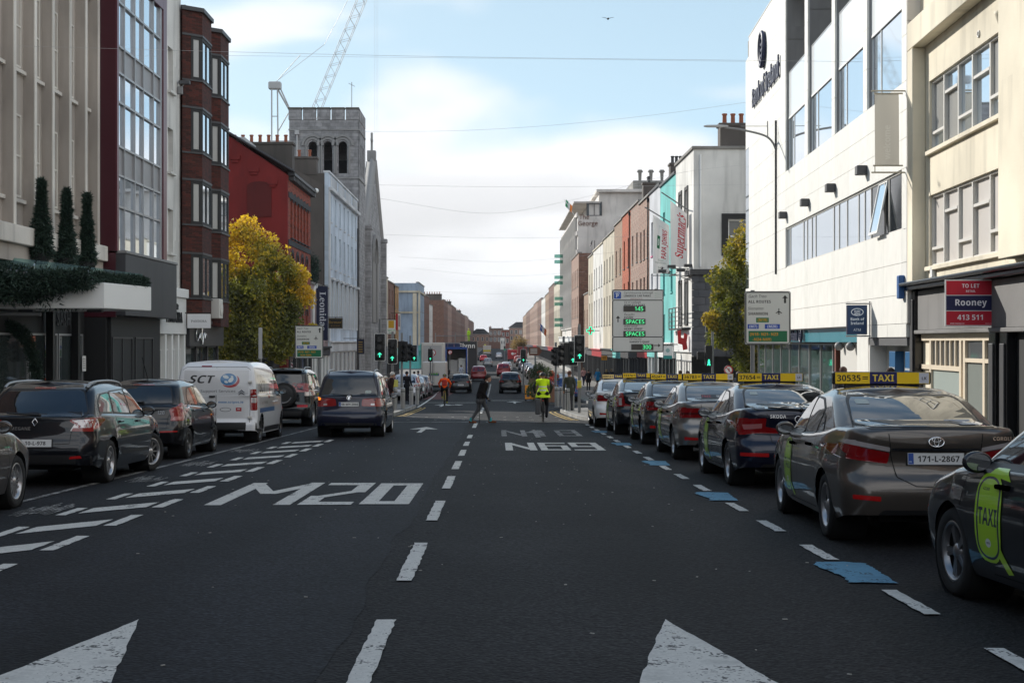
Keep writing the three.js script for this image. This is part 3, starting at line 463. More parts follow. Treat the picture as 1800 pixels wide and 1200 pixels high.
{
const X = -13, b = frame('narrow_house', 'narrow white painted building above a jewellery shop with ribbed fascia', 'building', X, 54.78, X, 59.65), B = b.base, L = b.L;
const fl = [5.1, 8.3, 11.5]; const holes = []; for (const v of fl) for (const u of [1.3, 3.0]) holes.push({ u, v, w: 0.95, h: 1.75 });
wallWith(b, 0, L, 2, 16.5, holes, M.white); for (const q of holes) addWindow(b, q.u, q.v, q.w, q.h, { sillMat: M.white, inset: 0.2 });
body(b, 0.002, L - 0.002, 16.4, 10, M.white); coping(b, 0, L, 16.5, M.concrete);
for (let i = 0; i < 26; i++) part(b, 'fascia_rib', bx(0.05 + i * 0.185, 0.05 + i * 0.185 + 0.14, 1.9 - B, 3.35 - B, 0.003, 0.25), M.whitePaint);
part(b, 'fascia_head', rbx(0.0, L + 0.12, 3.36 - B, 3.72 - B, 0.003, 0.34, 0.02, 1), M.whitePaint);
for (let i = 0; i < 5; i++) part(b, 'pilaster', rbx(0.1 + i * 1.13, 0.36 + i * 1.13, -0.8, 1.88 - B, 0.003, 0.2, 0.012, 1), M.whitePaint);
for (let i = 0; i < 4; i++) { const g = windowGeo(0.82, 2.75, 1, 1, 0.04), f = part(b, 'shop_window', g.frame, M.whitePaint); f.position.set(0.8 + i * 1.13, -0.1, 0.06); part(f, 'pane', g.pane, M.shopGlass); }
const t = part(b, 'shop_lettering', letters('PANDORA', 0.42, 0.04, fontSerif), M.black); t.position.set(2.5, 2.35 - B, 0.26); part(b, 'crown_mark', [poly([[-0.14, 0], [0.14, 0], [0.2, 0.2], [0.07, 0.1], [0, 0.24], [-0.07, 0.1], [-0.2, 0.2]], 0.04)], M.black).position.set(2.95, 2.86 - B, 0.26);
const s = thing('projecting_sign', 'white jewellery shop sign board projecting from the white house', 'sign', [X + 0.35, 2.43, -59.3]);
part(s, 'sign_board', rbx(0, 0.95, -0.29, 0.29, -0.05, 0.05, 0.01, 1), M.offWhite); const px = canvasTex(256, 160, (g, w, h) => { g.fillStyle = '#e2e2e4'; g.fillRect(0, 0, w, h); g.fillStyle = '#222'; g.font = '36px serif'; g.textAlign = 'center'; g.fillText('PANDORA', w / 2, 94); g.font = '18px serif'; g.fillText('♛', w / 2 + 30, 66); });
printed(s, 'print', 0.93, 0.56, px, [0.475, 0, 0.053]); part(s, 'bracket', [rod([-0.35, 0.33, 0], [0.95, 0.33, 0], 0.02), rod([0.1, 0.3, 0], [0.1, 0.33, 0], 0.02)], M.black);
}
{
const X = -13, b = frame('brick_oriel_building', 'red brown brick building with two stacks of dark framed corner bay windows', 'building', X, 59.68, X, 67.2), B = b.base, L = b.L;
body(b, 0, L, 15.2, 9, M.brickDark, B - 1, 0); part(b, 'front_wall', bx(0, L, 2.2 - B, 15.2 - B, 0.001, 0.12), M.brickDark);
coping(b, 0, L, 15.2, M.charcoal, 0.2, 0.2);
const rows = [3.4, 6.42, 9.38, 12.35], wh = 1.78;
for (const uc of [1.35, 5.35]) {
const o = 0.68, hw = 1.62, fr = 0.95, z0 = 0.12;
const P = [[uc - hw, z0], [uc - fr, z0 + o], [uc + fr, z0 + o], [uc + hw, z0]];
const prism = (ya, yb, grow = 0) => poly(P.map(([x, z]) => [x + (x < uc ? -grow : grow), -(z + (z > z0 ? grow : 0))]), yb - ya).rotateX(-Math.PI / 2).translate(0, ya - B, 0);
let y = 2.25; const segs = [[2.25, rows[0]], [rows[0] + wh, rows[1]], [rows[1] + wh, rows[2]], [rows[2] + wh, rows[3]], [rows[3] + wh, 15.15]];
for (const [a, c] of segs) part(b, 'bay_brickwork', boxUV(prism(a, c)), M.brickDark);
part(b, 'bay_coping', boxUV(prism(15.152, 15.32, 0.09)), M.charcoal);
for (const v of rows) {
part(b, 'bay_sill', boxUV(prism(v - 0.07, v - 0.001, 0.05)), M.charcoal); part(b, 'bay_head', boxUV(prism(v + wh + 0.001, v + wh + 0.09, 0.03)), M.charcoal);
const faces = [[P[0], P[1]], [P[1], P[2]], [P[3], P[2]]];
faces.forEach(([p, q], k) => { if (k !== 1) { const m = [lerp(p[0], q[0], 0.42), lerp(p[1], q[1], 0.42)], e = k ? -1 : 1; part(b, 'bay_cheek', boxUV(poly([p, m, [m[0] + 0.1 * e, m[1] - 0.12], [p[0] + 0.12 * e, p[1]]].map(([x, z]) => [x, -z]), wh - 0.02).rotateX(-Math.PI / 2).translate(0, v + 0.01 - B, 0)), M.brickDark); p = m; }
const w = Math.hypot(q[0] - p[0], q[1] - p[1]), th = Math.atan2(-(q[1] - p[1]), q[0] - p[0]) + (k === 2 ? Math.PI : 0);
const g = windowGeo(w - 0.02, wh, k === 1 ? 2 : 1, 1, 0.12), f = part(b, 'window', g.frame, M.black); f.position.set((p[0] + q[0]) / 2, v - B, (p[1] + q[1]) / 2); f.rotation.y = th; part(f, 'pane', g.pane, k === 1 ? M.glassMirror : M.glassPale);
});
}
}
shopfront(b, 0.05, L - 0.05, 2.35, { fascia: M.charcoal, pil: M.charcoal, corn: M.darkGrey, fh: 0.95, fz: 0.35, nx: 1, door: 1, bay: 2.6 });
const t = part(b, 'shop_lettering', [tube([[-1.2, 0.5, 0], [-1.5, 0.1, 0], [-1.35, -0.22, 0], [-1.0, -0.1, 0], [-0.75, 0.1, 0], [-0.8, -0.15, 0], [-0.5, 0.1, 0], [-0.45, -0.2, 0]], 0.035, 6, 40), tube([[-0.1, 0.25, 0], [-0.25, 0.55, 0], [-0.25, -0.4, 0], [0.05, 0.05, 0], [0.3, 0.1, 0], [0.25, -0.15, 0], [0.55, 0.08, 0], [0.9, -0.12, 0]], 0.035, 6, 40)], M.chrome); t.position.set(2.6, 1.85 - B, 0.40);
part(b, 'air_conditioner', [rbx(3.3, 4.1, 2.6 - B, 3.45 - B, 0.5, 0.95, 0.03, 1), lathe([[0.3, 0], [0.3, 0.03], [0.02, 0.03]], 18).rotateX(Math.PI / 2).translate(3.7, 3.02 - B, 0.955)], M.offWhite);
}
{
const X = -13, d0 = 90, d1 = 101, b = frame('gabled_brick_building', 'dark red painted gable end with a brown brick street front of arched windows', 'building', X, d0, X, d1), B = b.base, L = b.L, ye = 11.9;
const gw = 10.6, ap = 15.4; const gs = poly([[0, -1], [0, ye - B], [-gw / 2, ap - B], [-gw, ye - B], [-gw, -1]], 0.3).rotateY(-Math.PI / 2);
part(b, 'gable_wall', boxUV(gs.translate(0.3, 0, 0).rotateY(0)), M.redPaint).position.set(0, 0, 0);
b.children.at(-1).geometry = boxUV(poly([[0, -1], [0, ye - B], [gw / 2, ap - B], [gw, ye - B], [gw, -1]], 0.3).rotateY(Math.PI / 2).translate(0, 0, 0));
const r = (xx, y) => [xx, y];
const arch = new THREE.Shape(); arch.moveTo(-0.75, 0); arch.lineTo(0.75, 0); arch.lineTo(0.75, 1.9); for (let k = 1; k <= 8; k++) { const a = Math.PI * k / 8; arch.lineTo(0.75 * Math.cos(a), 1.9 + 0.3 * Math.sin(a)); } arch.closePath();
part(b, 'blind_arch', ex(arch, 0.05).rotateY(-Math.PI / 2).translate(-0.002, 8.3 - B + 1.0, -1.75), mt([0.12, 0.011, 0.010], 0.85, { map: T.mottle }));
for (let i = 0; i < 6; i++) { const z = -0.9 - i * 1.15, y = ye - 0.9 + (i * 1.15 + 0.9) * (ap - ye) / (gw / 2) - B; part(b, 'corbel', [bx(-0.12, -0.001, y - 0.28, y - 0.02, z - 0.32, z + 0.28), bx(-0.08, -0.001, y - 0.45, y - 0.285, z - 0.22, z + 0.18)], M.redPaint); }
const holes = [], W = [];
const row = (n, v, w, h, ny) => { for (let i = 0; i < n; i++) { const u = 0.9 + (L - 1.8) * (i + 0.5) / n; holes.push({ u, v, w, h, arch: true }); W.push([u, v, w, h, ny]); } };
row(6, 8.1, 0.85, 2.7, 2); row(4, 4.6, 0.95, 2.6, 2); row(4, 1.5, 0.95, 2.3, 2);
wallWith(b, 0.302, L, B - 1, ye, holes, M.brickRed);
for (const [u, v, w, h, ny] of W) addWindow(b, u, v, w, h - 0.01, { ny, inset: 0.2, sillMat: M.slate, glass: M.glass });
for (const y of [7.6, 4.1, 10.55]) part(b, 'brick_band', bx(0.302, L, y - B, y + 0.35 - B, 0.002, 0.05), M.slate);
for (const [u, v, w, h] of W) part(b, 'arch_head', (() => { const s = new THREE.Shape(); s.absarc(0, 0, w / 2 + 0.22, 0, Math.PI, false); s.absarc(0, 0, w / 2 + 0.01, Math.PI, 0, true); return ex(s, 0.04); })().translate(u, v + h - w / 2 - B, 0.002), M.slate);
part(b, 'eaves', [bx(0.302, L + 0.2, ye - B, ye + 0.2 - B, 0.0, 0.4), ...range(0.5, L, 0.6).map((x) => bx(x, x + 0.2, ye - 0.3 - B, ye - 0.01 - B, 0.002, 0.34))], M.charcoal);
const roof = new THREE.BufferGeometry(); const A = ye + 0.2 - B, P2 = ap + 0.08 - B; roof.setAttribute('position', new THREE.Float32BufferAttribute([-0.15, A, 0.42, L, A, 0.42, L, P2, -gw / 2, -0.15, A, 0.42, L, P2, -gw / 2, -0.15, P2, -gw / 2, -0.15, P2, -gw / 2, L, P2, -gw / 2, L, A, -gw - 0.2, -0.15, P2, -gw / 2, L, A, -gw - 0.2, -0.15, A, -gw - 0.2], 3)); roof.computeVertexNormals(); part(b, 'roof', boxUV(roof), M.slate);
part(b, 'verge', [rod([-0.16, A, 0.4], [-0.16, P2, -gw / 2], 0.08, 0.08, 4)], M.charcoal);
part(b, 'back_wall', bx(L - 0.3, L, -1, ye - B, -gw, -0.31), M.greyRender);
chimney(b, L - 0.6, 12.2, -3.4, 1.1, 4.6, 2.9, M.greyRender, 7);
part(b, 'dormer', [bx(4.5, 8.5, 12.4 - B, 14.6 - B, -6.4, -3.6), rbx(4.3, 8.7, 14.602 - B, 14.85 - B, -6.6, -3.4, 0.03, 1)], M.lightGrey);
shopfront(b, 0.35, L - 0.1, 1.25, { fascia: M.black, pil: M.charcoal, fh: 0.6, bay: 2.6, door: 1 });
part(b, 'lean_to_shop', bx(-2.4, -0.01, -0.6, 2.9, -9, -0.5), M.black); part(b, 'lean_to_roof', poly([[0, 2.9], [-2.9, 2.75], [-2.9, 2.9], [0, 3.55]], 9).translate(0, 0, -9.3), M.slate);
}
{
const b = terrace({ side: 'L', d0: 101.05, d1: 111.4, top: 5.6, name: 'low_house', label: 'low pink house with a white arch between the arched brick front and pale blue house', wall: M.pink, n: 3, floors: [{ v: 1.6, w: 0.9, h: 2.2, n: 4, arch: true }], fm: M.whitePaint, shop: { y: 1.1, fascia: M.slate, pil: M.whitePaint, fh: 0.55 } });
const s = new THREE.Shape(); s.moveTo(-1.5, -3.6); s.lineTo(-1.5, 0); s.absarc(0, 0, 1.5, Math.PI, 0, true); s.lineTo(1.5, -3.6); s.lineTo(1.25, -3.6); s.lineTo(1.25, 0); s.absarc(0, 0, 1.25, 0, Math.PI, false); s.lineTo(-1.25, -3.6); s.closePath();
part(b, 'white_arch', ex(s, 0.12).translate(2.6, 4.2 - b.base, 0.004), M.whitePaint); part(b, 'parapet_wall', bx(0.2, 10, 5.78 - b.base, 6.4 - b.base, -3, -2.6), M.brickOld);
const bush = single('wall_shrub', 'small dark shrub growing from the parapet of the low pink house', 'shrub', sprigs([[-13.4, 6.0, -103], [-13.5, 6.6, -104], [-13.6, 7.4, -104.2]], 0.8, 2600, 0.22, 23), needleMat);
}
{
const b = terrace({ side: 'L', d0: 111.7, d1: 134.7, top: 14.55, name: 'stucco_building', label: 'pale blue stucco building with white sash windows and balustraded parapet beside the church', wall: M.paleBlue, sideMat: M.greyRender, n: 7, fm: M.whitePaint, coping: M.paleBlueTrim, cornice: 13.2, cornMat: M.paleBlueTrim, depth: 9,
floors: [{ v: 10.9, w: 1.0, h: 2.0, sill: M.paleBlueTrim }, { v: 7.3, w: 1.1, h: 2.7, sill: M.paleBlueTrim }, { v: 2.7, w: 1.2, h: 3.5, sill: M.paleBlueTrim, nx: 2 }], shop: { y: 1.5, fascia: M.paleBlueTrim, pil: M.paleBlueTrim, fh: 0.7, bay: 3.2, frameM: M.whitePaint, glass: M.glassPale } });
const B = b.base, L = b.L; for (let i = 0; i < 7; i++) { const u = L * (i + 0.5) / 7; part(b, 'window_hood', rbx(u - 0.85, u + 0.85, 6.35 - B, 6.55 - B, 0.003, 0.3, 0.02, 1), M.paleBlueTrim); for (const s of [-0.75, 0.75]) part(b, 'window_pilaster', bx(u + s - 0.1, u + s + 0.1, 2.6 - B, 6.345 - B, 0.003, 0.12), M.paleBlueTrim); }
part(b, 'corner_pilaster', bx(-0.03, 0.7, 1.6 - B, 13.19 - B, 0.004, 0.1), M.paleBlueTrim); part(b, 'downpipe', rod([L - 0.6, 0, 0.1], [L - 0.6, 12 - B, 0.1], 0.07), M.charcoal);
for (let i = 0; i < 24; i++) if (i % 6) part(b, 'balustrade_panel', bx(0.5 + i * 0.94, 0.9 + i * 0.94, 13.65 - B, 14.4 - B, 0.003, 0.05), M.paleBlueTrim);
part(b, 'gable_wall', poly([[0.4, -1], [9, -1], [9, 16.8 - B], [6.2, 16.8 - B], [0.4, 13.6 - B]], 0.35).rotateY(Math.PI / 2).translate(-0.36, 0, 0), M.greyRender);
chimney(b, 0.4, 14.4, -2.7, 0.9, 3.6, 1.2, M.greyRender, 4); part(b, 'roof', poly([[0.4, 13.2 - B], [9, 13.2 - B], [6, 16.5 - B]], L - 0.1).rotateY(Math.PI / 2).translate(0, 0, 0), M.slate);
}
{
const t = thing('church_tower', 'square grey limestone church tower with three dark arched openings and battlements', 'church', [0, gy(138), -138]), B = gy(138);
const x0 = -19.5, x1 = -13, z0 = 2, z1 = -4.4, top = 22.3;
const face = (w, holes) => { const s = new THREE.Shape([[0, -1], [w, -1], [w, top - B], [0, top - B]].map((p) => new THREE.Vector2(...p))); for (const [u, v, ww, h] of holes) { const p = new THREE.Path(); p.moveTo(u - ww / 2, v - B); p.lineTo(u - ww / 2, v + h - ww / 2 - B); p.absarc(u, v + h - ww / 2 - B, ww / 2, Math.PI, 0, true); p.lineTo(u + ww / 2, v - B); p.closePath(); s.holes.push(p); } return ex(s, 0.55); };
const open = [[2.2, 17.3, 0.82, 3.0], [3.62, 17.3, 0.82, 3.0], [5.0, 17.3, 0.82, 3.0]];
part(t, 'front_wall', boxUV(face(6.5, open).translate(x0, 0, z0 - 0.55)), M.stone);
part(t, 'street_wall', boxUV(face(6.4, open.map((o) => [o[0] - 0.2, o[1], o[2], o[3]])).rotateY(Math.PI / 2).translate(x1 - 0.55, 0, z0 - 0.002 - 0.0)), M.stone);
part(t, 'back_wall', bx(x0, x1, -1, 16 - B, z1 - 0.5, z1), M.stone); part(t, 'far_wall', bx(x0, x0 + 0.5, -1, top - B, z1, z0 - 0.56), M.stone); part(t, 'rear_wall', [bx(x0, x1, 16 - B, top - B, z1 - 0.5, z1)], M.stone);
part(t, 'belfry_floor', bx(x0 + 0.5, x1 - 0.56, 15.5 - B, 15.8 - B, z1, z0 - 0.56), M.charcoal); part(t, 'louvre', bx(x0 + 1, x1 - 1, 16.6 - B, 19.2 - B, z1 + 0.3, z1 + 0.6), M.black);
part(t, 'tower_roof', bx(x0 + 0.5, x1 - 0.56, top - 0.6 - B, top - 0.4 - B, z1, z0 - 0.56), M.slate);
for (const [u, v, w, h] of open) { for (const k of [0.16, 0.42]) { const s = new THREE.Shape(); s.absarc(0, 0, w / 2 + k + 0.2, 0, Math.PI, false); s.absarc(0, 0, w / 2 + k, Math.PI, 0, true); part(t, 'arch_ring', ex(s, 0.05 + k * 0.25).translate(x0 + u, v + h - w / 2 - B, z0 + 0.002), M.limestone); } for (const s of [-1, 1]) part(t, 'colonnette', rod([x0 + u + s * (w / 2 + 0.2), 17.3 - B, z0 + 0.08], [x0 + u + s * (w / 2 + 0.2), 19.85 - B, z0 + 0.08], 0.09), M.limestone); }
for (let i = 0; i < 5; i++) { part(t, 'merlon', rbx(x0 - 0.06 + i * 1.34, x0 - 0.06 + i * 1.34 + 1.2, top - B, top + 1.0 - B, z0 - 0.5, z0 + 0.06, 0.03, 1), M.stone); part(t, 'merlon_cap', rbx(x0 - 0.1 + i * 1.34, x0 - 0.02 + i * 1.34 + 1.2, top + 1.002 - B, top + 1.16 - B, z0 - 0.55, z0 + 0.12, 0.02, 1), mt([0.17, 0.165, 0.14], 0.9, { map: T.mottle })); }
for (let i = 0; i < 4; i++) part(t, 'merlon', rbx(x1 - 0.5, x1 + 0.06, top - B, top + 1.1 - B, z0 - 0.56 - i * 1.5 - 1.3, z0 - 0.56 - i * 1.5, 0.03, 1), M.stone);
for (const y of [21.3, 16.8]) part(t, 'string_course', [bx(x0 - 0.06, x1 + 0.06, y - B, y + 0.14 - B, z0 + 0.001, z0 + 0.08), bx(x1 + 0.001, x1 + 0.08, y - B, y + 0.14 - B, z1, z0)], M.limestone);
part(t, 'downpipe', [rod([x0 + 0.75, 16.9 - B, z0 + 0.1], [x0 + 0.75, 20.9 - B, z0 + 0.1], 0.09), bx(x0 + 0.55, x0 + 0.95, 20.9 - B, 21.29 - B, z0 + 0.005, z0 + 0.3)], M.lightGrey);
part(t, 'aerial', [rod([x1 - 0.7, top + 1 - B, 1.5], [x1 - 0.7, top + 3.6 - B, 1.5], 0.03), rod([x1 - 1.0, top + 3.5 - B, 1.5], [x1 - 0.4, top + 3.2 - B, 1.5], 0.02)], M.midGrey);
const X = -13, b = frame('church', 'tall grey limestone church gable front with a great recessed arch window', 'church', X, 142.7, X, 163), BB = b.base, L = b.L, mid = L / 2, ap = 20.5, sh = 12.4;
const s = new THREE.Shape([[0, -1], [L, -1], [L, sh - BB], [mid, ap - BB], [0, sh - BB]].map((p) => new THREE.Vector2(...p))), hole = new THREE.Path(); hole.moveTo(mid - 2.6, 3.5 - BB); hole.lineTo(mid - 2.6, 9.9 - BB); hole.absarc(mid, 9.9 - BB, 2.6, Math.PI, 0, true); hole.lineTo(mid + 2.6, 3.5 - BB); hole.closePath(); s.holes.push(hole);
part(b, 'front_wall', ex(s, 0.8).translate(0, 0, -0.8), M.stone); part(b, 'nave_wall', bx(0.1, L - 0.1, -1, sh - 1 - BB, -14, -0.82), M.stone);
part(b, 'nave_roof', poly([[0, sh - 1 - BB], [L, sh - 1 - BB], [mid, ap - 0.6 - BB]], 13).translate(0, 0, -14), M.slate);
for (let k = 0; k < 3; k++) { const s2 = new THREE.Shape(); const r1 = 2.9 - k * 0.42, r0 = r1 - 0.4; s2.absarc(0, 0, r1, 0, Math.PI, false); s2.absarc(0, 0, r0, Math.PI, 0, true); part(b, 'arch_ring', ex(s2, 0.24).translate(mid, 9.9 - BB, 0.05 - k * 0.26), M.limestone); for (const q of [-1, 1]) part(b, 'shaft', rod([mid + q * (r1 - 0.2), 3.6 - BB, 0.1 - k * 0.26], [mid + q * (r1 - 0.2), 9.9 - BB, 0.1 - k * 0.26], 0.19), M.limestone); }
for (const q of [-1.15, 0, 1.15]) addWindow(b, mid + q, 4.4, 0.9, 6.4, { inset: 0.7, sill: false, ny: 5, nx: 2, fm: M.limestone, glass: M.glass });
for (const q of [0.5, L - 0.5]) part(b, 'buttress', [bx(q - 0.6, q + 0.6, -1, sh + 0.2 - BB, 0.002, 0.55), rbx(q - 0.7, q + 0.7, sh + 0.202 - BB, sh + 0.6 - BB, -0.4, 0.65, 0.04, 1)], M.stone);
for (const q of [-1, 1]) part(b, 'gable_coping', rod([mid + q * L / 2, sh + 0.1 - BB, -0.2], [mid, ap + 0.1 - BB, -0.2], 0.5, 0.5, 4), M.limestone);
part(b, 'gable_cross', [rbx(mid - 0.5, mid + 0.5, ap - BB, ap + 1.1 - BB, -0.7, 0.2, 0.05, 1), bx(mid - 0.12, mid + 0.12, ap + 1.1 - BB, ap + 3 - BB, -0.35, -0.13), bx(mid - 0.5, mid + 0.5, ap + 2.1 - BB, ap + 2.34 - BB, -0.34, -0.14)], M.limestone);
for (const q of [0.22, 0.78]) { const f = part(b, 'door', poly([[-1, -0.5], [1, -0.5], [1, 2.6], [0.7, 3.4], [0, 3.8], [-0.7, 3.4], [-1, 2.6]], 0.05), M.charcoal); f.position.set(L * q, 0.1, 0.003); }
}
const S = (rows, base) => rows.map((r) => ({ v: r[0], w: r[1] ?? 1.05, h: r[2] ?? 1.9, ...(r[3] ?? {}) }));
terrace({ side: 'L', d0: 163.3, d1: 171.8, top: 9.0, label: 'cream house next to the church gable', wall: M.creamPale, n: 2, floors: S([[6.2], [3.0], [0.8, 1.0, 1.6]]), shop: { fascia: M.black, y: 0.9 }, chim: [[0.9, 0.9, 2.2]] });
terrace({ side: 'L', d0: 171.85, d1: 182.6, top: 8.7, label: 'brown brick house with pale sashes past the cream house', wall: M.brickOld, n: 2, floors: S([[6.0], [3.1], [0.9, 1.0, 1.6]]), shop: { fascia: M.red, y: 0.7 }, pipe: 10.2 });
terrace({ side: 'L', d0: 182.65, d1: 190.8, top: 8.6, label: 'ochre rendered house before the far side street', wall: M.tan, n: 2, floors: S([[5.8], [3.0], [0.8, 1.0, 1.6]]), shop: { fascia: M.teal, y: 0.6 }, chim: [[0.8, 0.9, 2.6, -3, 2.2]] });
{ const b = terrace({ side: 'L', d0: 238, d1: 257, top: 11.2, label: 'pale blue corner house with cream quoins and a teal shop front', wall: M.blueWall, sideMat: M.blueWall, n: 5, depth: 9, floors: S([[6.6, 1.2, 2.6], [2.6, 1.2, 2.6]]), cornice: 9.6, cornMat: M.creamPale, shop: { fascia: M.teal, pil: M.teal, y: 1.0, fh: 0.9 } });
for (const u of [0]) part(b, 'quoin_strip', bx(-0.3, 0.5 - 0.3, 1 - b.base, 9.5 - b.base, -0.9 - u, -0.25 - u), M.creamPale); part(b, 'end_cornice', bx(-0.35, 0, 9.6 - b.base, 9.9 - b.base, -9, 0.2), M.creamPale); part(b, 'end_shopfront', [bx(-0.25, 0, -1, 1.5, -9, 0.2), bx(-0.4, -0.25, 1.5, 2.3, -9, 0.2)], M.teal); part(b, 'end_band', bx(-0.2, 0, 6.2 - b.base, 6.5 - b.base, -9, 0.1), M.creamPale); part(b, 'corner_pier', bx(-0.28, 1.4, 1 - b.base, 9.58 - b.base, 0.002, 0.25), M.creamPale); }
terrace({ side: 'L', d0: 257.05, d1: 276, top: 9.9, label: 'dark brick house behind the pale blue corner house', wall: M.brickOld, n: 4, floors: S([[6.6, 1.2, 2.2], [3.1, 1.2, 2.6]]), shop: { fascia: M.black, y: 0.8 } });
terrace({ side: 'L', d0: 276.05, d1: 290, top: 8.6, label: 'white rendered house in the left terrace past the brick houses', wall: M.white, n: 3, floors: S([[5.6, 1.2, 2.0], [2.6, 1.2, 2.2]]), shop: { fascia: M.navy, y: 0.8 } });
{ const walls = [M.brickOld, M.brickBrown, M.brickOld, M.brickGrey, M.brickOld, M.brickBrown, M.brickOld, M.brickOld], tops = [11.6, 11.4, 11.8, 11.2, 11.5, 11.9, 11.4, 11.7], names = ['tall brick house with a blank side wall over the blue hoarding', 'brown brick house second past the blue hoarding', 'brick house with a broad chimney in the far left terrace', 'greyish brick house midway along the far left terrace', 'brick house in the far left terrace behind the scaffold worker', 'brown brick house near the left end of the street', 'last but one brick house on the left side', 'end brick house of the left terrace'], cuts = [350, 378, 410, 455, 510, 575, 645, 715, 792];
for (let i = 0; i < 8; i++) terrace({ side: 'L', d0: cuts[i], d1: cuts[i + 1] - 0.05, top: tops[i], label: names[i], wall: walls[i], n: Math.round((cuts[i + 1] - cuts[i]) / 7), depth: 14, floors: S([[8.0, 1.5, 2.4], [4.4, 1.6, 2.8], [0.8, 1.6, 2.4]]), shop: { fascia: [M.navy, M.black, M.red, M.charcoal][i % 4], y: 0.4, bay: 7 }, chim: i % 2 ? [[0.1, 1.2, 4, -4, 2, 6]] : [[0.95, 1.4, 5, -4, 2.4, 7]], group: 'far left terrace' }); }
// ------------------------------------------------------------ right side of the street
T.ribs = dataTex(256, (u, v) => { const n = pfbm(u, v, 6, 4, 55), x = (u * 12) % 1, m = sstep(0.07, 0.03, x) * 0.16 * hash3(Math.floor(u * 12), 3, 1), s = pfbm(u, v * 0.06, 24, 3, 12); const k = 0.955 + 0.045 * (n - 0.5) - m - 0.06 * Math.max(0, s - 0.5); return [k, k * 0.995, k * 0.98]; }, 1.6);
const clad = [mt([0.86, 0.855, 0.83], 0.6, { map: T.ribs }), mt([0.83, 0.825, 0.80], 0.6, { map: T.ribs }), mt([0.88, 0.87, 0.845], 0.6, { map: T.ribs })];
{
const b = frame('bank_building', 'white stone clad bank building with deep upper bays and a long ribbon window', 'building', 10.8, 63.4, 9.5, 33.8), B = b.base, L = b.L, U = (d) => (63.4 - d) / 29.6 * L;
const Y = (rel) => rel + 1.6 - B, top = Y(13.0), deep = 1.9;
const bays = [[52.1, 48.0], [47.4, 43.2], [42.7, 38.7], [38.2, 34.3]], oB = Y(6.07), oT = Y(12.45), sB = Y(2.63), sT = Y(4.05), s0 = U(52.1), s1 = U(34.3), cB = Y(0.42);
part(b, 'core_wall', [bx(0.2, L - 0.01, -1, cB + 0.1, -12, -2.4), bx(0.3, s0, cB + 0.1, top - 0.02, -12, -0.062), bx(s0, L - 0.01, cB + 0.1, sB, -12, -0.062), bx(s1, L - 0.01, sB, top - 0.02, -12, -0.062), bx(s0, s1, sT, oB, -12, -0.062), bx(s0, s1, sB, sT, -12, -0.35), bx(s0, s1, oB, Y(9.56), -12, -0.6), bx(s0, s1, Y(9.56), top - 0.02, -12, -deep), bx(s0, s1, oT, top - 0.02, -deep, -0.062)], M.concrete);
const slab = plaster([0.42, 0.42, 0.425]);
for (let i = 0; i < 3; i++) part(b, 'pier', bx(U(bays[i][1]) + 0.002, U(bays[i + 1][0]) - 0.002, oB, oT, -deep, -0.062), slab);
for (const [a] of bays) for (const [y0, y1] of [[oB, Y(7.6)], [Y(7.6), Y(9.2)], [Y(9.2), Y(10.8)], [Y(10.8), oT]]) for (const [z0, z1] of y0 > Y(9) ? [[-deep, -1.0], [-0.99, -0.07]] : [[-0.4, -0.07]]) part(b, 'reveal_slab', bx(U(a) + 0.003, U(a) + 0.03, y0 + 0.01, y1 - 0.01, z0, z1 - 0.01), slab);
const cols = [...range(U(62.3), U(55.3), 1.75), ...range(U(55.3), s0, 1.6).slice(1)];
for (const [a, c] of bays) cols.push(U(a), (U(a) + U(c)) / 2, U(c)); cols.push(L - 0.005);
const rows = [cB, Y(1.1), Y(1.85), sB, sT, Y(4.75), Y(5.4), oB, Y(7.15), Y(8.2), Y(9.3), Y(10.4), Y(11.45), oT, top], cu = [...new Set(cols.map((c) => +c.toFixed(3)))].sort((p, q) => p - q);
let k = 0; for (let i = 0; i < cu.length - 1; i++) for (let j = 0; j < rows.length - 1; j++) {
const x = (cu[i] + cu[i + 1]) / 2, y = (rows[j] + rows[j + 1]) / 2; if (cu[i + 1] - cu[i] < 0.05) continue;
if (x > s0 && x < s1 && (y > sB && y < sT)) continue;
if (y > oB && y < oT && bays.some(([a, c]) => x > U(a) && x < U(c))) continue;
part(b, 'panel', bx(cu[i] + 0.005, cu[i + 1] - 0.005, rows[j] + 0.005, rows[j + 1] - 0.005, -0.06, 0), clad[(k++ * 5 + j) % 3]);
}
for (let j = 0; j < 11; j++) for (const z of [[-0.6, -0.005], [-1.3, -0.61]]) part(b, 'end_slab', bx(L - 0.004, L + 0.03, cB + j * 1.17 + 0.006, cB + (j + 1) * 1.17 - 0.006, z[0], z[1]), M.paleConcrete);
for (const [a, c] of bays) {
const x0 = U(a) + 0.04, x1 = U(c) - 0.02, w = x1 - x0, f = part(b, 'window', [bx(x0, x1, oB, oB + 0.06, -0.16, -0.11), bx(x0, x1, Y(7.93), Y(8.0), -0.16, -0.1), ...[0.0, 0.28, 0.9, 1].map((t) => bx(x0 + (w - 0.05) * t, x0 + (w - 0.05) * t + 0.05, oB, Y(7.93), -0.15, -0.12))], M.whitePaint);
for (const [t0, t1] of [[0, 0.28], [0.28, 0.9], [0.9, 1]]) part(f, 'pane', plane(w * (t1 - t0) - 0.05, Y(7.93) - oB - 0.06).translate(x0 + w * (t0 + t1) / 2, (Y(7.93) + oB) / 2, -0.14), M.glassMirror);
part(b, 'glass_balustrade', bx(x0, x1, Y(8.01), Y(9.56), -0.14, -0.11), mt([0.84, 0.87, 0.88], 0.1)); part(b, 'balustrade_rail', bx(x0, x1, Y(9.56), Y(9.6), -0.16, -0.1), M.alu);
}
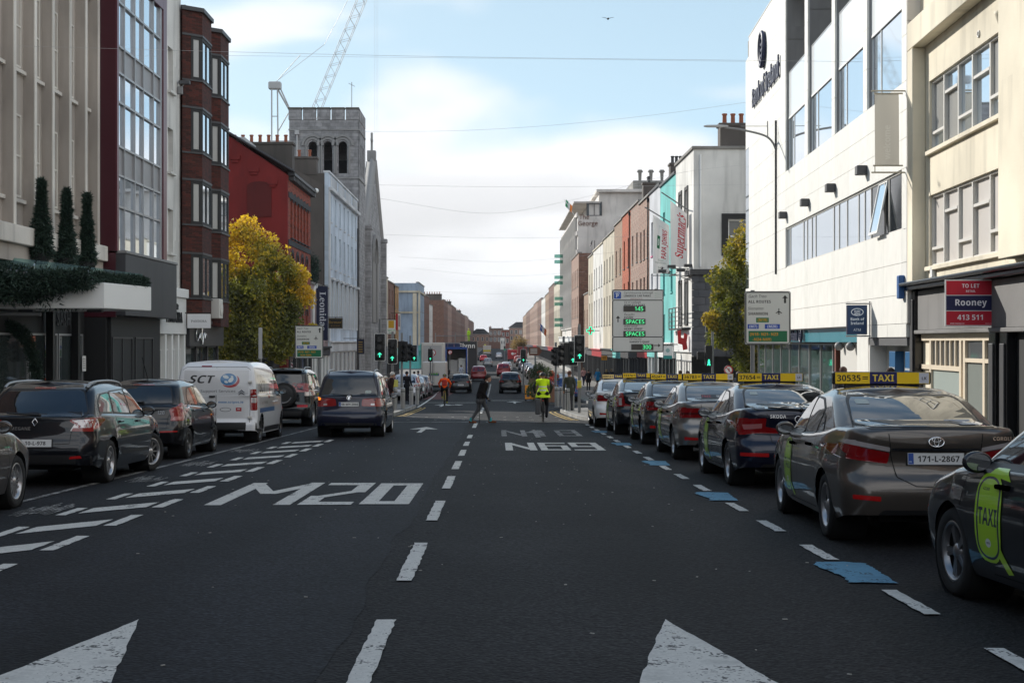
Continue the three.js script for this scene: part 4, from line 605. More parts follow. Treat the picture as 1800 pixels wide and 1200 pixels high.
{ const cuts = [0, 0.09, 0.15, 0.32, 0.38, 0.43, 0.60, 0.66, 0.70, 0.82, 0.9, 0.945, 1].map((t) => s0 + (s1 - s0) * (0.0 + t * 1)), dd = [52.1, 51.4, 48.6, 47.9, 47.0, 46.3, 43.2, 42.4, 41.2, 39.6, 38.8, 38.0, 36.4, 35.9, 34.3].map(U);
const f = part(b, 'ribbon_window', [bx(s0, s1, sB, sB + 0.05, -0.12, -0.05), bx(s0, s1, sT - 0.05, sT, -0.12, -0.05), ...dd.map((x) => bx(x - 0.03, x + 0.03, sB + 0.05, sT - 0.05, -0.1, -0.06))], M.offWhite);
for (let i = 0; i < dd.length - 1; i++) { const open = i === 12; const w = dd[i + 1] - dd[i] - 0.06, p = part(f, 'pane', plane(w, sT - sB - 0.1), i >= 11 ? M.glass : M.glassMirror); p.position.set((dd[i] + dd[i + 1]) / 2, (sB + sT) / 2, -0.08); }
const sash = part(b, 'open_sash', [bx(-0.5, 0.5, 0, 0.06, -0.04, 0), bx(-0.5, 0.5, 1.29, 1.35, -0.04, 0), bx(-0.5, -0.44, 0.06, 1.29, -0.04, 0), bx(0.44, 0.5, 0.06, 1.29, -0.04, 0)].map((g) => g.translate(0, -1.35, 0)), M.whitePaint); sash.position.set(U(36.6), sT - 0.03, -0.07); sash.rotation.x = -0.2; part(sash, 'pane', plane(0.88, 1.23).translate(0, -0.675, -0.02), M.glassMirror);
}
for (const d of [51.9, 47.2, 42.7, 38.3]) part(b, 'box_light', rbx(U(d) - 0.16, U(d) + 0.16, Y(4.38), Y(4.62), 0.002, 0.27, 0.02, 1), M.darkGrey);
for (const [y0, y1] of [[Y(2.3), Y(4.2)], [Y(4.25), Y(6.2)], [Y(6.25), Y(8.3)]]) part(b, 'corner_pane', bx(-0.02, 1.05, y0, y1, -0.06, -0.01), M.glassSky);
part(b, 'corner_panel', [bx(0, 1.06, Y(8.32), Y(12.2), -0.06, -0.004), bx(0, 1.06, cB + 0.02, Y(2.28), -0.06, -0.004), bx(0, 0.29, cB + 0.1, Y(12.2), -12, -0.063)], clad[0]);
part(b, 'soffit', bx(0.1, U(39.2), cB - 0.03, cB + 0.05, -2.3, -0.02), M.charcoal);
for (let i = 0; i < 7; i++) { const a = lerp(0.05, U(39.3), i / 7), c = lerp(0.05, U(39.3), (i + 1) / 7); part(b, 'fascia_panel', bx(a + 0.006, c - 0.006, Y(-0.02), cB - 0.035, -0.3, -0.16), M.tealGlass); }
const tl = part(b, 'sign_lettering', letters('Bank of Ireland', 0.33, 0.06), M.navy); tl.position.set(U(51.8), Y(0.02) + 0.02, -0.14); part(b, 'sign_emblem', [new THREE.TorusGeometry(0.22, 0.04, 8, 20).translate(U(49.2), Y(0.2), -0.06), ...[-0.08, 0, 0.08].map((y) => bx(U(49.2) - 0.12, U(49.2) + 0.12, Y(0.2) + y - 0.02, Y(0.2) + y + 0.02, -0.1, -0.03))], M.navy);
{ const a = 0.2, c = U(43.6), n = 9; for (let i = 0; i < n; i++) { const x0 = lerp(a, c, i / n), x1 = lerp(a, c, (i + 1) / n), g = windowGeo(x1 - x0 - 0.02, Y(-0.04) - 0.12, 1, 1, 0.05), f = part(b, 'shop_window', g.frame, M.alu); f.position.set((x0 + x1) / 2, 0.1, -0.5); part(f, 'pane', g.pane, mt([0.05, 0.085, 0.075], 0.04, { ior: 1.6 })); } }
part(b, 'door_frame', [bx(U(45.0), U(44.8), 0, Y(-0.04), -0.55, -0.42), bx(U(44.0), U(43.8), 0, Y(-0.04), -0.55, -0.42)], mt([0.18, 0.05, 0.03], 0.5));
part(b, 'stone_pier', bx(U(43.4), U(40.9), 0, Y(-0.03), -0.6, -0.3), M.offWhite); part(b, 'dark_doorway', bx(U(40.85), U(39.6), 0, Y(-0.03), -1.2, -0.9), M.charcoal);
part(b, 'stone_pier', bx(U(39.5), U(38.05), 0, cB, -0.6, -0.002), clad[1]);
for (const d of [42.9, 41.2]) part(b, 'globe_light', [new THREE.SphereGeometry(0.13, 14, 10).translate(U(d), Y(-0.14), -0.16), rod([U(d), Y(-0.14), -0.3], [U(d), Y(-0.14), -0.2], 0.05)], M.midGrey);
part(b, 'cash_machine_recess', [bx(U(38.0), U(33.9), -0.1, Y(-0.1), -0.9, -0.42), bx(U(38.0), U(37.85), -0.1, Y(-0.1), -0.419, -0.002)], M.offWhite); part(b, 'recess_head', bx(U(38.0), U(33.9), Y(-0.1), Y(0.1), -0.9, -0.03), M.darkGrey); for (const [p, q] of [[39.1, 37.7], [37.69, 35.8], [35.79, 33.85]]) part(b, 'panel', bx(U(p) + 0.005, U(q) - 0.005, Y(0.105), cB - 0.005, -0.9, 0), clad[1]);
for (const d of [36.2, 34.5]) { const m = part(b, 'cash_machine', rbx(U(d) - 0.33, U(d) + 0.33, 0.1, 2.5, -0.6, -0.2, 0.02, 1), mt([0.008, 0.10, 0.25], 0.4)); part(m, 'screen_panel', rbx(U(d) - 0.22, U(d) + 0.22, 1.15, 1.8, -0.205, -0.18, 0.01, 1), M.whitePaint); part(m, 'screen', plane(0.3, 0.22).translate(U(d), 1.55, -0.177), M.midGrey); part(m, 'keypad', rbx(U(d) - 0.22, U(d) + 0.22, 1.0, 1.14, -0.2, -0.08, 0.01, 1), M.charcoal); part(m, 'logo_lettering', letters('Bank of Ireland', 0.06, 0.006).translate(U(d), 2.05, -0.198), M.whitePaint); }
const nm = part(b, 'sign_lettering', letters('Bank of Ireland', 0.76, 0.05), M.navy); nm.position.set(U(57.0), Y(9.72), 0.04); nm.scale.x = 0.95;
part(b, 'sign_emblem', [new THREE.TorusGeometry(0.62, 0.09, 8, 28).scale(1, 1.05, 1).translate(U(57.6), Y(11.55), 0.1), new THREE.TorusGeometry(0.46, 0.045, 8, 28).translate(U(57.6), Y(11.55), 0.1), ...[-0.24, -0.02, 0.2].map((y) => poly([[-0.3, 0.08], [-0.12, -0.02], [0.08, 0.05], [0.3, -0.04], [0.3, 0.06], [0.08, 0.16], [-0.12, 0.08], [-0.3, 0.18]], 0.08).translate(U(57.6), Y(11.5) + y, 0.04))], M.navy);
part(b, 'alarm_box', rbx(U(34.1) - 0.12, U(34.1) + 0.12, Y(1.0), Y(1.55), 0.002, 0.14, 0.03, 2), M.blue);
part(b, 'parapet', rbx(1.06, L, top, top + 0.05, -0.5, 0.02, 0.015, 1), clad[1]);
}
{
const d = 37.7, X = 9.66, s = thing('cash_machine_sign', 'navy double sided bank sign hung from a bracket above the cash machines', 'sign', [X, gy(d), -d]), y0 = 1.6 + 0.18 - gy(d);
part(s, 'sign_board', rbx(-0.62, -0.1, y0, y0 + 0.76, -0.06, 0.06, 0.01, 1), M.navy);
printed(s, 'print', 0.5, 0.74, canvasTex(256, 384, (g, w, h) => { g.fillStyle = '#14375f'; g.fillRect(0, 0, w, h); g.strokeStyle = g.fillStyle = '#e8eef2'; g.lineWidth = 10; g.beginPath(); g.ellipse(128, 88, 78, 46, 0, 0, 7); g.stroke(); g.lineWidth = 9; for (const y of [68, 90, 112]) { g.beginPath(); g.moveTo(88, y); g.lineTo(118, y + 10); g.lineTo(140, y); g.lineTo(168, y + 8); g.stroke(); } g.font = 'bold 50px sans-serif'; g.textAlign = 'center'; g.fillText('Bank of', 128, 200); g.fillText('Ireland', 128, 256); g.font = '50px sans-serif'; g.fillText('ATM', 128, 344); }), [-0.36, y0 + 0.38, 0.063]);
part(s, 'bracket', [rod([-0.64, y0 + 0.8, 0], [0, y0 + 0.8, 0], 0.02), rod([-0.64, y0 - 0.04, 0], [0, y0 - 0.04, 0], 0.02), rod([-0.02, y0 - 0.1, 0], [-0.02, y0 + 0.86, 0], 0.018)], M.steel);
}
{
const d = 33.95, X = 9.5, s = thing('welcome_banner', 'grey cloth banner hung between two poles at the bank corner', 'banner', [X, gy(d), -d]), B = gy(d), y = (r) => r + 1.6 - B;
const g = new THREE.PlaneGeometry(0.56, 1.66, 8, 16), p = g.attributes.position; for (let i = 0; i < p.count; i++) p.setZ(i, 0.02 * Math.sin(p.getX(i) * 9 + p.getY(i) * 1.3)); g.computeVertexNormals();
const m = part(s, 'cloth', g, mt([0.62, 0.60, 0.56], 0.9, { transmission: 0.45, thickness: 0, map: canvasTex(128, 384, (c, w, h) => { c.fillStyle = '#cfcdc8'; c.fillRect(0, 0, w, h); c.save(); c.translate(82, 352); c.rotate(-Math.PI / 2); c.fillStyle = '#e0dfdb'; c.font = '46px sans-serif'; c.fillText('welcome', 0, 0); c.restore(); }), side: THREE.DoubleSide })); m.position.set(-0.42, y(4.94), 0);
part(s, 'pole_frame', [rod([-0.78, y(5.84), 0], [0.3, y(5.84), 0], 0.02), rod([-0.72, y(5.78), 0], [-0.05, y(5.78), 0], 0.02), rod([-0.74, y(4.1), 0], [-0.05, y(4.1), 0], 0.02), rod([-0.78, y(3.94), 0], [0.3, y(3.94), 0], 0.02), rod([-0.7, y(4.1), 0], [-0.7, y(3.94), 0], 0.012)], mt([0.42, 0.38, 0.30], 0.5));
}
{
const b = frame('cream_building', 'cream rendered building with staggered office windows over an empty dark shopfront', 'building', 9.8, 33.75, 9.3, 23.5), B = b.base, L = b.L, U = (d) => 33.75 - d, Y = (rel) => rel + 1.6 - B;
const holes = [[4.29, 1.58], [1.69, 1.6]].map(([v, h]) => ({ u: (U(32.9) + U(27.3)) / 2, v: v + 1.6, w: 5.62, h }));
wallWith(b, 0, L, B - 1, 8.6, holes, M.cream); body(b, 0.002, L - 0.002, 15, 10, M.cream);
part(b, 'upper_wall', bx(0, L, Y(7.0), Y(13), -0.3, 0), M.cream); part(b, 'head_beam', rbx(0, L, Y(6.72), Y(7.35), 0.002, 0.3, 0.02, 1), M.cream); part(b, 'near_pilaster', rbx(U(26.6), L, Y(1.5), Y(6.71), 0.002, 0.3, 0.02, 1), M.cream); part(b, 'end_pilaster', rbx(0, U(33.25), Y(1.3), Y(6.71), 0.002, 0.3, 0.02, 1), M.cream);
part(b, 'upper_window', windowGeo(5.2, 1.6, 4, 2, 0.07).frame, M.offWhite).position.set(5.0, Y(8.2), 0.06);
const xs = [0, 0.2, 0.395, 0.6, 0.81, 1].map((t) => lerp(U(32.9), U(27.3), t)), tr = [0.25, 0.72, 0.26, 0.66, 0.28];
[[4.29, 1.58, M.glassSky], [1.69, 1.6, mt([0.62, 0.58, 0.54], 0.35)]].forEach(([v, h, gm], fl) => {
const y0 = Y(v), y1 = Y(v + h), f = part(b, 'window', [bx(xs[0], xs[5], y0, y0 + 0.05, -0.2, -0.06), bx(xs[0], xs[5], y1 - 0.05, y1, -0.2, -0.06), ...xs.map((x, i) => bx(x - 0.035, x + 0.035, y0 + 0.05, y1 - 0.05, -0.2, i % 2 ? -0.04 : -0.06)), ...tr.map((t, i) => bx(xs[i] + 0.035, xs[i + 1] - 0.035, y0 + h * t - 0.03, y0 + h * t + 0.03, -0.19, -0.05))], M.offWhite);
tr.forEach((t, i) => { for (const [a, c] of [[0.05, h * t - 0.03], [h * t + 0.03, h - 0.05]]) { const q = (i + (a > 0.1 ? 1 : 0) + fl) % 4; part(f, 'pane', plane(xs[i + 1] - xs[i] - 0.07, c - a).translate((xs[i] + xs[i + 1]) / 2, y0 + (a + c) / 2, -0.13), fl ? gm : q === 1 ? M.glassPale : M.glassMirror); } });
part(b, 'sill', rbx(xs[0] - 0.1, xs[5] + 0.1, y0 - 0.1, y0 - 0.004, -0.1, 0.09, 0.01, 1), M.cream);
});
part(b, 'downpipe', [rod([U(26.95), Y(1.7), 0.09], [U(26.95), Y(5.75), 0.09], 0.055, 0.055, 12), lathe([[0.05, 0], [0.07, 0.1], [0.14, 0.3], [0.15, 0.36], [0.1, 0.36]], 12).translate(U(26.95), Y(5.75), 0.12), ...[2.6, 4.4].map((r) => lathe([[0.055, 0], [0.075, 0.01], [0.075, 0.09], [0.055, 0.1]], 12).translate(U(26.95), Y(r), 0.09))], M.cream);
part(b, 'vent', new THREE.TorusGeometry(0.06, 0.02, 6, 12).translate(U(28.9), Y(6.1), 0.01), M.offWhite); part(b, 'alarm_box', rbx(U(32.4) - 0.1, U(32.4) + 0.1, Y(1.42), Y(1.68), 0.002, 0.09, 0.02, 1), M.whitePaint);
part(b, 'fascia', rbx(0.35, L - 0.1, Y(0.26), Y(1.16), 0.003, 0.14, 0.01, 1), M.shopGrey); part(b, 'fascia_foot', rbx(0.3, L - 0.1, Y(0.17), Y(0.255), 0.003, 0.22, 0.02, 1), M.shopGrey);
part(b, 'cornice', [rbx(-0.15, L, Y(1.18), Y(1.27), 0.003, 0.34, 0.02, 1), rbx(-0.2, L, Y(1.272), Y(1.36), 0.003, 0.46, 0.03, 1)], M.blackGloss);
for (const [a, c] of [[-0.15, 0.3], [U(27.55), U(27.1)], [U(26.85), U(26.4)], [U(25.2), U(24.7)]]) { const y1 = a < 0 ? Y(1.17) : Y(0.165); part(b, 'pilaster', rbx(a, c, -0.6, y1, 0.004, 0.2, 0.015, 1), M.blackGloss); part(b, 'pilaster_panel', rbx(a + 0.09, c - 0.09, 0.3, y1 - 0.2, 0.2, 0.235, 0.015, 1), M.charcoal); }
part(b, 'window_surround', [bx(0.36, U(27.6), -0.6, 0.55, 0.003, 0.07), bx(0.36, U(27.6), Y(0.02), Y(0.165), 0.003, 0.07), ...[32.55, 30.05, 29.75, 28.35].map((d) => bx(U(d) - 0.07, U(d) + 0.07, 0.55, Y(0.02), 0.003, 0.07)), bx(0.36, U(30.0), Y(-0.62), Y(-0.52), 0.004, 0.068), bx(U(29.7), U(27.6), Y(-0.42), Y(-0.34), 0.004, 0.068), ...range(31.9, 30.4, -0.35).slice(0, 0), ...[32.1, 31.7, 31.3, 30.9, 30.5].map((d) => bx(U(d) - 0.035, U(d) + 0.035, Y(-0.52), Y(0.02), 0.004, 0.06))], M.creamPaint);
part(b, 'shop_window', plane(U(30.1) - U(32.5), Y(-0.62) - 0.55).translate((U(30.1) + U(32.5)) / 2, (Y(-0.62) + 0.55) / 2, 0.02), M.frosted); part(b, 'shop_window', plane(U(27.7) - U(29.7), Y(-0.42) - 0.55).translate((U(27.7) + U(29.7)) / 2, (Y(-0.42) + 0.55) / 2, 0.02), mt([0.20, 0.22, 0.20], 0.4));
part(b, 'transom_light', plane(U(27.7) - U(32.5), Y(0.02) - Y(-0.5)).translate((U(27.7) + U(32.5)) / 2, Y(-0.25), 0.015), M.glassMid); part(b, 'dark_doorway', bx(U(26.35), U(25.3), -0.5, Y(0.16), 0.003, 0.03), M.black);
}
{ // letting board standing out from the fascia
const d = 27.6, s = thing('letting_board', 'red and navy to let board fixed on the grey shop fascia', 'sign', [8.97, 1.6 + 0.73, -d], -0.06);
part(s, 'board', rbx(-0.475, 0.475, -0.44, 0.44, -0.03, 0, 0.004, 1), M.whitePaint);
printed(s, 'print', 0.94, 0.87, canvasTex(512, 474, (g, w, h) => { g.fillStyle = '#d9d6d6'; g.fillRect(0, 0, w, h); g.fillStyle = '#c4122f'; g.fillRect(8, 8, w - 16, 146); g.fillRect(8, 322, w - 16, 144); g.fillStyle = '#16184a'; g.fillRect(8, 162, w - 16, 152); g.fillStyle = '#f4eef0'; g.textAlign = 'center'; g.font = 'bold 56px sans-serif'; g.fillText('TO LET', w / 2, 80); g.font = 'bold 30px sans-serif'; g.fillText('RETAIL', w / 2, 126); g.font = 'bold 92px sans-serif'; g.fillText('Rooney', w / 2, 264); g.font = 'bold 76px sans-serif'; g.fillText('413 511', w / 2, 412); g.font = 'bold 18px sans-serif'; g.fillText('www.rooneys.eu', 120, 454); g.font = '12px sans-serif'; g.fillText('PSRA No. 002', 440, 454); }), [0, 0, 0.004]);
part(s, 'bracket', [rod([0.3, -0.3, -0.03], [0.55, -0.3, -0.5], 0.02), rod([0.3, 0.3, -0.03], [0.55, 0.3, -0.5], 0.02)], M.darkGrey);
}
{
const X = 10.5, dn = 78, b = frame('corner_restaurant', 'white corner building on a dark stone block base with cloth banners', 'building', X, 85.8, X, dn), B = b.base, L = b.L, top = 11.9, Y = (r) => r + 1.6 - B;
const holes = [[1.9, 8.0, 1.1, 2.0], [4.6, 8.0, 1.1, 2.0], [1.9, 2.6, 1.1, 2.3], [4.6, 2.6, 1.1, 2.3]].map(([u, v, w, h]) => ({ u: u + 0.3, v, w, h }));
wallWith(b, 0, L - 0.3, B - 1, top, holes, M.white); for (const q of holes) { addWindow(b, q.u, q.v, q.w, q.h, { fm: M.whitePaint, sillMat: M.black, glass: M.glass }); part(b, 'window_surround', [bx(q.u - q.w / 2 - 0.2, q.u - q.w / 2, q.v - B, q.v + q.h - B, 0.002, 0.05), bx(q.u + q.w / 2, q.u + q.w / 2 + 0.2, q.v - B, q.v + q.h - B, 0.002, 0.05), bx(q.u - q.w / 2 - 0.2, q.u + q.w / 2 + 0.2, q.v + q.h - B, q.v + q.h + 0.2 - B, 0.002, 0.05)], M.black); }
const sw = new THREE.Shape([[0, -1], [20, -1], [20, top - B], [0, top - B]].map((p) => new THREE.Vector2(...p))), ho = new THREE.Path(); ho.moveTo(1.85, Y(4.75)); ho.lineTo(3.35, Y(4.75)); ho.lineTo(3.35, Y(6.55)); ho.lineTo(1.85, Y(6.55)); ho.closePath(); sw.holes.push(ho);
part(b, 'side_wall', boxUV(ex(sw, 0.3).rotateY(Math.PI / 2).translate(L - 0.3, 0, 0)), M.white);
{ const f = part(b, 'window', windowGeo(1.5, 1.8, 1, 2, 0.08).frame, M.whitePaint); f.position.set(L - 0.16, Y(4.75), -2.6); f.rotation.y = Math.PI / 2; part(f, 'pane', windowGeo(1.5, 1.8, 1, 2, 0.08).pane, M.glassMid); }
part(b, 'window_surround', [bx(L + 0.002, L + 0.06, Y(4.6), Y(6.85), -1.85, -1.5), bx(L + 0.002, L + 0.06, Y(4.6), Y(6.85), -3.7, -3.35), bx(L + 0.002, L + 0.06, Y(6.55), Y(6.85), -3.35, -1.85)], M.black);
coping(b, 0, L + 0.1, top, M.concrete); part(b, 'side_coping', rbx(L - 0.45, L + 0.1, top - B, top + 0.16 - B, -20, -0.4, 0.02, 1), M.concrete); part(b, 'roof', bx(0, L - 0.3, 11 - B, 11.5 - B, -20, -0.4), M.slate); part(b, 'rear_wall', bx(0, L - 0.31, -1, 11 - B, -19, -0.31), M.white);
chimney(b, L - 0.6, 11.9, -2.2, 0.9, 1.5, 1.25, M.greyRender, 3); part(b, 'downpipe', [rod([L + 0.08, Y(4), -0.35], [L + 0.08, top - 0.3 - B, -0.35], 0.05)], M.whitePaint);
const bt = Y(3.55), ch = 0.395; part(b, 'string_course', rbx(L - 2.2, L + 0.22, bt, bt + 0.32, -9, 0.22, 0.03, 1), M.charcoal);
const st = [M.stoneDark, M.stoneDarkB, M.stoneDarkC]; let k = 0;
for (let j = 0; j < 11; j++) { const y1 = bt - j * ch - 0.004, y0 = y1 - ch + 0.012; let z = 0.1 - (j % 2 ? 0 : 0.36); if (j % 2 === 0) part(b, 'stone_block', rbx(L + 0.002, L + 0.1, y0, y1, z, 0.1, 0.012, 1), st[k++ % 3]); for (; z > -7; z -= 0.735) part(b, 'stone_block', rbx(L + 0.002, L + 0.1, y0, y1, z - 0.725, z, 0.012, 1), st[(k++ * 7 + j) % 3]); }
part(b, 'plinth', rbx(L + 0.002, L + 0.14, -0.8, bt - 11 * ch, -7.5, 0.12, 0.02, 1), M.blackGloss);
part(b, 'side_shopfront', rbx(L + 0.002, L + 0.1, -0.8, Y(0.1), -12, -7.6, 0.02, 1), M.charcoal);
part(b, 'fascia', rbx(0, L - 0.01, Y(-0.6), Y(0.62), 0.002, 0.12, 0.02, 1), M.whitePaint); const gg = windowGeo(2.1, 2.6, 2, 1, 0.07); for (const u of [1.5, 4.0, 6.3]) { const f = part(b, 'shop_window', gg.frame, M.alu); f.position.set(u, -0.1, 0.04); part(f, 'pane', gg.pane, M.shopGlass); }
part(b, 'balcony', [bx(0.6, 6.6, Y(0.66), Y(0.74), 0.002, 0.5), ...[0.9, 1.15, 1.4, 1.65].map((h) => rod([0.6, Y(h), 0.47], [6.6, Y(h), 0.47], 0.02, 0.02, 5)), ...range(0.6, 6.6, 1.5).map((u) => rod([u, Y(0.74), 0.47], [u, Y(1.9), 0.47], 0.03, 0.03, 5)), rod([0.6, Y(1.9), 0.47], [6.6, Y(1.9), 0.47], 0.03)], M.black);
part(b, 'red_sign', poly([[-0.25, -0.45], [-0.05, -0.5], [0, -0.2], [0.22, -0.15], [0.25, 0.5], [0.12, 0.55], [0.1, 0.15], [-0.08, 0.1], [-0.1, 0.4], [-0.25, 0.3], [-0.2, -0.1]].map(([x, y]) => [-x, y]), 0.12, 0.02).rotateY(Math.PI / 2).translate(6.6, Y(0.05), 0.45), M.red);
printed(b, 'street_name_plate', 1.9, 0.5, canvasTex(256, 64, (g, w, h) => { g.fillStyle = '#1a1d22'; g.fillRect(0, 0, w, h); g.strokeStyle = '#ccc'; g.lineWidth = 3; g.strokeRect(3, 3, w - 6, h - 6); g.fillStyle = '#ddd'; g.textAlign = 'center'; g.font = 'bold 26px serif'; g.fillText('BEDFORD ROW', w / 2, 30); g.font = 'bold 19px serif'; g.fillText('Rae Bedford', w / 2, 53); }), [L + 0.105, Y(0.75), -1.55], Math.PI / 2);
part(b, 'alarm_box', rbx(L + 0.002, L + 0.2, Y(4.25), Y(4.7), -2.4, -2.1, 0.02, 1), M.creamPaint);
}
function clothBanner(name, label, x, d, y0, w, h, slant, tex) {
const s = thing(name, label, 'banner', [x, y0, -d]); const g = new THREE.PlaneGeometry(w, h, 10, 16), p = g.attributes.position; for (let i = 0; i < p.count; i++) { const u = p.getX(i) / w + 0.5, v = p.getY(i) / h + 0.5; p.setXYZ(i, p.getX(i), p.getY(i) + h / 2 + slant * (1 - u) * v, 0.05 * Math.sin(u * 7 + v * 3)); } g.computeVertexNormals();
part(s, 'cloth', g, mt([0.85, 0.85, 0.85], 0.8, { map: tex, side: THREE.DoubleSide, transmission: 0.12, thickness: 0 })); part(s, 'pole_frame', [rod([-w / 2 - 0.5, h + slant + 0.45, 0], [w / 2 + 0.55, h - 0.1, 0], 0.035), rod([w / 2, -0.15, 0], [w / 2 + 0.55, 0.1, 0], 0.025), rod([-w / 2, -0.1, 0], [w / 2 + 0.6, -0.1, 0], 0.025)], M.galv); return s;
}
clothBanner('restaurant_banner', 'large white banner with red script on the white corner building', 9.95, 80, 1.6 + 4.1, 0.92, 2.9, 0.75, canvasTex(256, 768, (g, w, h) => { g.fillStyle = '#f2f0ee'; g.fillRect(0, 0, w, h); g.save(); g.translate(172, 640); g.rotate(-Math.PI / 2 + 0.06); g.fillStyle = '#cc1422'; g.font = 'italic bold 172px serif'; g.fillText('Supermac\u2019s', -20, 20, 590); g.fillRect(150, 26, 400, 8); g.restore(); }));
clothBanner('pizza_banner', 'smaller white banner with a red framed name beside the larger script banner', 9.55, 85, 1.6 + 3.95, 0.95, 2.8, 0.65, canvasTex(256, 768, (g, w, h) => { g.fillStyle = '#efeeec'; g.fillRect(0, 0, w, h); g.save(); g.translate(148, 330); g.rotate(-Math.PI / 2 + 0.05); g.fillStyle = '#c8cfca'; g.fillRect(-235, -64, 470, 150); g.fillStyle = '#f6f4f2'; g.fillRect(-229, -58, 458, 138); g.fillStyle = '#c4142c'; g.textAlign = 'center'; g.font = 'bold 108px sans-serif'; g.fillText('PAPA JOHNS', 0, 66, 440); g.fillStyle = '#0f6b45'; g.fillRect(-90, -84, 180, 44); g.fillStyle = '#fff'; g.font = 'bold 34px sans-serif'; g.fillText('PIZZA', 0, -50); g.restore(); g.fillStyle = '#9aa39c'; g.textAlign = 'center'; g.font = 'bold 30px serif'; g.fillText('Better', 120, 590); g.fillText('Ingredients.', 120, 622); g.fillText('Better', 120, 690); g.fillText('Pizza.', 120, 722); }));
const fl2 = (o = {}) => [{ v: 8.0, w: 1.0, h: 1.75, ...o }, { v: 4.6, w: 1.0, h: 2.6, ...o }, { v: 1.3, w: 1.0, h: 2.0, ...o }];
terrace({ side: 'R', d0: 85.85, d1: 94, top: 11.5, label: 'bright teal house behind the cloth banners', wall: M.teal, n: 2, floors: fl2({ sill: M.teal }), shop: { fascia: M.whitePaint, pil: M.charcoal, y: 1.4, fh: 0.8 }, coping: M.charcoal });
terrace({ side: 'R', d0: 94.05, d1: 100.7, top: 11.7, label: 'pale lilac grey house with pink window sills', wall: M.paleGrey, n: 2, floors: [{ v: 7.4, w: 1.0, h: 2.3, sill: M.pinkPaint }, { v: 3.4, w: 1.0, h: 2.8, sill: M.pinkPaint }], shop: { fascia: M.teal, pil: M.whitePaint, y: 1.2 }, coping: M.charcoal, chim: [[0.1, 0.9, 1.2]] });
terrace({ side: 'R', d0: 100.75, d1: 108, top: 11.7, label: 'pale pink brick house next to the lilac grey house', wall: M.brickPink, n: 3, floors: [{ v: 7.5, w: 1.0, h: 2.1 }, { v: 3.5, w: 1.05, h: 2.7 }], shop: { fascia: M.red, pil: M.charcoal, y: 1.1 }, pipe: 7.0, chim: [[0.06, 0.9, 1.2]] });
terrace({ side: 'R', d0: 108.05, d1: 115, top: 12.0, label: 'brown brick house with grass sprouting from its parapet', wall: M.brickBrown, n: 2, floors: [{ v: 7.6, w: 1.05, h: 2.2 }, { v: 3.4, w: 1.05, h: 2.8 }], shop: { fascia: M.black, y: 1.0 }, chim: [[0.9, 1.1, 2.4, -3, 3]] });
terrace({ side: 'R', d0: 115.05, d1: 122.7, top: 12.0, label: 'vivid orange brick house in the right hand terrace', wall: M.orange, n: 2, floors: [{ v: 7.6, w: 1.05, h: 2.3, sill: M.charcoal }, { v: 3.4, w: 1.05, h: 3.0, sill: M.charcoal }], fm: M.charcoal, shop: { fascia: M.charcoal, y: 0.9 }, pipe: 7.4 });
terrace({ side: 'R', d0: 122.75, d1: 131, top: 11.9, label: 'greyish brown brick house past the orange house', wall: M.brickTan, n: 2, floors: [{ v: 7.4, w: 1.05, h: 2.2 }, { v: 3.2, w: 1.05, h: 2.8 }], shop: { fascia: M.teal, y: 0.8 }, chim: [[0.08, 1.1, 1.9, -3, 4]] });
terrace({ side: 'R', d0: 131.05, d1: 145, top: 11.6, label: 'wide tan brick house in the middle of the right terrace', wall: M.creamPale, n: 4, floors: [{ v: 7.3, w: 1.05, h: 2.2 }, { v: 3.2, w: 1.05, h: 2.7 }], shop: { fascia: M.black, y: 0.8 }, chim: [[0.04, 1, 1.2]] });
terrace({ side: 'R', d0: 145.05, d1: 160, top: 11.4, label: 'ivory painted house with tall sashes before the dark brick gable', wall: M.white, n: 4, floors: [{ v: 7.2, w: 1.05, h: 2.2 }, { v: 3.2, w: 1.05, h: 2.8 }], shop: { fascia: M.red, y: 0.7 }, coping: M.creamPale });
terrace({ side: 'R', d0: 160.05, d1: 168.5, top: 11.2, label: 'narrow beige house just before the dark brick gable', wall: M.creamPale, n: 2, floors: [{ v: 7.0, w: 1.05, h: 2.2 }, { v: 3.1, w: 1.05, h: 2.8 }], shop: { fascia: M.charcoal, y: 0.7 } });
{ const b = terrace({ side: 'R', d0: 178, d1: 195.5, top: 12.4, x: 9.9, label: 'dark brick house whose side wall stands below the hotel', wall: M.brickPink, sideMat: M.brickOld, n: 4, floors: [{ v: 8.4, w: 1.2, h: 2.2 }, { v: 4.6, w: 1.2, h: 2.6 }, { v: 1.2, w: 1.2, h: 2.2 }], shop: { fascia: M.charcoal, y: 0.6 } }); part(b, 'end_wall', bx(b.L, b.L + 0.1, -1, 12.4 - b.base, -11, -0.01), M.brickOld); part(b, 'dish_aerial', [rod([b.L - 1, 12.4 - b.base, -2], [b.L - 1, 14 - b.base, -2], 0.04), lathe([[0.02, 0], [0.3, 0.06], [0.45, 0.16]], 12).rotateX(1.2).translate(b.L - 1, 13.6 - b.base, -1.7)], M.charcoal); }
terrace({ side: 'R', d0: 168.6, d1: 177.9, top: 7.2, label: 'low shop set between the beige house and dark brick gable', wall: M.brickTan, n: 2, floors: [{ v: 3.2, w: 1.1, h: 2.2 }], shop: { fascia: M.black, y: 0.8 } });
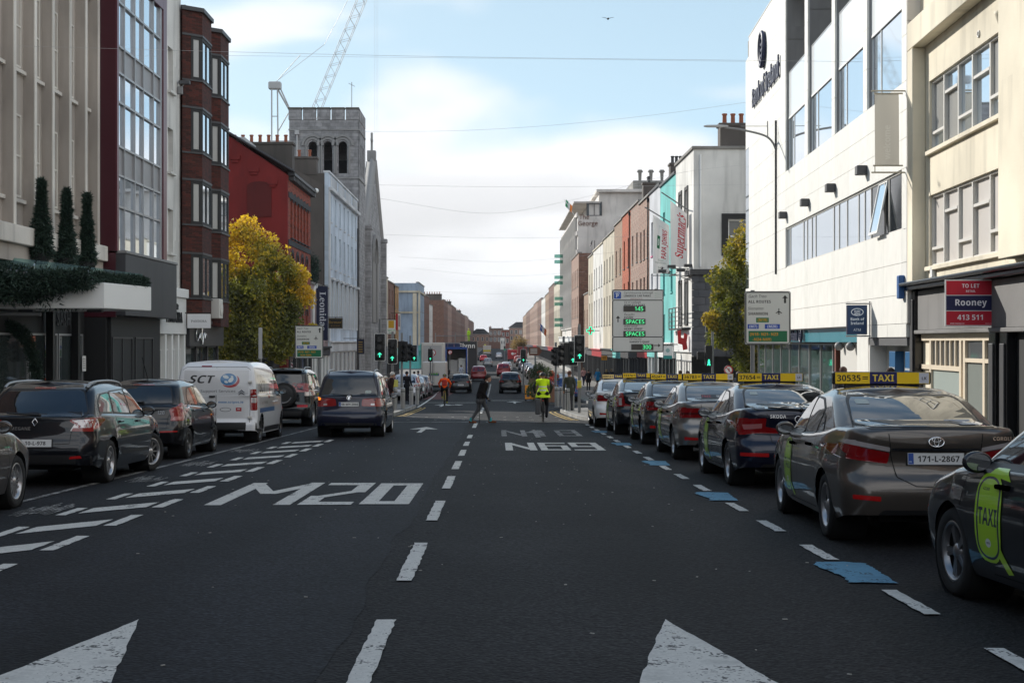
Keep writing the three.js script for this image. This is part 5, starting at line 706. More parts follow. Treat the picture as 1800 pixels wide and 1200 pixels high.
{
const X = 10.4, b = frame('hotel', 'tall pale concrete hotel with its name on the blank side wall', 'building', X, 244, X, 196), B = b.base, L = b.L, Y = (r) => r + 1.6 - B;
part(b, 'side_wall', bx(0.3, L, -1, Y(16.9), -30, -0.4), M.paleConcrete); part(b, 'upper_block', bx(8, L - 0.6, Y(16.9), Y(20.1), -30, -3.3), M.paleConcrete); part(b, 'upper_eaves', [rbx(7.5, L + 0.1, Y(20.1), Y(20.5), -30.2, -2.9, 0.05, 1), rbx(0, L + 0.3, Y(18.6), Y(18.85), -3.4, 0.18, 0.05, 1)], M.paleConcrete); part(b, 'upper_return', bx(2, L - 0.1, Y(16.9), Y(18.5), -3.3, -1.9), M.paleConcrete);
const f = part(b, 'window', windowGeo(2.1, 1.9, 2, 1, 0.12).frame, M.charcoal); f.position.set(L - 0.05, Y(16.9), -2.0); f.position.x = L - 0.08; f.rotation.y = Math.PI / 2; f.position.z = -2.6; part(f, 'pane', windowGeo(2.1, 1.9, 2, 1, 0.12).pane, M.glass);
part(b, 'roof_plant', [rbx(20, L - 2, Y(20.5), Y(21.9), -24, -8, 0.1, 1), ...range(9, 21, 1.5).map((z) => lathe([[0.2, 0], [0.25, 1.1], [0.45, 1.2], [0.3, 1.5]], 8).translate(L - 2.6, Y(21.9), -z))], M.concrete);
const t = part(b, 'name_lettering', [letters('The', 0.6, 0.08, fontReg).translate(-0.5, 0.85, 0), letters('George', 0.6, 0.08, fontReg)], mt([0.16, 0.07, 0.05], 0.6)); t.position.set(L + 0.01, Y(15.6), -1.75); t.rotation.y = Math.PI / 2;
for (let i = 0; i < 16; i++) part(b, 'fin', bx(i * 3 + 0.2, i * 3 + 0.75, Y(2), Y(16.9), -0.4, 0), M.paleConcrete); for (let j = 0; j < 6; j++) for (let i = 0; i < 15; i++) part(b, i === 14 ? 'bay_window' : 'window_band', bx(i * 3 + 0.76, i * 3 + 3.19, Y(2.4 + j * 2.5), Y(4.3 + j * 2.5), -0.4, -0.3), M.glass);
for (let j = 0; j < 7; j++) part(b, 'floor_band', bx(0.3, L, Y(1.8 + j * 2.5), Y(2.38 + j * 2.5), -0.399, -0.2), M.paleConcrete);
for (let j = 0; j < 4; j++) for (const k of [0, 1]) part(b, 'glass_balcony', new THREE.CylinderGeometry(0.7, 0.7, 0.5, 12, 1).translate(10, Y(2.6 + j * 3.4 + k * 0.9), 0.6), M.clearGreen);
shopfront(b, 0.3, L - 0.3, 2.2, { fascia: M.whitePaint, pil: M.offWhite, bay: 4 });
}
{ const walls = [M.creamPale, M.brickOld, M.brickTan, M.white, M.brickOld, M.brickBrown, M.brickPink, M.brickOld, M.brickTan], tops = [11.8, 12.4, 11.6, 11.4, 12.0, 12.2, 11.8, 11.9, 11.6], cuts = [244.3, 272, 300, 322, 350, 385, 425, 475, 540, 610], names = ['cream house directly past the hotel', 'dark brick house with a plain flank past the hotel', 'tan brick house in the far right terrace', 'white fronted house in the far right terrace', 'dark red brick house in the far right terrace', 'brown brick house behind the tricolour flags', 'pinkish brick house far along on the right', 'dark brick house by the far autumn tree', 'tan brick house last in the right terrace'];
for (let i = 0; i < 9; i++) terrace({ side: 'R', d0: cuts[i], d1: cuts[i + 1] - 0.05, top: tops[i], label: names[i], wall: walls[i], n: Math.round((cuts[i + 1] - cuts[i]) / 6), depth: 13, floors: S([[8.2, 1.3, 2.2], [4.4, 1.4, 2.8], [0.9, 1.4, 2.2]]), shop: { fascia: [M.black, M.red, M.navy, M.charcoal][i % 4], y: 0.4, bay: 6 }, chim: i % 2 ? [[0.95, 1.2, 2.4, -4, 2, 5]] : [[0.05, 1.2, 1.8, -4, 2, 5]], sideMat: i % 3 === 1 ? M.brickGrey : undefined, group: 'far right terrace' }); }
function block(name, label, x0, x1, d, depth, top, wall, rows, roofM) {
const b = frame(name, label, 'building', x0, d, x1, d), L = b.L, holes = [], w = []; for (const [v, n, ww, hh] of rows) for (let i = 0; i < n; i++) { const u = L * (i + 0.5) / n; holes.push({ u, v, w: ww, h: hh }); w.push([u, v, ww, hh]); }
wallWith(b, 0, L, b.base - 1, top, holes, wall); for (const q of w) addWindow(b, ...q, { bar: 0.12 }); body(b, 0.01, L - 0.01, top - 0.1, depth, wall); coping(b, 0, L, top, M.concrete, 0.3, 0.2); if (roofM) part(b, 'roof', poly([[-0.5, top - b.base + 0.3], [L + 0.5, top - b.base + 0.3], [L * 0.7, top - b.base + 3], [L * 0.3, top - b.base + 3]], depth).translate(0, 0, -depth), roofM); chimney(b, L * 0.1, top, -3, 1.2, 1.6, 0.8, M.brickOld, 3); return b;
}
block('end_house', 'dark gabled brick house closing the street with a white ground floor', -4.2, 1.6, 690, 20, 7.6, M.brickOld, [[4.8, 3, 1.2, 1.8], [1.6, 3, 1.2, 2]]);
block('end_house', 'red brick end house between the dark gable and orange brick range', 1.7, 5.6, 700, 24, 7.0, M.brickRed, [[4.2, 2, 1.2, 1.8], [1, 2, 1.2, 2]]);
block('end_house', 'long orange brick range behind the far autumn tree', 5.7, 17, 720, 30, 8.2, M.brickPink, [[5.4, 5, 1.3, 1.8], [2.2, 5, 1.3, 2]], M.slate);
block('end_house', 'small pink house low at the left end of the street', -14, -4.4, 760, 20, 5.2, M.brickPink, [[2, 4, 1.2, 1.8]], M.slate);
block('end_house', 'white low building right at the end of the street', 1.2, 3.4, 640, 12, 3.2, M.white, [[0.5, 2, 0.8, 1.4]]);
for (const [side, d0, d1, top, wall, label] of [['L', 2, 25.9, 17, M.brickOld, 'brick building left of the viewpoint, before the finned shop building'], ['L', -70, 1.9, 16, M.brickGrey, 'long brick terrace on the left behind the viewpoint'], ['R', -2, 23.3, 14, M.brickOld, 'brick building right of the viewpoint, before the cream building'], ['R', -80, -2.1, 15, M.brickTan, 'long tan terrace on the right behind the viewpoint']]) terrace({ side, x: side === 'L' ? -13 : 9.4, d0, d1, top: top - 6, wall, label, n: Math.round((d1 - d0) / 4), floors: [{ v: 5.5, w: 1.3, h: 2 }], shop: { fascia: M.charcoal, bay: 5, y: gy((d0 + d1) / 2) + 3.9 } });
// ------------------------------------------------------------ vehicles
function carShell(s, q = 1) {
const { L, W, wb, ro } = s, hw = W / 2, R = s.wr + 0.045, c1 = ro, c2 = ro + wb;
const top = curve(s.top), sec = curve(s.sec ?? [[0.15, 0.90], [0.28, 0.955], [0.45, 0.99], [0.62, 1.0], [0.78, 0.985], [0.92, 0.955], [1.02, 0.925], [1.2, 0.88], [1.6, 0.84]]), rear = curve(s.rear), front = curve(s.front ?? [[0.15, 0.12], [0.35, 0.02], [0.55, 0.0], [0.7, 0.10], [0.9, 0.3]]);
const base = (c) => { let y = 0.21 + 0.10 * sstep(ro * 0.8, 0, c) + 0.03 * sstep(L - 0.5, L, c); for (const a of [c1, c2]) { const d = Math.abs(c - a); if (d < R) y = Math.max(y, s.wr + Math.sqrt(R * R - d * d)); } return y; };
const rc = s.rc ?? 0.26, rf = s.rf ?? 0.42, out = [], bowR = s.bowR ?? 0.07, bowF = s.bowF ?? 0.20;
const nf = Math.round(8 * q), ncn = Math.round(9 * q);
const eR = (x) => bowR * Math.pow(x / hw, 2), eF = (x) => L - bowF * Math.pow(x / hw, 2);
for (let i = 0; i <= nf; i++) { const x = (hw - rc) * i / nf; out.push([x, eR(x)]); }
for (let i = 1; i <= ncn; i++) { const a = Math.PI / 2 * i / ncn; out.push([hw - rc + rc * Math.sin(a), eR(hw - rc) + rc * (1 - Math.cos(a))]); }
const ca = eR(hw - rc) + rc, cb = eF(hw - rf) - rf, cs = [];
const add = (a, b, st) => { for (let c = a; c < b - st * 0.4; c += st) cs.push(c); };
const fine = 0.028 / q, coarse = 0.16 / q; let p = ca + coarse * 0.5; for (const w of [c1, c2]) { add(p, w - R - 0.01, coarse); for (let k = 0; k <= 26; k++) { const cc = w - R * Math.cos(Math.PI * k / 26) * 1.0; if (cc > ca + 0.005) cs.push(cc + (k === 0 ? -0.002 : k === 26 ? 0.002 : 0)); } p = w + R + coarse * 0.6; } add(p, cb, coarse);
for (const c of cs) if (c < cb - 0.01) out.push([hw, c]);
for (let i = 0; i < ncn; i++) { const a = Math.PI / 2 * i / ncn; out.push([hw - rf + rf * Math.cos(a), cb + rf * Math.sin(a)]); }
for (let i = nf; i >= 0; i--) { const x = (hw - rf) * i / nf; out.push([x, eF(x)]); }
const wide = (c) => 1 - (s.taperR ?? 0.05) * Math.pow(sstep(1.3, 0, c), 1.2) - (s.taperF ?? 0.07) * Math.pow(sstep(L - 1.3, L, c), 1.2);
const point = (x0, c0, y) => { const wr = Math.pow(clamp(1 - c0 / 0.95, 0, 1), 0.8), wf = Math.pow(clamp(1 - (L - c0) / 1.0, 0, 1), 0.8); return V(x0 * sec(y) * wide(c0), y, L / 2 - (c0 + rear(y) * wr - front(y) * wf)); };
const T2 = []; const nt = Math.round(14 * q); for (let j = 0; j <= nt; j++) T2.push(j / nt);
const topAt = (x, c) => top(c) - 0.012;
const grid = (rows, close) => { const pos = [], idx = [], w = rows[0].length; rows.forEach((r) => r.forEach((v) => pos.push(v.x, v.y, v.z))); for (let j = 0; j < rows.length - 1; j++) for (let i = 0; i < w - 1; i++) { const a = j * w + i, b = a + 1, c = a + w, d = c + 1; idx.push(a, b, c, b, d, c); } const g = new THREE.BufferGeometry(); g.setAttribute('position', new THREE.Float32BufferAttribute(pos, 3)); g.setIndex(idx); return g; };
const rows = T2.map((t) => out.map(([x, c]) => { const b = base(c), u = topAt(x, c); return point(x, c, lerp(b, u, t)); }));
const edge = rows.at(-1), deck = []; const roll = s.roll ?? 0.05;
for (const [f, dy] of [[0.985, 0.018], [0.955, 0.03], [0.9, 0.036]]) deck.push(edge.map((v) => V(v.x * f, v.y + dy * roll / 0.036, v.z)));
for (const f of [0.75, 0.5, 0.25, 0]) deck.push(edge.map((v) => V(v.x * f, v.y + roll + (s.crown ?? 0.035) * (1 - f * f), v.z)));
const lower = grid([...rows, ...deck]);
const k = s.cabin, N = k.rear.length, tt = k.rear.map((_, i) => i / (N - 1)), cv = (a, i) => curve(tt.map((t, n) => [t, a[n][i]]));
const rcx = cv(k.rear, 0), rcy = cv(k.rear, 1), fcx = cv(k.front, 0), fcy = cv(k.front, 1), wv = curve(tt.map((t, n) => [t, k.w[n]]));
const nj = Math.round(18 * q), cab = [], m = Math.round(7 * q), ns = Math.round(22 * q), bR = k.bowR ?? 0.12, bF = k.bowF ?? 0.22, cr = k.cr ?? 0.16, hump = k.hump ?? 0.03;
for (let j = 0; j <= nj; j++) {
const t = j / nj, w = wv(t), a = rcx(t), b = fcx(t), ya = rcy(t), yb = fcy(t), row = [], r = Math.min(cr, w * 0.6);
const y = (c) => { const u = clamp((c - a) / (b - a), 0, 1); return lerp(ya, yb, u) + hump * 4 * u * (1 - u) * Math.pow(t, 4); };
const ER = (x) => a + bR * Math.pow(x / w, 2), EF = (x) => b - bF * Math.pow(x / w, 2), pts = [];
for (let i = 0; i <= m; i++) { const x = (w - r) * i / m; pts.push([x, ER(x)]); } for (let i = 1; i <= m; i++) { const g = Math.PI / 2 * i / m; pts.push([w - r + r * Math.sin(g), ER(w - r) + r * (1 - Math.cos(g))]); }
const A = ER(w - r) + r, Bq = EF(w - r) - r; for (let i = 1; i < ns; i++) pts.push([w, lerp(A, Bq, i / ns)]); for (let i = 0; i < m; i++) { const g = Math.PI / 2 * i / m; pts.push([w - r + r * Math.cos(g), Bq + r * Math.sin(g)]); } for (let i = m; i >= 0; i--) { const x = (w - r) * i / m; pts.push([x, EF(x)]); }
cab.push(pts.map(([x, c]) => { const u = clamp((c - a) / (b - a), 0, 1), bar = (k.barrel ?? 0.05) * 4 * u * (1 - u) - 0.02; return V(x * (1 + bar * (0.6)), y(c), L / 2 - c); }));
}
const ce = cab.at(-1); for (const f of [0.96, 0.88, 0.7, 0.45, 0.2, 0]) cab.push(ce.map((v) => V(v.x * f, v.y + (k.crown ?? 0.035) * (1 - f * f) + 0.006 * (1 - f), v.z)));
const cabin = grid(cab);
const both = (g) => { const h = g.clone(), p = h.attributes.position; for (let i = 0; i < p.count; i++) p.setX(i, -p.getX(i)); const ix = h.index.array; for (let i = 0; i < ix.length; i += 3) { const t = ix[i]; ix[i] = ix[i + 1]; ix[i + 1] = t; } const u = mergeGeometries([g, h]); const v = mergeVertices(u, 1e-4); v.computeVertexNormals(); return v; };
const A = both(lower), Bc = both(cabin);
for (const g of [A, Bc]) g.setAttribute('uv', new THREE.BufferAttribute(new Float32Array(g.attributes.position.count * 2), 2));
const geo = mergeGeometries([A, Bc]);
return { geo, bvh: new MeshBVH(geo.clone()), top, base, R, c1, c2 };
}
const ray = new THREE.Ray();
function shapeOf(pts, round = 0) {
const s = new THREE.Shape(), n = pts.length; if (!round) { pts.forEach((p, i) => i ? s.lineTo(p[0], p[1]) : s.moveTo(p[0], p[1])); s.closePath(); return s; }
for (let i = 0; i < n; i++) { const p = pts[(i + n - 1) % n], c = pts[i], q = pts[(i + 1) % n], a = Math.hypot(p[0] - c[0], p[1] - c[1]), b = Math.hypot(q[0] - c[0], q[1] - c[1]), r = Math.min(round, a * 0.45, b * 0.45); const A = [c[0] + (p[0] - c[0]) * r / a, c[1] + (p[1] - c[1]) * r / a], B = [c[0] + (q[0] - c[0]) * r / b, c[1] + (q[1] - c[1]) * r / b]; i ? s.lineTo(...A) : s.moveTo(...A); s.quadraticCurveTo(c[0], c[1], B[0], B[1]); }
s.closePath(); return s;
}
function subdivide(g, n) { let h = g; for (let k = 0; k < n; k++) { const p = h.attributes.position.array, ix = h.index.array, pos = [...p], map = new Map(), out = []; const mid = (a, b) => { const key = a < b ? a * 1e6 + b : b * 1e6 + a; if (map.has(key)) return map.get(key); const i = pos.length / 3; pos.push((pos[a * 3] + pos[b * 3]) / 2, (pos[a * 3 + 1] + pos[b * 3 + 1]) / 2, 0); map.set(key, i); return i; }; for (let i = 0; i < ix.length; i += 3) { const [a, b, c] = [ix[i], ix[i + 1], ix[i + 2]], d = mid(a, b), e = mid(b, c), f = mid(c, a); out.push(a, d, f, d, b, e, f, e, c, d, e, f); } h = new THREE.BufferGeometry(); h.setAttribute('position', new THREE.Float32BufferAttribute(pos, 3)); h.setIndex(out); } return h; }
function project(bvh, L, shape, dir, side, off, sub = 3, span) {
let g = new THREE.ShapeGeometry(shape, 5); g = subdivide(g, sub); const p = g.attributes.position, uv = new Float32Array(p.count * 2); let x0 = 1e9, x1 = -1e9, y0 = 1e9, y1 = -1e9;
for (let i = 0; i < p.count; i++) { x0 = Math.min(x0, p.getX(i)); x1 = Math.max(x1, p.getX(i)); y0 = Math.min(y0, p.getY(i)); y1 = Math.max(y1, p.getY(i)); }
let last = null; const o = V(0, 0, 0), d = V(0, 0, 0);
for (let i = 0; i < p.count; i++) {
const a = p.getX(i), b = p.getY(i);
if (dir === 'side') { o.set(side * 3, b, L / 2 - a); d.set(-side, 0, 0); } else if (dir === 'rear') { o.set(a, b, L / 2 + 2); d.set(0, 0, -1); } else if (dir === 'front') { o.set(a, b, -L / 2 - 2); d.set(0, 0, 1); } else { o.set(a, 4, L / 2 - b); d.set(0, -1, 0); }
ray.origin.copy(o); ray.direction.copy(d); const h = bvh.raycastFirst(ray, THREE.DoubleSide); const P = h ? h.point : last ?? o.clone().addScaledVector(d, 2.2); if (h) last = h.point.clone();
const nn = h ? h.face.normal.clone() : d.clone().negate(); if (nn.dot(d) > 0) nn.negate(); p.setXYZ(i, P.x + nn.x * off, P.y + nn.y * off, P.z + nn.z * off);
uv[2 * i] = (a - x0) / (x1 - x0); uv[2 * i + 1] = (b - y0) / (y1 - y0); if (dir === 'side' && side < 0) uv[2 * i] = 1 - uv[2 * i];
}
g.setAttribute('uv', new THREE.BufferAttribute(uv, 2)); g.computeVertexNormals(); return g;
}
function ribbonShape(pts, w) { const l = [], r = []; for (let i = 0; i < pts.length; i++) { const a = pts[Math.max(0, i - 1)], b = pts[Math.min(pts.length - 1, i + 1)], L = Math.hypot(b[0] - a[0], b[1] - a[1]) || 1, n = [-(b[1] - a[1]) / L * w / 2, (b[0] - a[0]) / L * w / 2]; l.push([pts[i][0] + n[0], pts[i][1] + n[1]]); r.unshift([pts[i][0] - n[0], pts[i][1] - n[1]]); } return shapeOf([...l, ...r]); }
const wheelCache = {};
function wheelGeos(r, spokes, w = 0.2) {
const key = [r, spokes, w].join(); if (wheelCache[key]) return wheelCache[key];
const rr = r * 0.70, tyre = lathe([[rr - 0.02, -w / 2 + 0.02], [rr + 0.01, -w / 2], [r - 0.03, -w / 2 - 0.004], [r - 0.006, -w / 2 + 0.03], [r, -w / 4], [r, w / 4], [r - 0.006, w / 2 - 0.03], [r - 0.03, w / 2 + 0.004], [rr + 0.01, w / 2], [rr - 0.02, w / 2 - 0.02]], 36).rotateZ(-Math.PI / 2);
const rim = [lathe([[rr, w / 2 - 0.012], [rr - 0.015, w / 2 - 0.004], [rr - 0.03, w / 2 - 0.012], [rr - 0.045, w / 2 - 0.05]], 32), lathe([[0.0, w / 2 - 0.018], [0.035, w / 2 - 0.02], [0.06, w / 2 - 0.035], [0.065, w / 2 - 0.06]], 16)];
for (let i = 0; i < spokes; i++) { const a = 6.2832 * i / spokes, wd = spokes > 8 ? 0.020 : 0.036; const s = new THREE.BoxGeometry(wd, 0.03, rr - 0.06); s.translate(0, w / 2 - 0.048, (rr - 0.06) / 2 + 0.045); s.rotateY(a); rim.push(s); if (spokes <= 6) { const s2 = new THREE.BoxGeometry(wd * 0.7, 0.028, rr - 0.08); s2.translate(0, w / 2 - 0.05, (rr - 0.08) / 2 + 0.06); s2.rotateY(a + 0.22); rim.push(s2); } }
return wheelCache[key] = { tyre, rim: join(rim).rotateZ(-Math.PI / 2), back: lathe([[0, w / 2 - 0.09], [rr - 0.02, w / 2 - 0.09], [rr, w / 2 - 0.05]], 24).rotateZ(-Math.PI / 2) };
}
const M2 = { mirror: mt([0.16, 0.17, 0.18], 0.05, { metalness: 0.9 }), tyre: mt([0.016, 0.016, 0.016], 0.9), rim: mt([0.46, 0.46, 0.47], 0.3, { metalness: 0.8 }), rimDark: mt([0.10, 0.10, 0.10], 0.35, { metalness: 0.7 }), well: mt([0.008, 0.008, 0.008], 0.95), glass: mt([0.012, 0.014, 0.016], 0.02, { ior: 1.55, clearcoat: 1, clearcoatRoughness: 0.02 }), glassLight: mt([0.06, 0.07, 0.075], 0.02, { ior: 1.55, clearcoat: 1, clearcoatRoughness: 0.02 }), trim: mt([0.012, 0.012, 0.013], 0.45), lampRed: mt([0.24, 0.006, 0.008], 0.08, { clearcoat: 1, clearcoatRoughness: 0.03 }), lampDark: mt([0.10, 0.006, 0.008], 0.08, { clearcoat: 1 }), lampClear: mt([0.55, 0.50, 0.50], 0.1, { clearcoat: 1, metalness: 0.3 }), lampPink: mt([0.45, 0.16, 0.16], 0.1, { clearcoat: 1 }), plateBack: mt([0.02, 0.02, 0.02], 0.6), reflector: mt([0.42, 0.012, 0.012], 0.2), seam: mt([0.004, 0.004, 0.004], 0.8) };
const paintCache = {};
function carPaint(c, metal = 0.35, rough = 0.32) { const k = c.join() + metal; return paintCache[k] ??= mt(c, rough, { metalness: metal, specularIntensity: 0.2, clearcoat: 1, clearcoatRoughness: 0.025 }); }
const plateTex = {};
function plateMat(text) { return plateTex[text] ??= mt([0.8, 0.8, 0.8], 0.4, { map: canvasTex(256, 56, (g, w, h) => { g.fillStyle = '#e8e8e6'; g.fillRect(0, 0, w, h); g.fillStyle = '#1c4fa8'; g.fillRect(3, 3, 24, h - 6); g.fillStyle = '#e8e8ee'; g.font = '10px sans-serif'; g.fillText('IRL', 6, h - 10); g.fillStyle = '#111'; g.font = 'bold 38px sans-serif'; g.textAlign = 'center'; g.fillText(text, 140, 42, 214); g.strokeStyle = '#999'; g.lineWidth = 2; g.strokeRect(1, 1, w - 2, h - 2); }) }); }
const shellCache = {};
function car(sp, o) {
const q = o.q ?? 1, key = sp.id + q; const sh = shellCache[key] ??= carShell(sp, q); const { L, W, wr } = sp, hw = W / 2, sub = q >= 1 ? 3 : q > 0.6 ? 2 : 1;
const t = thing(o.name ?? 'parked_car', o.label, o.cat ?? 'car', [o.x, gy(o.d + L / 2), -(o.d + L / 2)], o.turn ?? 0, o.group);
t.rotation.order = 'YXZ'; t.rotation.x = Math.atan((gy(o.d + L) - gy(o.d)) / L);
const P = carPaint(o.color, o.metal, o.rough), cache = sh.parts ??= {};
const proj = (k, f) => cache[k] ??= f();
part(t, 'body', sh.geo, P);
const side = (k, name, pts, mat, off = 0.004, round = 0.04, both = true, sb = sub) => { for (const s of both ? [-1, 1] : [both === 0 ? 1 : -1]) part(t, name, proj(k + s, () => project(sh.bvh, L, shapeOf(pts, round), 'side', s, off, sb)), mat); };
const rearP = (k, name, pts, mat, off = 0.004, round = 0.04, mirror = false, sb = sub) => { for (const s of mirror ? [1, -1] : [1]) part(t, name, proj(k + 'r' + s, () => project(sh.bvh, L, shapeOf(s > 0 ? pts : pts.map(([x, y]) => [-x, y]), round), 'rear', 1, off, sb)), mat); };
const grow = (pts, g) => { const cx = pts.reduce((a, p) => a + p[0], 0) / pts.length, cy = pts.reduce((a, p) => a + p[1], 0) / pts.length; return pts.map(([x, y]) => [x + Math.sign(x - cx) * g, y + Math.sign(y - cy) * g]); };
const glass = o.glass ?? M2.glass;
(sp.sideWin ?? []).forEach((w, i) => { if (q >= 1) side('st' + i, 'window_trim', grow(w, 0.022), M2.trim, 0.003, 0.05); side('sw' + i, 'side_window', w, glass, 0.006, 0.05); });
if (sp.rearWin) { if (q >= 1) rearP('rt', 'window_trim', grow(sp.rearWin, 0.02), M2.trim, 0.003, 0.07); rearP('rw', 'rear_window', sp.rearWin, o.rearGlass ?? glass, 0.006, 0.07); }
if (sp.windscreen && q >= 0.5) part(t, 'windscreen', proj('ws', () => project(sh.bvh, L, shapeOf(sp.windscreen, 0.07), 'front', 1, 0.005, sub)), glass);
for (const lp of sp.lamps ?? []) { const lm = { red: M2.lampRed, dark: M2.lampDark, clear: M2.lampClear, pink: M2.lampPink, chrome: M.chrome, trim: M2.trim, refl: M2.reflector }[lp.m]; if (lp.rear) rearP(lp.k, lp.n ?? 'tail_light', lp.rear, lm, lp.off ?? 0.006, lp.round ?? 0.03, lp.mirror ?? true); if (lp.side) side(lp.k + 's', lp.n ?? 'tail_light', lp.side, lm, lp.off ?? 0.006, lp.round ?? 0.03); }
if (q >= 1) { (sp.seams ?? []).forEach((pts, i) => { for (const s of [-1, 1]) part(t, 'door_seam', proj('sm' + i + s, () => project(sh.bvh, L, ribbonShape(pts, 0.009), 'side', s, 0.002, 2)), M2.seam); }); (sp.rearSeams ?? []).forEach((pts, i) => { for (const s of [1, -1]) part(t, 'boot_seam', proj('rs' + i + s, () => project(sh.bvh, L, ribbonShape(pts.map(([x, y]) => [x * s, y]), 0.009), 'rear', 1, 0.002, 2)), M2.seam); }); }
for (const [c, y] of sp.handles ?? []) for (const s of [-1, 1]) { if (q < 0.6) continue; ray.origin.set(s * 3, y, L / 2 - c); ray.direction.set(-s, 0, 0); const h = sh.bvh.raycastFirst(ray, THREE.DoubleSide); if (h) part(t, 'door_handle', rbx(-0.012, 0.03, -0.016, 0.016, -0.10, 0.10, 0.01, 2).scale(s, 1, 1).translate(h.point.x, y, h.point.z), o.handleM ?? P); }
const wg = wheelGeos(wr, sp.spokes ?? 5, sp.tw ?? 0.205), rm = o.rimM ?? M2.rim;
for (const [c, steer] of [[sh.c1, 0], [sh.c2, o.steer ?? 0]]) for (const s of [-1, 1]) { const w = part(t, 'wheel', wg.tyre, M2.tyre); w.position.set(s * (hw - (sp.tw ?? 0.205) / 2 - 0.035), wr, L / 2 - c); w.rotation.y = (s < 0 ? Math.PI : 0) + steer; if (q >= 0.5) { part(w, 'rim', wg.rim, rm); part(w, 'brake_disc', wg.back, M2.rimDark); } }
const R = sh.R, well = []; for (const c of [sh.c1, sh.c2]) for (const s of [-1, 1]) well.push(new THREE.CylinderGeometry(R - 0.006, R - 0.006, 0.34, 20, 1, true).rotateZ(Math.PI / 2).translate(s * (hw - 0.215), wr, L / 2 - c), new THREE.CircleGeometry(R, 16).rotateY(s * Math.PI / 2).translate(s * (hw - 0.38), wr, L / 2 - c));
part(t, 'underbody', [...well, bx(-hw + 0.4, hw - 0.4, 0.24, 0.55, -L / 2 + 0.25, L / 2 - 0.2), bx(-hw + 0.12, hw - 0.12, 0.24, 0.5, L / 2 - sh.c1 + R + 0.02 > 0 ? L / 2 - sh.c2 + R + 0.05 : -1, L / 2 - sh.c1 - R - 0.05)], M2.well);
if (sp.valance) rearP('va', 'bumper_insert', sp.valance, o.valanceM ?? M2.trim, 0.004, 0.04);
(sp.extraSide ?? []).forEach((e, i) => side('es' + i, e.n, e.p, e.m === 'paint' ? P : e.m, e.off ?? 0.005, e.round ?? 0.02));
(sp.extraRear ?? []).forEach((e, i) => rearP('er' + i, e.n, e.p, e.m, e.off ?? 0.005, e.round ?? 0.02, e.mirror));
if (o.plate && sp.plate) { ray.origin.set(0, sp.plate, L / 2 + 2); ray.direction.set(0, 0, -1); const h = sh.bvh.raycastFirst(ray, THREE.DoubleSide); const n = h.face.normal, pl = part(t, 'number_plate', [rbx(-0.27, 0.27, -0.062, 0.062, -0.03, 0.0, 0.01, 1)], M2.plateBack); pl.position.copy(h.point).add(V(0, 0, 0.014)); pl.rotation.x = -Math.asin(clamp(Math.abs(n.y), 0, 0.5)) * (sp.plateTilt ?? 0.5); part(pl, 'plate_print', plane(0.52, 0.112).translate(0, 0, 0.004), plateMat(o.plate)); }
if (sp.mirror && q >= 0.5) { const [c, y] = sp.mirror; ray.origin.set(3, y, L / 2 - c); ray.direction.set(-1, 0, 0); const h = sh.bvh.raycastFirst(ray, THREE.DoubleSide), x = h ? h.point.x : hw * 0.9; for (const s of [-1, 1]) { const mh = new THREE.SphereGeometry(1, 18, 12); mh.scale(0.105, 0.076, 0.06); const pp = mh.attributes.position; for (let i = 0; i < pp.count; i++) if (pp.getZ(i) > 0.03) pp.setZ(i, 0.03); mh.computeVertexNormals(); mh.translate(s * (x + 0.105), y + 0.02, L / 2 - c); const m = part(t, 'mirror', [mh, rod([s * (x - 0.03), y - 0.01, L / 2 - c - 0.02], [s * (x + 0.08), y + 0.02, L / 2 - c], 0.026, 0.02)], o.mirrorM ?? P); part(m, 'mirror_glass', new THREE.CircleGeometry(1, 20).scale(0.085, 0.056, 1).translate(s * (x + 0.105), y + 0.02, L / 2 - c + 0.0325), M2.mirror); } }
if (sp.rails) for (const s of [-1, 1]) part(t, 'roof_rail', tube(sp.rails.map(([c, y, x]) => [s * x, y, L / 2 - c]), 0.02, 8, 30), o.railM ?? M.alu);
if (sp.badge && q >= 1) { ray.origin.set(0, sp.badge, L / 2 + 2); ray.direction.set(0, 0, -1); const h = sh.bvh.raycastFirst(ray, THREE.DoubleSide); const bg = o.badgeGeo ?? [new THREE.TorusGeometry(0.045, 0.007, 6, 24)]; const m = part(t, 'badge', bg, M.chrome); m.position.copy(h.point).add(V(0, 0, 0.012)); m.rotation.x = -0.15; }
if (sp.wiper && q >= 1) { ray.origin.set(0.02, sp.wiper, L / 2 + 2); ray.direction.set(0, 0, -1); const h = sh.bvh.raycastFirst(ray, THREE.DoubleSide); part(t, 'wiper', [rod([0.05, sp.wiper, h.point.z + 0.03], [-0.42, sp.wiper + 0.03, h.point.z + 0.02], 0.012), new THREE.SphereGeometry(0.03, 8, 6).translate(0.05, sp.wiper, h.point.z + 0.02)], M2.trim); }
t.userData.bvh = undefined; t.sh = sh; t.side = side; t.rearP = rearP; return t;
}
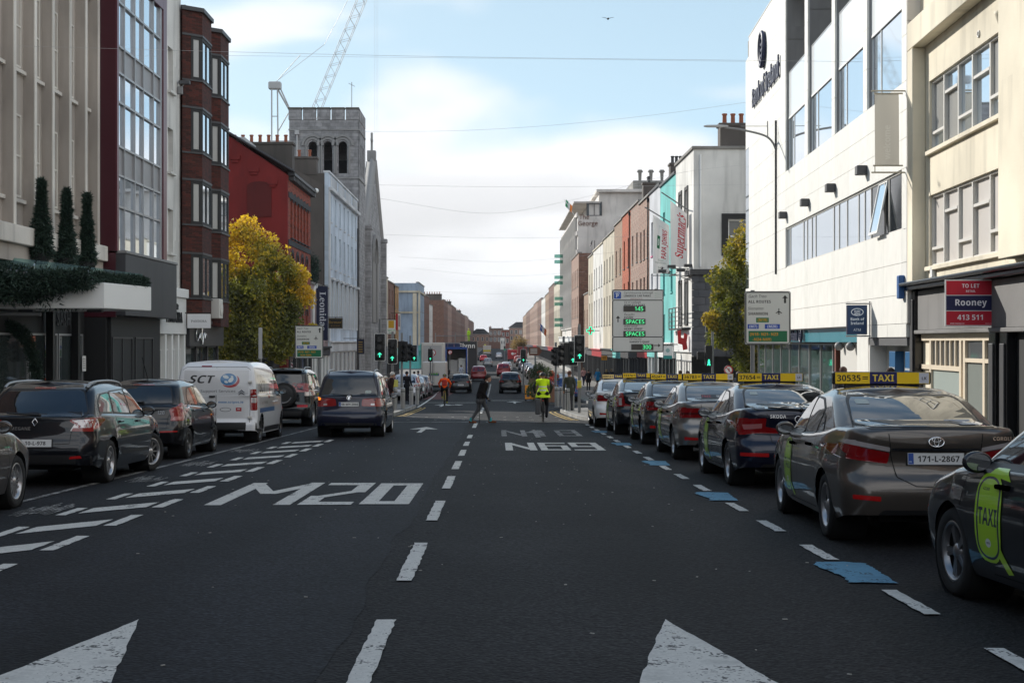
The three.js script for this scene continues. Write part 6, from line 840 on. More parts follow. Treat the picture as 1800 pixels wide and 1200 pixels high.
// ---- model shapes
const sedanTop = [[0, 0.96], [0.06, 1.04], [0.2, 1.075], [0.6, 1.075], [1.2, 1.02], [2.0, 0.97], [3.1, 0.945], [3.4, 0.93], [4.0, 0.84], [4.4, 0.72], [4.62, 0.6]];
const SEDAN = { id: 'sedan', L: 4.62, W: 1.78, wb: 2.7, ro: 0.98, wr: 0.325, top: sedanTop, spokes: 5,
rear: [[0.2, 0.14], [0.32, 0.03], [0.5, 0.0], [0.62, 0.02], [0.68, 0.09], [0.8, 0.11], [0.95, 0.075], [1.05, 0.06], [1.1, 0.09]],
cabin: { rear: [[0.50, 1.03], [0.78, 1.17], [1.10, 1.30], [1.36, 1.385], [1.62, 1.425]], front: [[3.62, 0.91], [3.28, 1.08], [2.95, 1.25], [2.70, 1.36], [2.42, 1.425]], w: [0.80, 0.755, 0.70, 0.645, 0.55], barrel: 0.02 },
sideWin: [[[1.72, 1.02], [2.32, 1.0], [2.24, 1.36], [1.92, 1.345], [1.62, 1.24]], [[2.38, 0.995], [3.2, 0.985], [3.05, 1.09], [2.72, 1.28], [2.5, 1.365], [2.31, 1.365]], [[1.36, 1.05], [1.66, 1.03], [1.56, 1.2], [1.46, 1.16]]],
rearWin: [[-0.62, 1.12], [0.62, 1.12], [0.55, 1.34], [0.5, 1.385], [-0.5, 1.385], [-0.55, 1.34]], windscreen: [[-0.66, 1.0], [0.66, 1.0], [0.54, 1.36], [-0.54, 1.36]],
seams: [[[2.35, 0.27], [2.36, 0.7], [2.34, 0.99]], [[3.42, 0.27], [3.47, 0.6], [3.36, 0.93]], [[1.42, 0.72], [1.5, 0.85], [1.5, 1.02]], [[1.45, 0.27], [3.42, 0.26]]], rearSeams: [[[0.43, 1.06], [0.41, 0.86], [0.36, 0.66], [0.2, 0.58], [0, 0.575]]], handles: [[1.78, 0.89], [2.72, 0.86]], plate: 0.83, mirror: [3.12, 0.985], badge: 0.985,
valance: [[-0.55, 0.30], [0.55, 0.30], [0.5, 0.36], [-0.5, 0.36]] };
const COROLLA = { ...SEDAN, id: 'corolla', lamps: [
{ k: 'tl1', m: 'red', rear: [[0.44, 0.78], [0.84, 0.83], [0.86, 0.93], [0.80, 0.955], [0.42, 0.885]], round: 0.02 }, { k: 'tl2', m: 'clear', rear: [[0.42, 0.895], [0.80, 0.965], [0.78, 1.005], [0.42, 0.935]], off: 0.008, round: 0.01 },
{ k: 'tl3', m: 'red', side: [[0.14, 0.84], [0.44, 0.93], [0.50, 0.965], [0.14, 0.955]] }, { k: 'tl4', m: 'clear', side: [[0.14, 0.965], [0.52, 0.975], [0.40, 1.0], [0.16, 1.0]], off: 0.008 },
{ k: 'strip', m: 'chrome', n: 'chrome_strip', rear: [[-0.40, 0.905], [0.40, 0.905], [0.40, 0.93], [-0.40, 0.93]], mirror: false, round: 0.005, off: 0.012 },
{ k: 'rf', m: 'refl', n: 'reflector', rear: [[0.52, 0.44], [0.76, 0.46], [0.76, 0.50], [0.52, 0.485]], round: 0.01 }] };
const AVENSIS = { ...SEDAN, id: 'avensis', lamps: [{ k: 'tl1', m: 'red', rear: [[0.42, 0.83], [0.86, 0.80], [0.88, 1.0], [0.42, 0.99]], round: 0.03 }, { k: 'tl3', m: 'red', side: [[0.12, 0.80], [0.42, 0.9], [0.55, 1.0], [0.14, 1.01]] }, { k: 'tl5', m: 'dark', rear: [[0.48, 0.875], [0.82, 0.87], [0.82, 0.91], [0.48, 0.91]], off: 0.009, round: 0.01 }, { k: 'rf', m: 'refl', n: 'reflector', rear: [[0.42, 0.40], [0.74, 0.40], [0.74, 0.46], [0.42, 0.44]], round: 0.01 }] };
const OCTAVIA = { ...SEDAN, id: 'octavia', top: [[0, 0.98], [0.06, 1.06], [0.2, 1.10], [0.6, 1.09], [1.2, 1.03], [2.0, 0.98], [3.1, 0.95], [3.4, 0.93], [4.0, 0.85], [4.4, 0.74], [4.62, 0.62]], lamps: [{ k: 'tl1', m: 'red', rear: [[0.46, 0.80], [0.80, 0.76], [0.86, 0.98], [0.44, 1.0]], round: 0.02 }, { k: 'tl2', m: 'pink', rear: [[0.5, 0.86], [0.74, 0.84], [0.76, 0.91], [0.5, 0.925]], off: 0.009, round: 0.01 }, { k: 'tl3', m: 'red', side: [[0.1, 0.78], [0.34, 0.82], [0.5, 1.0], [0.13, 1.0]] }, { k: 'rf', m: 'refl', n: 'reflector', rear: [[0.42, 0.46], [0.8, 0.47], [0.8, 0.52], [0.42, 0.51]], round: 0.01 }], spokes: 7, wiper: 1.12 };
const PRIUS = { ...SEDAN, id: 'prius', L: 4.46, W: 1.745, ro: 0.88, top: [[0, 0.98], [0.1, 1.10], [0.3, 1.12], [0.7, 1.07], [1.2, 1.02], [2.2, 0.96], [3.0, 0.93], [3.4, 0.90], [3.9, 0.82], [4.3, 0.70], [4.46, 0.6]],
cabin: { rear: [[0.12, 1.06], [0.34, 1.16], [0.8, 1.30], [1.2, 1.40], [1.6, 1.455]], front: [[3.72, 0.88], [3.3, 1.08], [2.9, 1.27], [2.6, 1.39], [2.3, 1.455]], w: [0.79, 0.74, 0.68, 0.62, 0.52] }, sideWin: [[[1.5, 1.03], [2.22, 0.99], [2.15, 1.37], [1.8, 1.36], [1.3, 1.22]], [[2.28, 0.985], [3.2, 0.96], [3.0, 1.1], [2.6, 1.32], [2.4, 1.385], [2.21, 1.38]], [[0.95, 1.08], [1.42, 1.04], [1.25, 1.18]]],
rearWin: [[-0.62, 1.14], [0.62, 1.14], [0.5, 1.40], [-0.5, 1.40]], lamps: [{ k: 'tl1', m: 'red', rear: [[0.60, 0.78], [0.82, 0.76], [0.84, 1.0], [0.76, 1.16], [0.66, 1.16], [0.62, 0.95]], round: 0.03 }, { k: 'tl2', m: 'clear', rear: [[0.68, 0.80], [0.76, 0.80], [0.76, 1.0], [0.69, 1.0]], off: 0.009, round: 0.02 }, { k: 'tl3', m: 'red', side: [[0.12, 0.78], [0.30, 0.80], [0.42, 1.08], [0.2, 1.1]] }], wiper: 1.16 };
const ESTATE = { id: 'estate', L: 4.56, W: 1.80, wb: 2.7, ro: 0.94, wr: 0.325, spokes: 10, top: [[0, 0.93], [0.1, 0.985], [0.4, 1.02], [1.2, 1.0], [2.2, 0.965], [3.1, 0.945], [3.4, 0.93], [3.9, 0.87], [4.3, 0.74], [4.56, 0.62]],
rear: [[0.2, 0.12], [0.33, 0.02], [0.5, 0.0], [0.62, 0.015], [0.72, 0.05], [0.9, 0.07], [1.05, 0.10]], cabin: { rear: [[0.10, 0.98], [0.20, 1.12], [0.36, 1.28], [0.5, 1.40], [0.72, 1.465]], front: [[3.62, 0.90], [3.25, 1.10], [2.9, 1.28], [2.62, 1.40], [2.3, 1.465]], w: [0.82, 0.775, 0.725, 0.67, 0.57], bowR: 0.16 },
sideWin: [[[0.55, 1.06], [1.18, 1.05], [1.24, 1.33], [0.86, 1.31], [0.62, 1.2]], [[1.28, 1.045], [2.2, 1.01], [2.16, 1.37], [1.34, 1.345]], [[2.26, 1.005], [3.18, 0.985], [3.0, 1.11], [2.62, 1.32], [2.42, 1.385], [2.22, 1.375]]],
rearWin: [[-0.66, 1.0], [0.66, 1.0], [0.7, 1.08], [0.56, 1.38], [-0.56, 1.38], [-0.7, 1.08]], windscreen: [[-0.66, 1.0], [0.66, 1.0], [0.54, 1.38], [-0.54, 1.38]],
lamps: [{ k: 'tl1', m: 'clear', rear: [[0.50, 0.80], [0.80, 0.80], [0.83, 0.97], [0.52, 0.96], [0.56, 0.90]], round: 0.015 }, { k: 'tl2', m: 'red', rear: [[0.52, 0.80], [0.80, 0.79], [0.80, 0.845], [0.54, 0.845]], off: 0.009, round: 0.01 }, { k: 'tl3', m: 'red', side: [[0.1, 0.80], [0.35, 0.84], [0.72, 0.95], [0.55, 1.0], [0.1, 0.98]], round: 0.03 }, { k: 'tl6', m: 'dark', side: [[0.32, 0.90], [0.62, 0.935], [0.5, 0.975], [0.28, 0.96]], off: 0.009 }, { k: 'tl5', m: 'red', n: 'brake_light', rear: [[-0.16, 1.40], [0.16, 1.40], [0.15, 1.425], [-0.15, 1.425]], mirror: false, round: 0.005 }, { k: 'rf', m: 'refl', n: 'reflector', rear: [[0.50, 0.40], [0.68, 0.41], [0.66, 0.45], [0.52, 0.44]], round: 0.01 }],
seams: [[[2.24, 0.27], [2.25, 0.7], [2.22, 1.0]], [[3.36, 0.27], [3.42, 0.6], [3.3, 0.94]], [[1.34, 0.72], [1.32, 0.85], [1.26, 1.03]]], rearSeams: [[[0.74, 1.0], [0.52, 0.8], [0.5, 0.62], [0, 0.6]]], handles: [[1.5, 0.90], [2.52, 0.88]], plate: 0.63, mirror: [3.1, 1.0], badge: 0.93, wiper: 1.03,
rails: [[0.55, 1.42, 0.60], [0.7, 1.475, 0.60], [1.4, 1.515, 0.585], [2.1, 1.51, 0.575], [2.5, 1.475, 0.57], [2.6, 1.435, 0.57]], valance: [[-0.8, 0.30], [0.8, 0.30], [0.8, 0.46], [-0.8, 0.46]], extraSide: [{ n: 'side_moulding', p: [[1.5, 0.40], [3.2, 0.38], [3.2, 0.43], [1.5, 0.46]], m: M2.trim }] };
const HATCH = { id: 'hatch', L: 3.96, W: 1.71, wb: 2.525, ro: 0.70, wr: 0.30, spokes: 8, tw: 0.185, top: [[0, 0.93], [0.1, 0.99], [0.4, 1.02], [1.2, 0.99], [2.2, 0.95], [2.8, 0.93], [3.1, 0.90], [3.5, 0.82], [3.8, 0.70], [3.96, 0.6]],
rear: [[0.2, 0.10], [0.33, 0.02], [0.5, 0.0], [0.64, 0.02], [0.75, 0.06], [1.0, 0.09]], cabin: { rear: [[0.12, 0.98], [0.19, 1.12], [0.30, 1.28], [0.42, 1.41], [0.66, 1.475]], front: [[3.22, 0.88], [2.86, 1.08], [2.52, 1.28], [2.28, 1.41], [1.96, 1.475]], w: [0.775, 0.735, 0.685, 0.635, 0.54], bowR: 0.15 },
sideWin: [[[0.85, 1.06], [1.70, 1.02], [1.66, 1.38], [1.1, 1.35], [0.86, 1.2]], [[1.76, 1.015], [2.72, 0.97], [2.5, 1.12], [2.2, 1.32], [2.02, 1.39], [1.71, 1.385]]], rearWin: [[-0.6, 1.06], [0.6, 1.06], [0.5, 1.38], [-0.5, 1.38]],
lamps: [{ k: 'tl1', m: 'red', rear: [[0.58, 0.74], [0.80, 0.74], [0.80, 1.02], [0.72, 1.06], [0.62, 0.92]], round: 0.03 }, { k: 'tl2', m: 'pink', rear: [[0.62, 0.76], [0.76, 0.76], [0.77, 0.82], [0.64, 0.82]], off: 0.009, round: 0.02 }, { k: 'tl3', m: 'red', side: [[0.1, 0.74], [0.28, 0.74], [0.50, 1.04], [0.36, 1.08], [0.12, 0.98]] }, { k: 'tl5', m: 'red', n: 'brake_light', rear: [[-0.2, 1.41], [0.2, 1.41], [0.2, 1.43], [-0.2, 1.43]], mirror: false, round: 0.004 }, { k: 'rf', m: 'refl', n: 'reflector', rear: [[0.4, 0.52], [0.72, 0.53], [0.72, 0.555], [0.4, 0.545]], round: 0.008 }],
seams: [[[1.73, 0.27], [1.74, 0.7], [1.72, 1.0]], [[2.86, 0.27], [2.92, 0.6], [2.8, 0.93]], [[1.1, 0.68], [0.98, 0.8], [0.86, 1.03]]], rearSeams: [[[0.66, 1.0], [0.54, 0.8], [0.52, 0.58], [0, 0.56]]], handles: [[1.1, 0.92], [2.05, 0.89]], plate: 0.66, mirror: [2.66, 0.98], badge: 0.95, wiper: 1.09 };
const SUV = { id: 'suv', L: 4.8, W: 1.87, wb: 2.79, ro: 1.0, wr: 0.38, spokes: 6, tw: 0.26, rc: 0.2, top: [[0, 1.06], [0.1, 1.12], [0.5, 1.14], [2, 1.12], [3.2, 1.1], [3.5, 1.08], [4.2, 1.0], [4.6, 0.88], [4.8, 0.75]], sec: [[0.15, 0.92], [0.4, 0.98], [0.7, 1.0], [0.95, 0.99], [1.15, 0.95], [1.6, 0.88]],
rear: [[0.2, 0.1], [0.4, 0.0], [0.62, 0.0], [0.7, 0.07], [1.1, 0.09]], cabin: { rear: [[0.1, 1.1], [0.15, 1.3], [0.22, 1.5], [0.3, 1.68], [0.55, 1.78]], front: [[3.7, 1.06], [3.42, 1.25], [3.12, 1.48], [2.9, 1.66], [2.55, 1.78]], w: [0.86, 0.83, 0.79, 0.745, 0.64], bowR: 0.1 },
sideWin: [[[0.4, 1.2], [1.2, 1.19], [1.2, 1.62], [0.5, 1.6]], [[1.27, 1.19], [2.2, 1.18], [2.18, 1.64], [1.27, 1.63]], [[2.27, 1.18], [3.25, 1.16], [2.8, 1.58], [2.66, 1.64], [2.25, 1.645]]], rearWin: [[-0.68, 1.16], [0.68, 1.16], [0.6, 1.64], [-0.6, 1.64]],
lamps: [{ k: 'tl1', m: 'red', rear: [[0.72, 1.1], [0.9, 1.1], [0.87, 1.36], [0.73, 1.34]], round: 0.02 }, { k: 'tl2', m: 'clear', rear: [[0.72, 0.97], [0.92, 0.97], [0.9, 1.09], [0.72, 1.09]], round: 0.02 }, { k: 'tl3', m: 'red', side: [[0.1, 1.08], [0.26, 1.1], [0.3, 1.36], [0.14, 1.36]] }, { k: 'rf', m: 'refl', n: 'reflector', rear: [[0.5, 0.62], [0.82, 0.62], [0.82, 0.69], [0.5, 0.69]], round: 0.01 }], seams: [[[2.24, 0.35], [2.24, 1.17]]], handles: [[1.5, 1.02], [2.5, 1.0]], mirror: [3.1, 1.17], rails: [[0.5, 1.74, 0.64], [0.7, 1.83, 0.64], [1.6, 1.86, 0.64], [2.3, 1.84, 0.63], [2.5, 1.78, 0.62]], valance: [[-0.86, 0.34], [0.86, 0.34], [0.86, 0.5], [-0.86, 0.5]] };
const MPV = { id: 'mpv', L: 4.63, W: 1.81, wb: 2.84, ro: 0.86, wr: 0.325, spokes: 7, rc: 0.22, top: [[0, 0.98], [0.1, 1.04], [0.5, 1.06], [2.2, 1.03], [3.2, 1.0], [3.6, 0.97], [4.1, 0.88], [4.45, 0.76], [4.63, 0.65]], rear: [[0.2, 0.1], [0.33, 0.02], [0.5, 0.0], [0.6, 0.01], [0.66, 0.07], [0.8, 0.09], [1.05, 0.11]],
cabin: { rear: [[0.12, 1.02], [0.2, 1.2], [0.32, 1.42], [0.42, 1.58], [0.66, 1.68]], front: [[4.0, 0.92], [3.5, 1.16], [3.1, 1.40], [2.8, 1.57], [2.4, 1.68]], w: [0.835, 0.80, 0.75, 0.70, 0.60], bowR: 0.13 },
sideWin: [[[0.45, 1.1], [1.3, 1.08], [1.3, 1.53], [0.62, 1.5]], [[1.36, 1.08], [2.3, 1.06], [2.28, 1.56], [1.36, 1.54]], [[2.36, 1.06], [3.42, 1.03], [2.95, 1.38], [2.7, 1.54], [2.34, 1.565]]], rearWin: [[-0.7, 1.08], [0.7, 1.08], [0.72, 1.14], [0.58, 1.57], [-0.58, 1.57], [-0.72, 1.14]],
lamps: [{ k: 'tl1', m: 'red', rear: [[0.66, 0.80], [0.87, 0.80], [0.86, 1.0], [0.68, 0.96]], round: 0.03 }, { k: 'tl2', m: 'red', rear: [[0.42, 0.81], [0.66, 0.81], [0.66, 0.90], [0.48, 0.91], [0.42, 0.88]], round: 0.05 }, { k: 'tl3', m: 'red', side: [[0.1, 0.80], [0.3, 0.82], [0.4, 1.0], [0.12, 1.02]] }, { k: 'tl4', m: 'clear', rear: [[0.56, 0.83], [0.66, 0.83], [0.66, 0.88], [0.56, 0.88]], off: 0.009, round: 0.02 }], seams: [[[2.33, 0.27], [2.33, 1.05]], [[3.45, 0.27], [3.55, 0.98]]], rearSeams: [[[0.74, 1.0], [0.72, 0.62], [0, 0.61]]], handles: [[1.6, 0.92], [2.6, 0.9]], plate: 0.86, mirror: [3.4, 1.02], badge: 1.03, wiper: 1.09, rails: [[0.55, 1.63, 0.61], [0.68, 1.70, 0.61], [1.4, 1.745, 0.6], [2.1, 1.74, 0.595], [2.45, 1.68, 0.59]], valance: [[-0.72, 0.30], [0.72, 0.30], [0.72, 0.38], [-0.72, 0.38]] };
const VAN = { id: 'van', L: 4.96, W: 1.92, wb: 3.27, ro: 0.80, wr: 0.33, spokes: 5, rc: 0.14, taperR: 0.0, top: [[0, 1.15], [0.3, 1.16], [3.4, 1.14], [3.9, 1.1], [4.4, 1.0], [4.75, 0.85], [4.96, 0.7]], sec: [[0.15, 0.95], [0.4, 0.985], [0.7, 1.0], [1.0, 0.995], [1.2, 0.985], [1.6, 0.95]], roll: 0.02, rear: [[0.2, 0.06], [0.35, 0.0], [0.5, 0.0], [0.56, 0.06], [1.2, 0.065]],
cabin: { rear: [[0.06, 1.12], [0.07, 1.38], [0.10, 1.62], [0.16, 1.80], [0.32, 1.90]], front: [[4.35, 1.02], [4.0, 1.24], [3.6, 1.52], [3.35, 1.72], [2.95, 1.89]], w: [0.945, 0.925, 0.895, 0.85, 0.74], bowR: 0.03, cr: 0.08, barrel: 0.005, crown: 0.05 },
sideWin: [[[3.0, 1.12], [3.95, 1.08], [3.5, 1.5], [3.28, 1.62], [2.98, 1.62]]], lamps: [{ k: 'tl1', m: 'red', rear: [[0.80, 0.78], [0.95, 0.78], [0.94, 1.28], [0.80, 1.28]], round: 0.03 }, { k: 'tl2', m: 'clear', rear: [[0.82, 0.96], [0.93, 0.96], [0.93, 1.08], [0.82, 1.08]], off: 0.009, round: 0.01 }, { k: 'tl5', m: 'red', n: 'brake_light', rear: [[-0.36, 1.80], [-0.12, 1.80], [-0.12, 1.83], [-0.36, 1.83]], mirror: false, round: 0.004 }], seams: [[[2.9, 0.3], [2.9, 1.6]], [[4.1, 0.4], [4.15, 0.9], [4.0, 1.1]], [[1.4, 1.14], [2.9, 1.14]]], rearSeams: [[[0.002, 0.52], [0.002, 1.78]], [[0.79, 0.5], [0.79, 1.74], [0.7, 1.8], [0, 1.8]]], handles: [[3.1, 0.95], [2.75, 0.95]], mirror: [3.72, 1.16], valance: [[-0.94, 0.26], [0.94, 0.26], [0.94, 0.50], [-0.94, 0.50]], extraSide: [{ n: 'sill_moulding', p: [[1.3, 0.24], [3.6, 0.24], [3.6, 0.36], [1.3, 0.36]], m: M2.trim }] };
// ---- taxis
function taxiSign(t, sp, num, roofY, c, o = {}) {
const z = sp.L / 2 - c, s = part(t, 'taxi_sign', [rbx(-0.52, 0.52, roofY + 0.03, roofY + 0.165, z - 0.055, z + 0.055, 0.018, 2), rbx(-0.40, 0.40, roofY - 0.02, roofY + 0.03, z - 0.03, z + 0.03, 0.01, 1)], M.blackGloss);
const tex = canvasTex(512, 64, (g, w, h) => { g.fillStyle = o.pale ? '#e3c27c' : '#ffd21e'; g.fillRect(0, 0, w, h); g.fillStyle = '#1a1c5c'; g.fillRect(188, 0, 148, h); g.fillStyle = '#15130c'; g.font = 'bold 48px sans-serif'; g.fillText(num, 8, 50, 132); g.fillRect(148, 24, 30, 5); g.fillRect(148, 34, 30, 5); g.fillStyle = '#ffdd50'; g.textAlign = 'center'; g.font = 'bold 54px sans-serif'; g.fillText('TAXI', 262, 51, 132); g.fillStyle = '#cfcfd6'; g.fillRect(456, 2, 54, h - 4); g.fillStyle = '#333'; g.font = 'bold 24px sans-serif'; g.fillText('LK', 483, 42); });
printed(s, 'sign_print', 1.0, 0.12, tex, [0, roofY + 0.098, z + 0.0565], 0, 0.3); return s;
}
const decalTex = canvasTex(256, 512, (g, w, h) => { g.clearRect(0, 0, w, h); g.fillStyle = '#b4e22c'; g.fillRect(0, 0, w, h); g.fillStyle = '#15204a'; g.strokeStyle = '#15204a'; g.lineWidth = 14; g.beginPath(); g.roundRect(26, 26, w - 52, h - 52, 90); g.stroke(); g.textAlign = 'center'; g.font = 'bold 92px sans-serif'; g.save(); g.translate(128, 300); g.scale(1, 1.5); g.fillText('TAXI', 0, 0, 186); g.restore(); g.font = 'bold 24px sans-serif'; g.fillText('42288', 96, 100); g.fillStyle = '#dfe6e0'; g.beginPath(); g.arc(128, 400, 26, 0, 7); g.fill(); g.fillStyle = '#15204a'; g.font = 'bold 16px sans-serif'; g.fillText('NTA', 128, 406); });
const decalMat = mt([1, 1, 1], 0.35, { map: decalTex, clearcoat: 0.6 }), decalGreen = mt([0.46, 0.76, 0.03], 0.35, { clearcoat: 0.6 }), decalNavy = mt([0.015, 0.02, 0.07], 0.35);
function taxiDecal(t, c, y0, w, h) {
const pts = [], n = 24; for (let i = 0; i < n; i++) { const a = 6.2832 * i / n, p = 3.2; const cx = Math.cos(a), sy = Math.sin(a); pts.push([c + Math.sign(cx) * Math.pow(Math.abs(cx), 2 / p) * w / 2, y0 + Math.sign(sy) * Math.pow(Math.abs(sy), 2 / p) * h / 2]); }
t.side('dc', 'taxi_decal', pts, decalMat, 0.006, 0, true, 3); t.side('dt', 'decal_tail', [[c - w * 0.28, y0 - h * 0.36], [c - w * 0.40, y0 - h * 0.28], [c - w * 0.80, 0.30], [c - w * 0.60, 0.29]], decalGreen, 0.005, 0, true, 3);
}
const gpt = (t, geo, n, m) => part(t, n, geo, m);
const FREE = canvasTex(256, 48, (g, w, h) => { g.fillStyle = '#0b0d0f'; g.fillRect(0, 0, w, h); g.font = 'bold 38px sans-serif'; g.fillStyle = '#b01020'; g.fillText('FREE', 4, 38, 130); g.fillStyle = '#d8d8d8'; g.fillText('NOW', 140, 38, 112); });
const taxiG = 'taxis queuing on the right hand rank';
{ // in the order of the rank, nearest first
const rim17 = mt([0.30, 0.30, 0.31], 0.3, { metalness: 0.8 });
const a = car(AVENSIS, { name: 'taxi', cat: 'taxi', label: 'dark grey taxi cut off by the frame edge, large green badge on its door', x: 4.24, turn: 0.062, d: 6.95, color: [0.022, 0.024, 0.030], metal: 0.5, group: taxiG, rimM: rim17 }); taxiDecal(a, 2.93, 0.64, 0.44, 0.60); a.side('db', 'decal_band', [[2.62, 0.9], [2.98, 0.93], [2.9, 0.985], [2.72, 0.985]], decalGreen, 0.005, 0); taxiSign(a, AVENSIS, '42288', 1.485, 2.0);
const b = car(COROLLA, { name: 'taxi', cat: 'taxi', label: 'grey brown taxi with roof sign 30535 and rear plate 171-L-2867', x: 4.12, d: 13.35, color: [0.105, 0.090, 0.078], metal: 0.55, group: taxiG, plate: '171-L-2867', turn: -0.03, badgeGeo: [new THREE.TorusGeometry(0.055, 0.008, 8, 28).scale(1.25, 0.8, 1), new THREE.TorusGeometry(0.03, 0.006, 8, 20).scale(0.7, 1.3, 1), new THREE.TorusGeometry(0.03, 0.005, 8, 20).scale(1.35, 0.62, 1).translate(0, 0.02, 0.002)] }); taxiSign(b, COROLLA, '30535', 1.475, 2.25); taxiDecal(b, 2.92, 0.62, 0.42, 0.58);
b.rearP('st', 'window_sticker', [[-0.50, 1.31], [-0.36, 1.31], [-0.37, 1.355], [-0.49, 1.355]], M.frosted, 0.009, 0.02); b.rearP('hs', 'window_sticker', [[0.26, 1.135], [0.52, 1.135], [0.52, 1.165], [0.26, 1.165]], M.lightGrey, 0.009, 0);
const nm = part(b, 'model_name', letters('COROLLA', 0.034, 0.006), M.chrome); nm.position.set(0.63, 1.0, COROLLA.L / 2 - 0.09);
const c = car(OCTAVIA, { name: 'taxi', cat: 'taxi', label: 'dark navy taxi with roof sign 37654', x: 4.22, d: 20.35, color: [0.012, 0.014, 0.030], metal: 0.4, group: taxiG, plate: '161-L-1524' }); taxiSign(c, OCTAVIA, '37654', 1.475, 2.2); taxiDecal(c, 2.92, 0.64, 0.42, 0.58); c.rearP('st', 'window_sticker', [[-0.48, 1.31], [-0.36, 1.31], [-0.37, 1.35], [-0.47, 1.35]], M.frosted, 0.009, 0.02);
const sk = part(c, 'model_name', letters('ŠKODA'.normalize('NFD').replace(/[^A-Z]/g, ''), 0.05, 0.006), M.chrome); sk.position.set(-0.28, 1.0, OCTAVIA.L / 2 - 0.07);
const e = car(AVENSIS, { name: 'taxi', cat: 'taxi', label: 'silver grey taxi with roof sign 36783', x: 4.22, d: 27.0, color: [0.20, 0.19, 0.18], metal: 0.6, group: taxiG, plate: '152-L-880' }); taxiSign(e, AVENSIS, '36783', 1.475, 2.2); taxiDecal(e, 2.92, 0.64, 0.42, 0.58); e.rearP('fn', 'window_lettering', [[-0.32, 1.16], [0.2, 1.16], [0.2, 1.23], [-0.32, 1.23]], mt([0.8, 0.8, 0.8], 0.3, { map: FREE }), 0.009, 0);
const f = car({ ...AVENSIS, id: 'gsedan' }, { name: 'taxi', cat: 'taxi', label: 'charcoal taxi with roof sign 45247', x: 4.22, d: 33.15, color: [0.05, 0.05, 0.052], metal: 0.55, group: taxiG, q: 1 }); taxiSign(f, AVENSIS, '45247', 1.475, 2.2); taxiDecal(f, 2.92, 0.64, 0.42, 0.58);
const g = car(PRIUS, { name: 'taxi', cat: 'taxi', label: 'black liftback taxi with roof sign 15374', x: 4.02, d: 38.9, color: [0.010, 0.011, 0.014], metal: 0.3, group: taxiG, mirrorM: M2.trim }); taxiSign(g, PRIUS, '15374', 1.505, 2.0); taxiDecal(g, 2.8, 0.62, 0.42, 0.58);
const h = car({ ...AVENSIS, id: 'wsedan' }, { name: 'taxi', cat: 'taxi', label: 'white taxi with roof sign 40812 at the head of the rank', x: 3.87, d: 44.6, color: [0.74, 0.74, 0.74], metal: 0.0, group: taxiG, mirrorM: M2.trim }); taxiSign(h, AVENSIS, '40812', 1.475, 2.2, { pale: true }); h.rearP('fn', 'window_lettering', [[-0.2, 1.17], [0.3, 1.17], [0.3, 1.23], [-0.2, 1.23]], mt([0.8, 0.8, 0.8], 0.3, { map: FREE }), 0.009, 0);
}
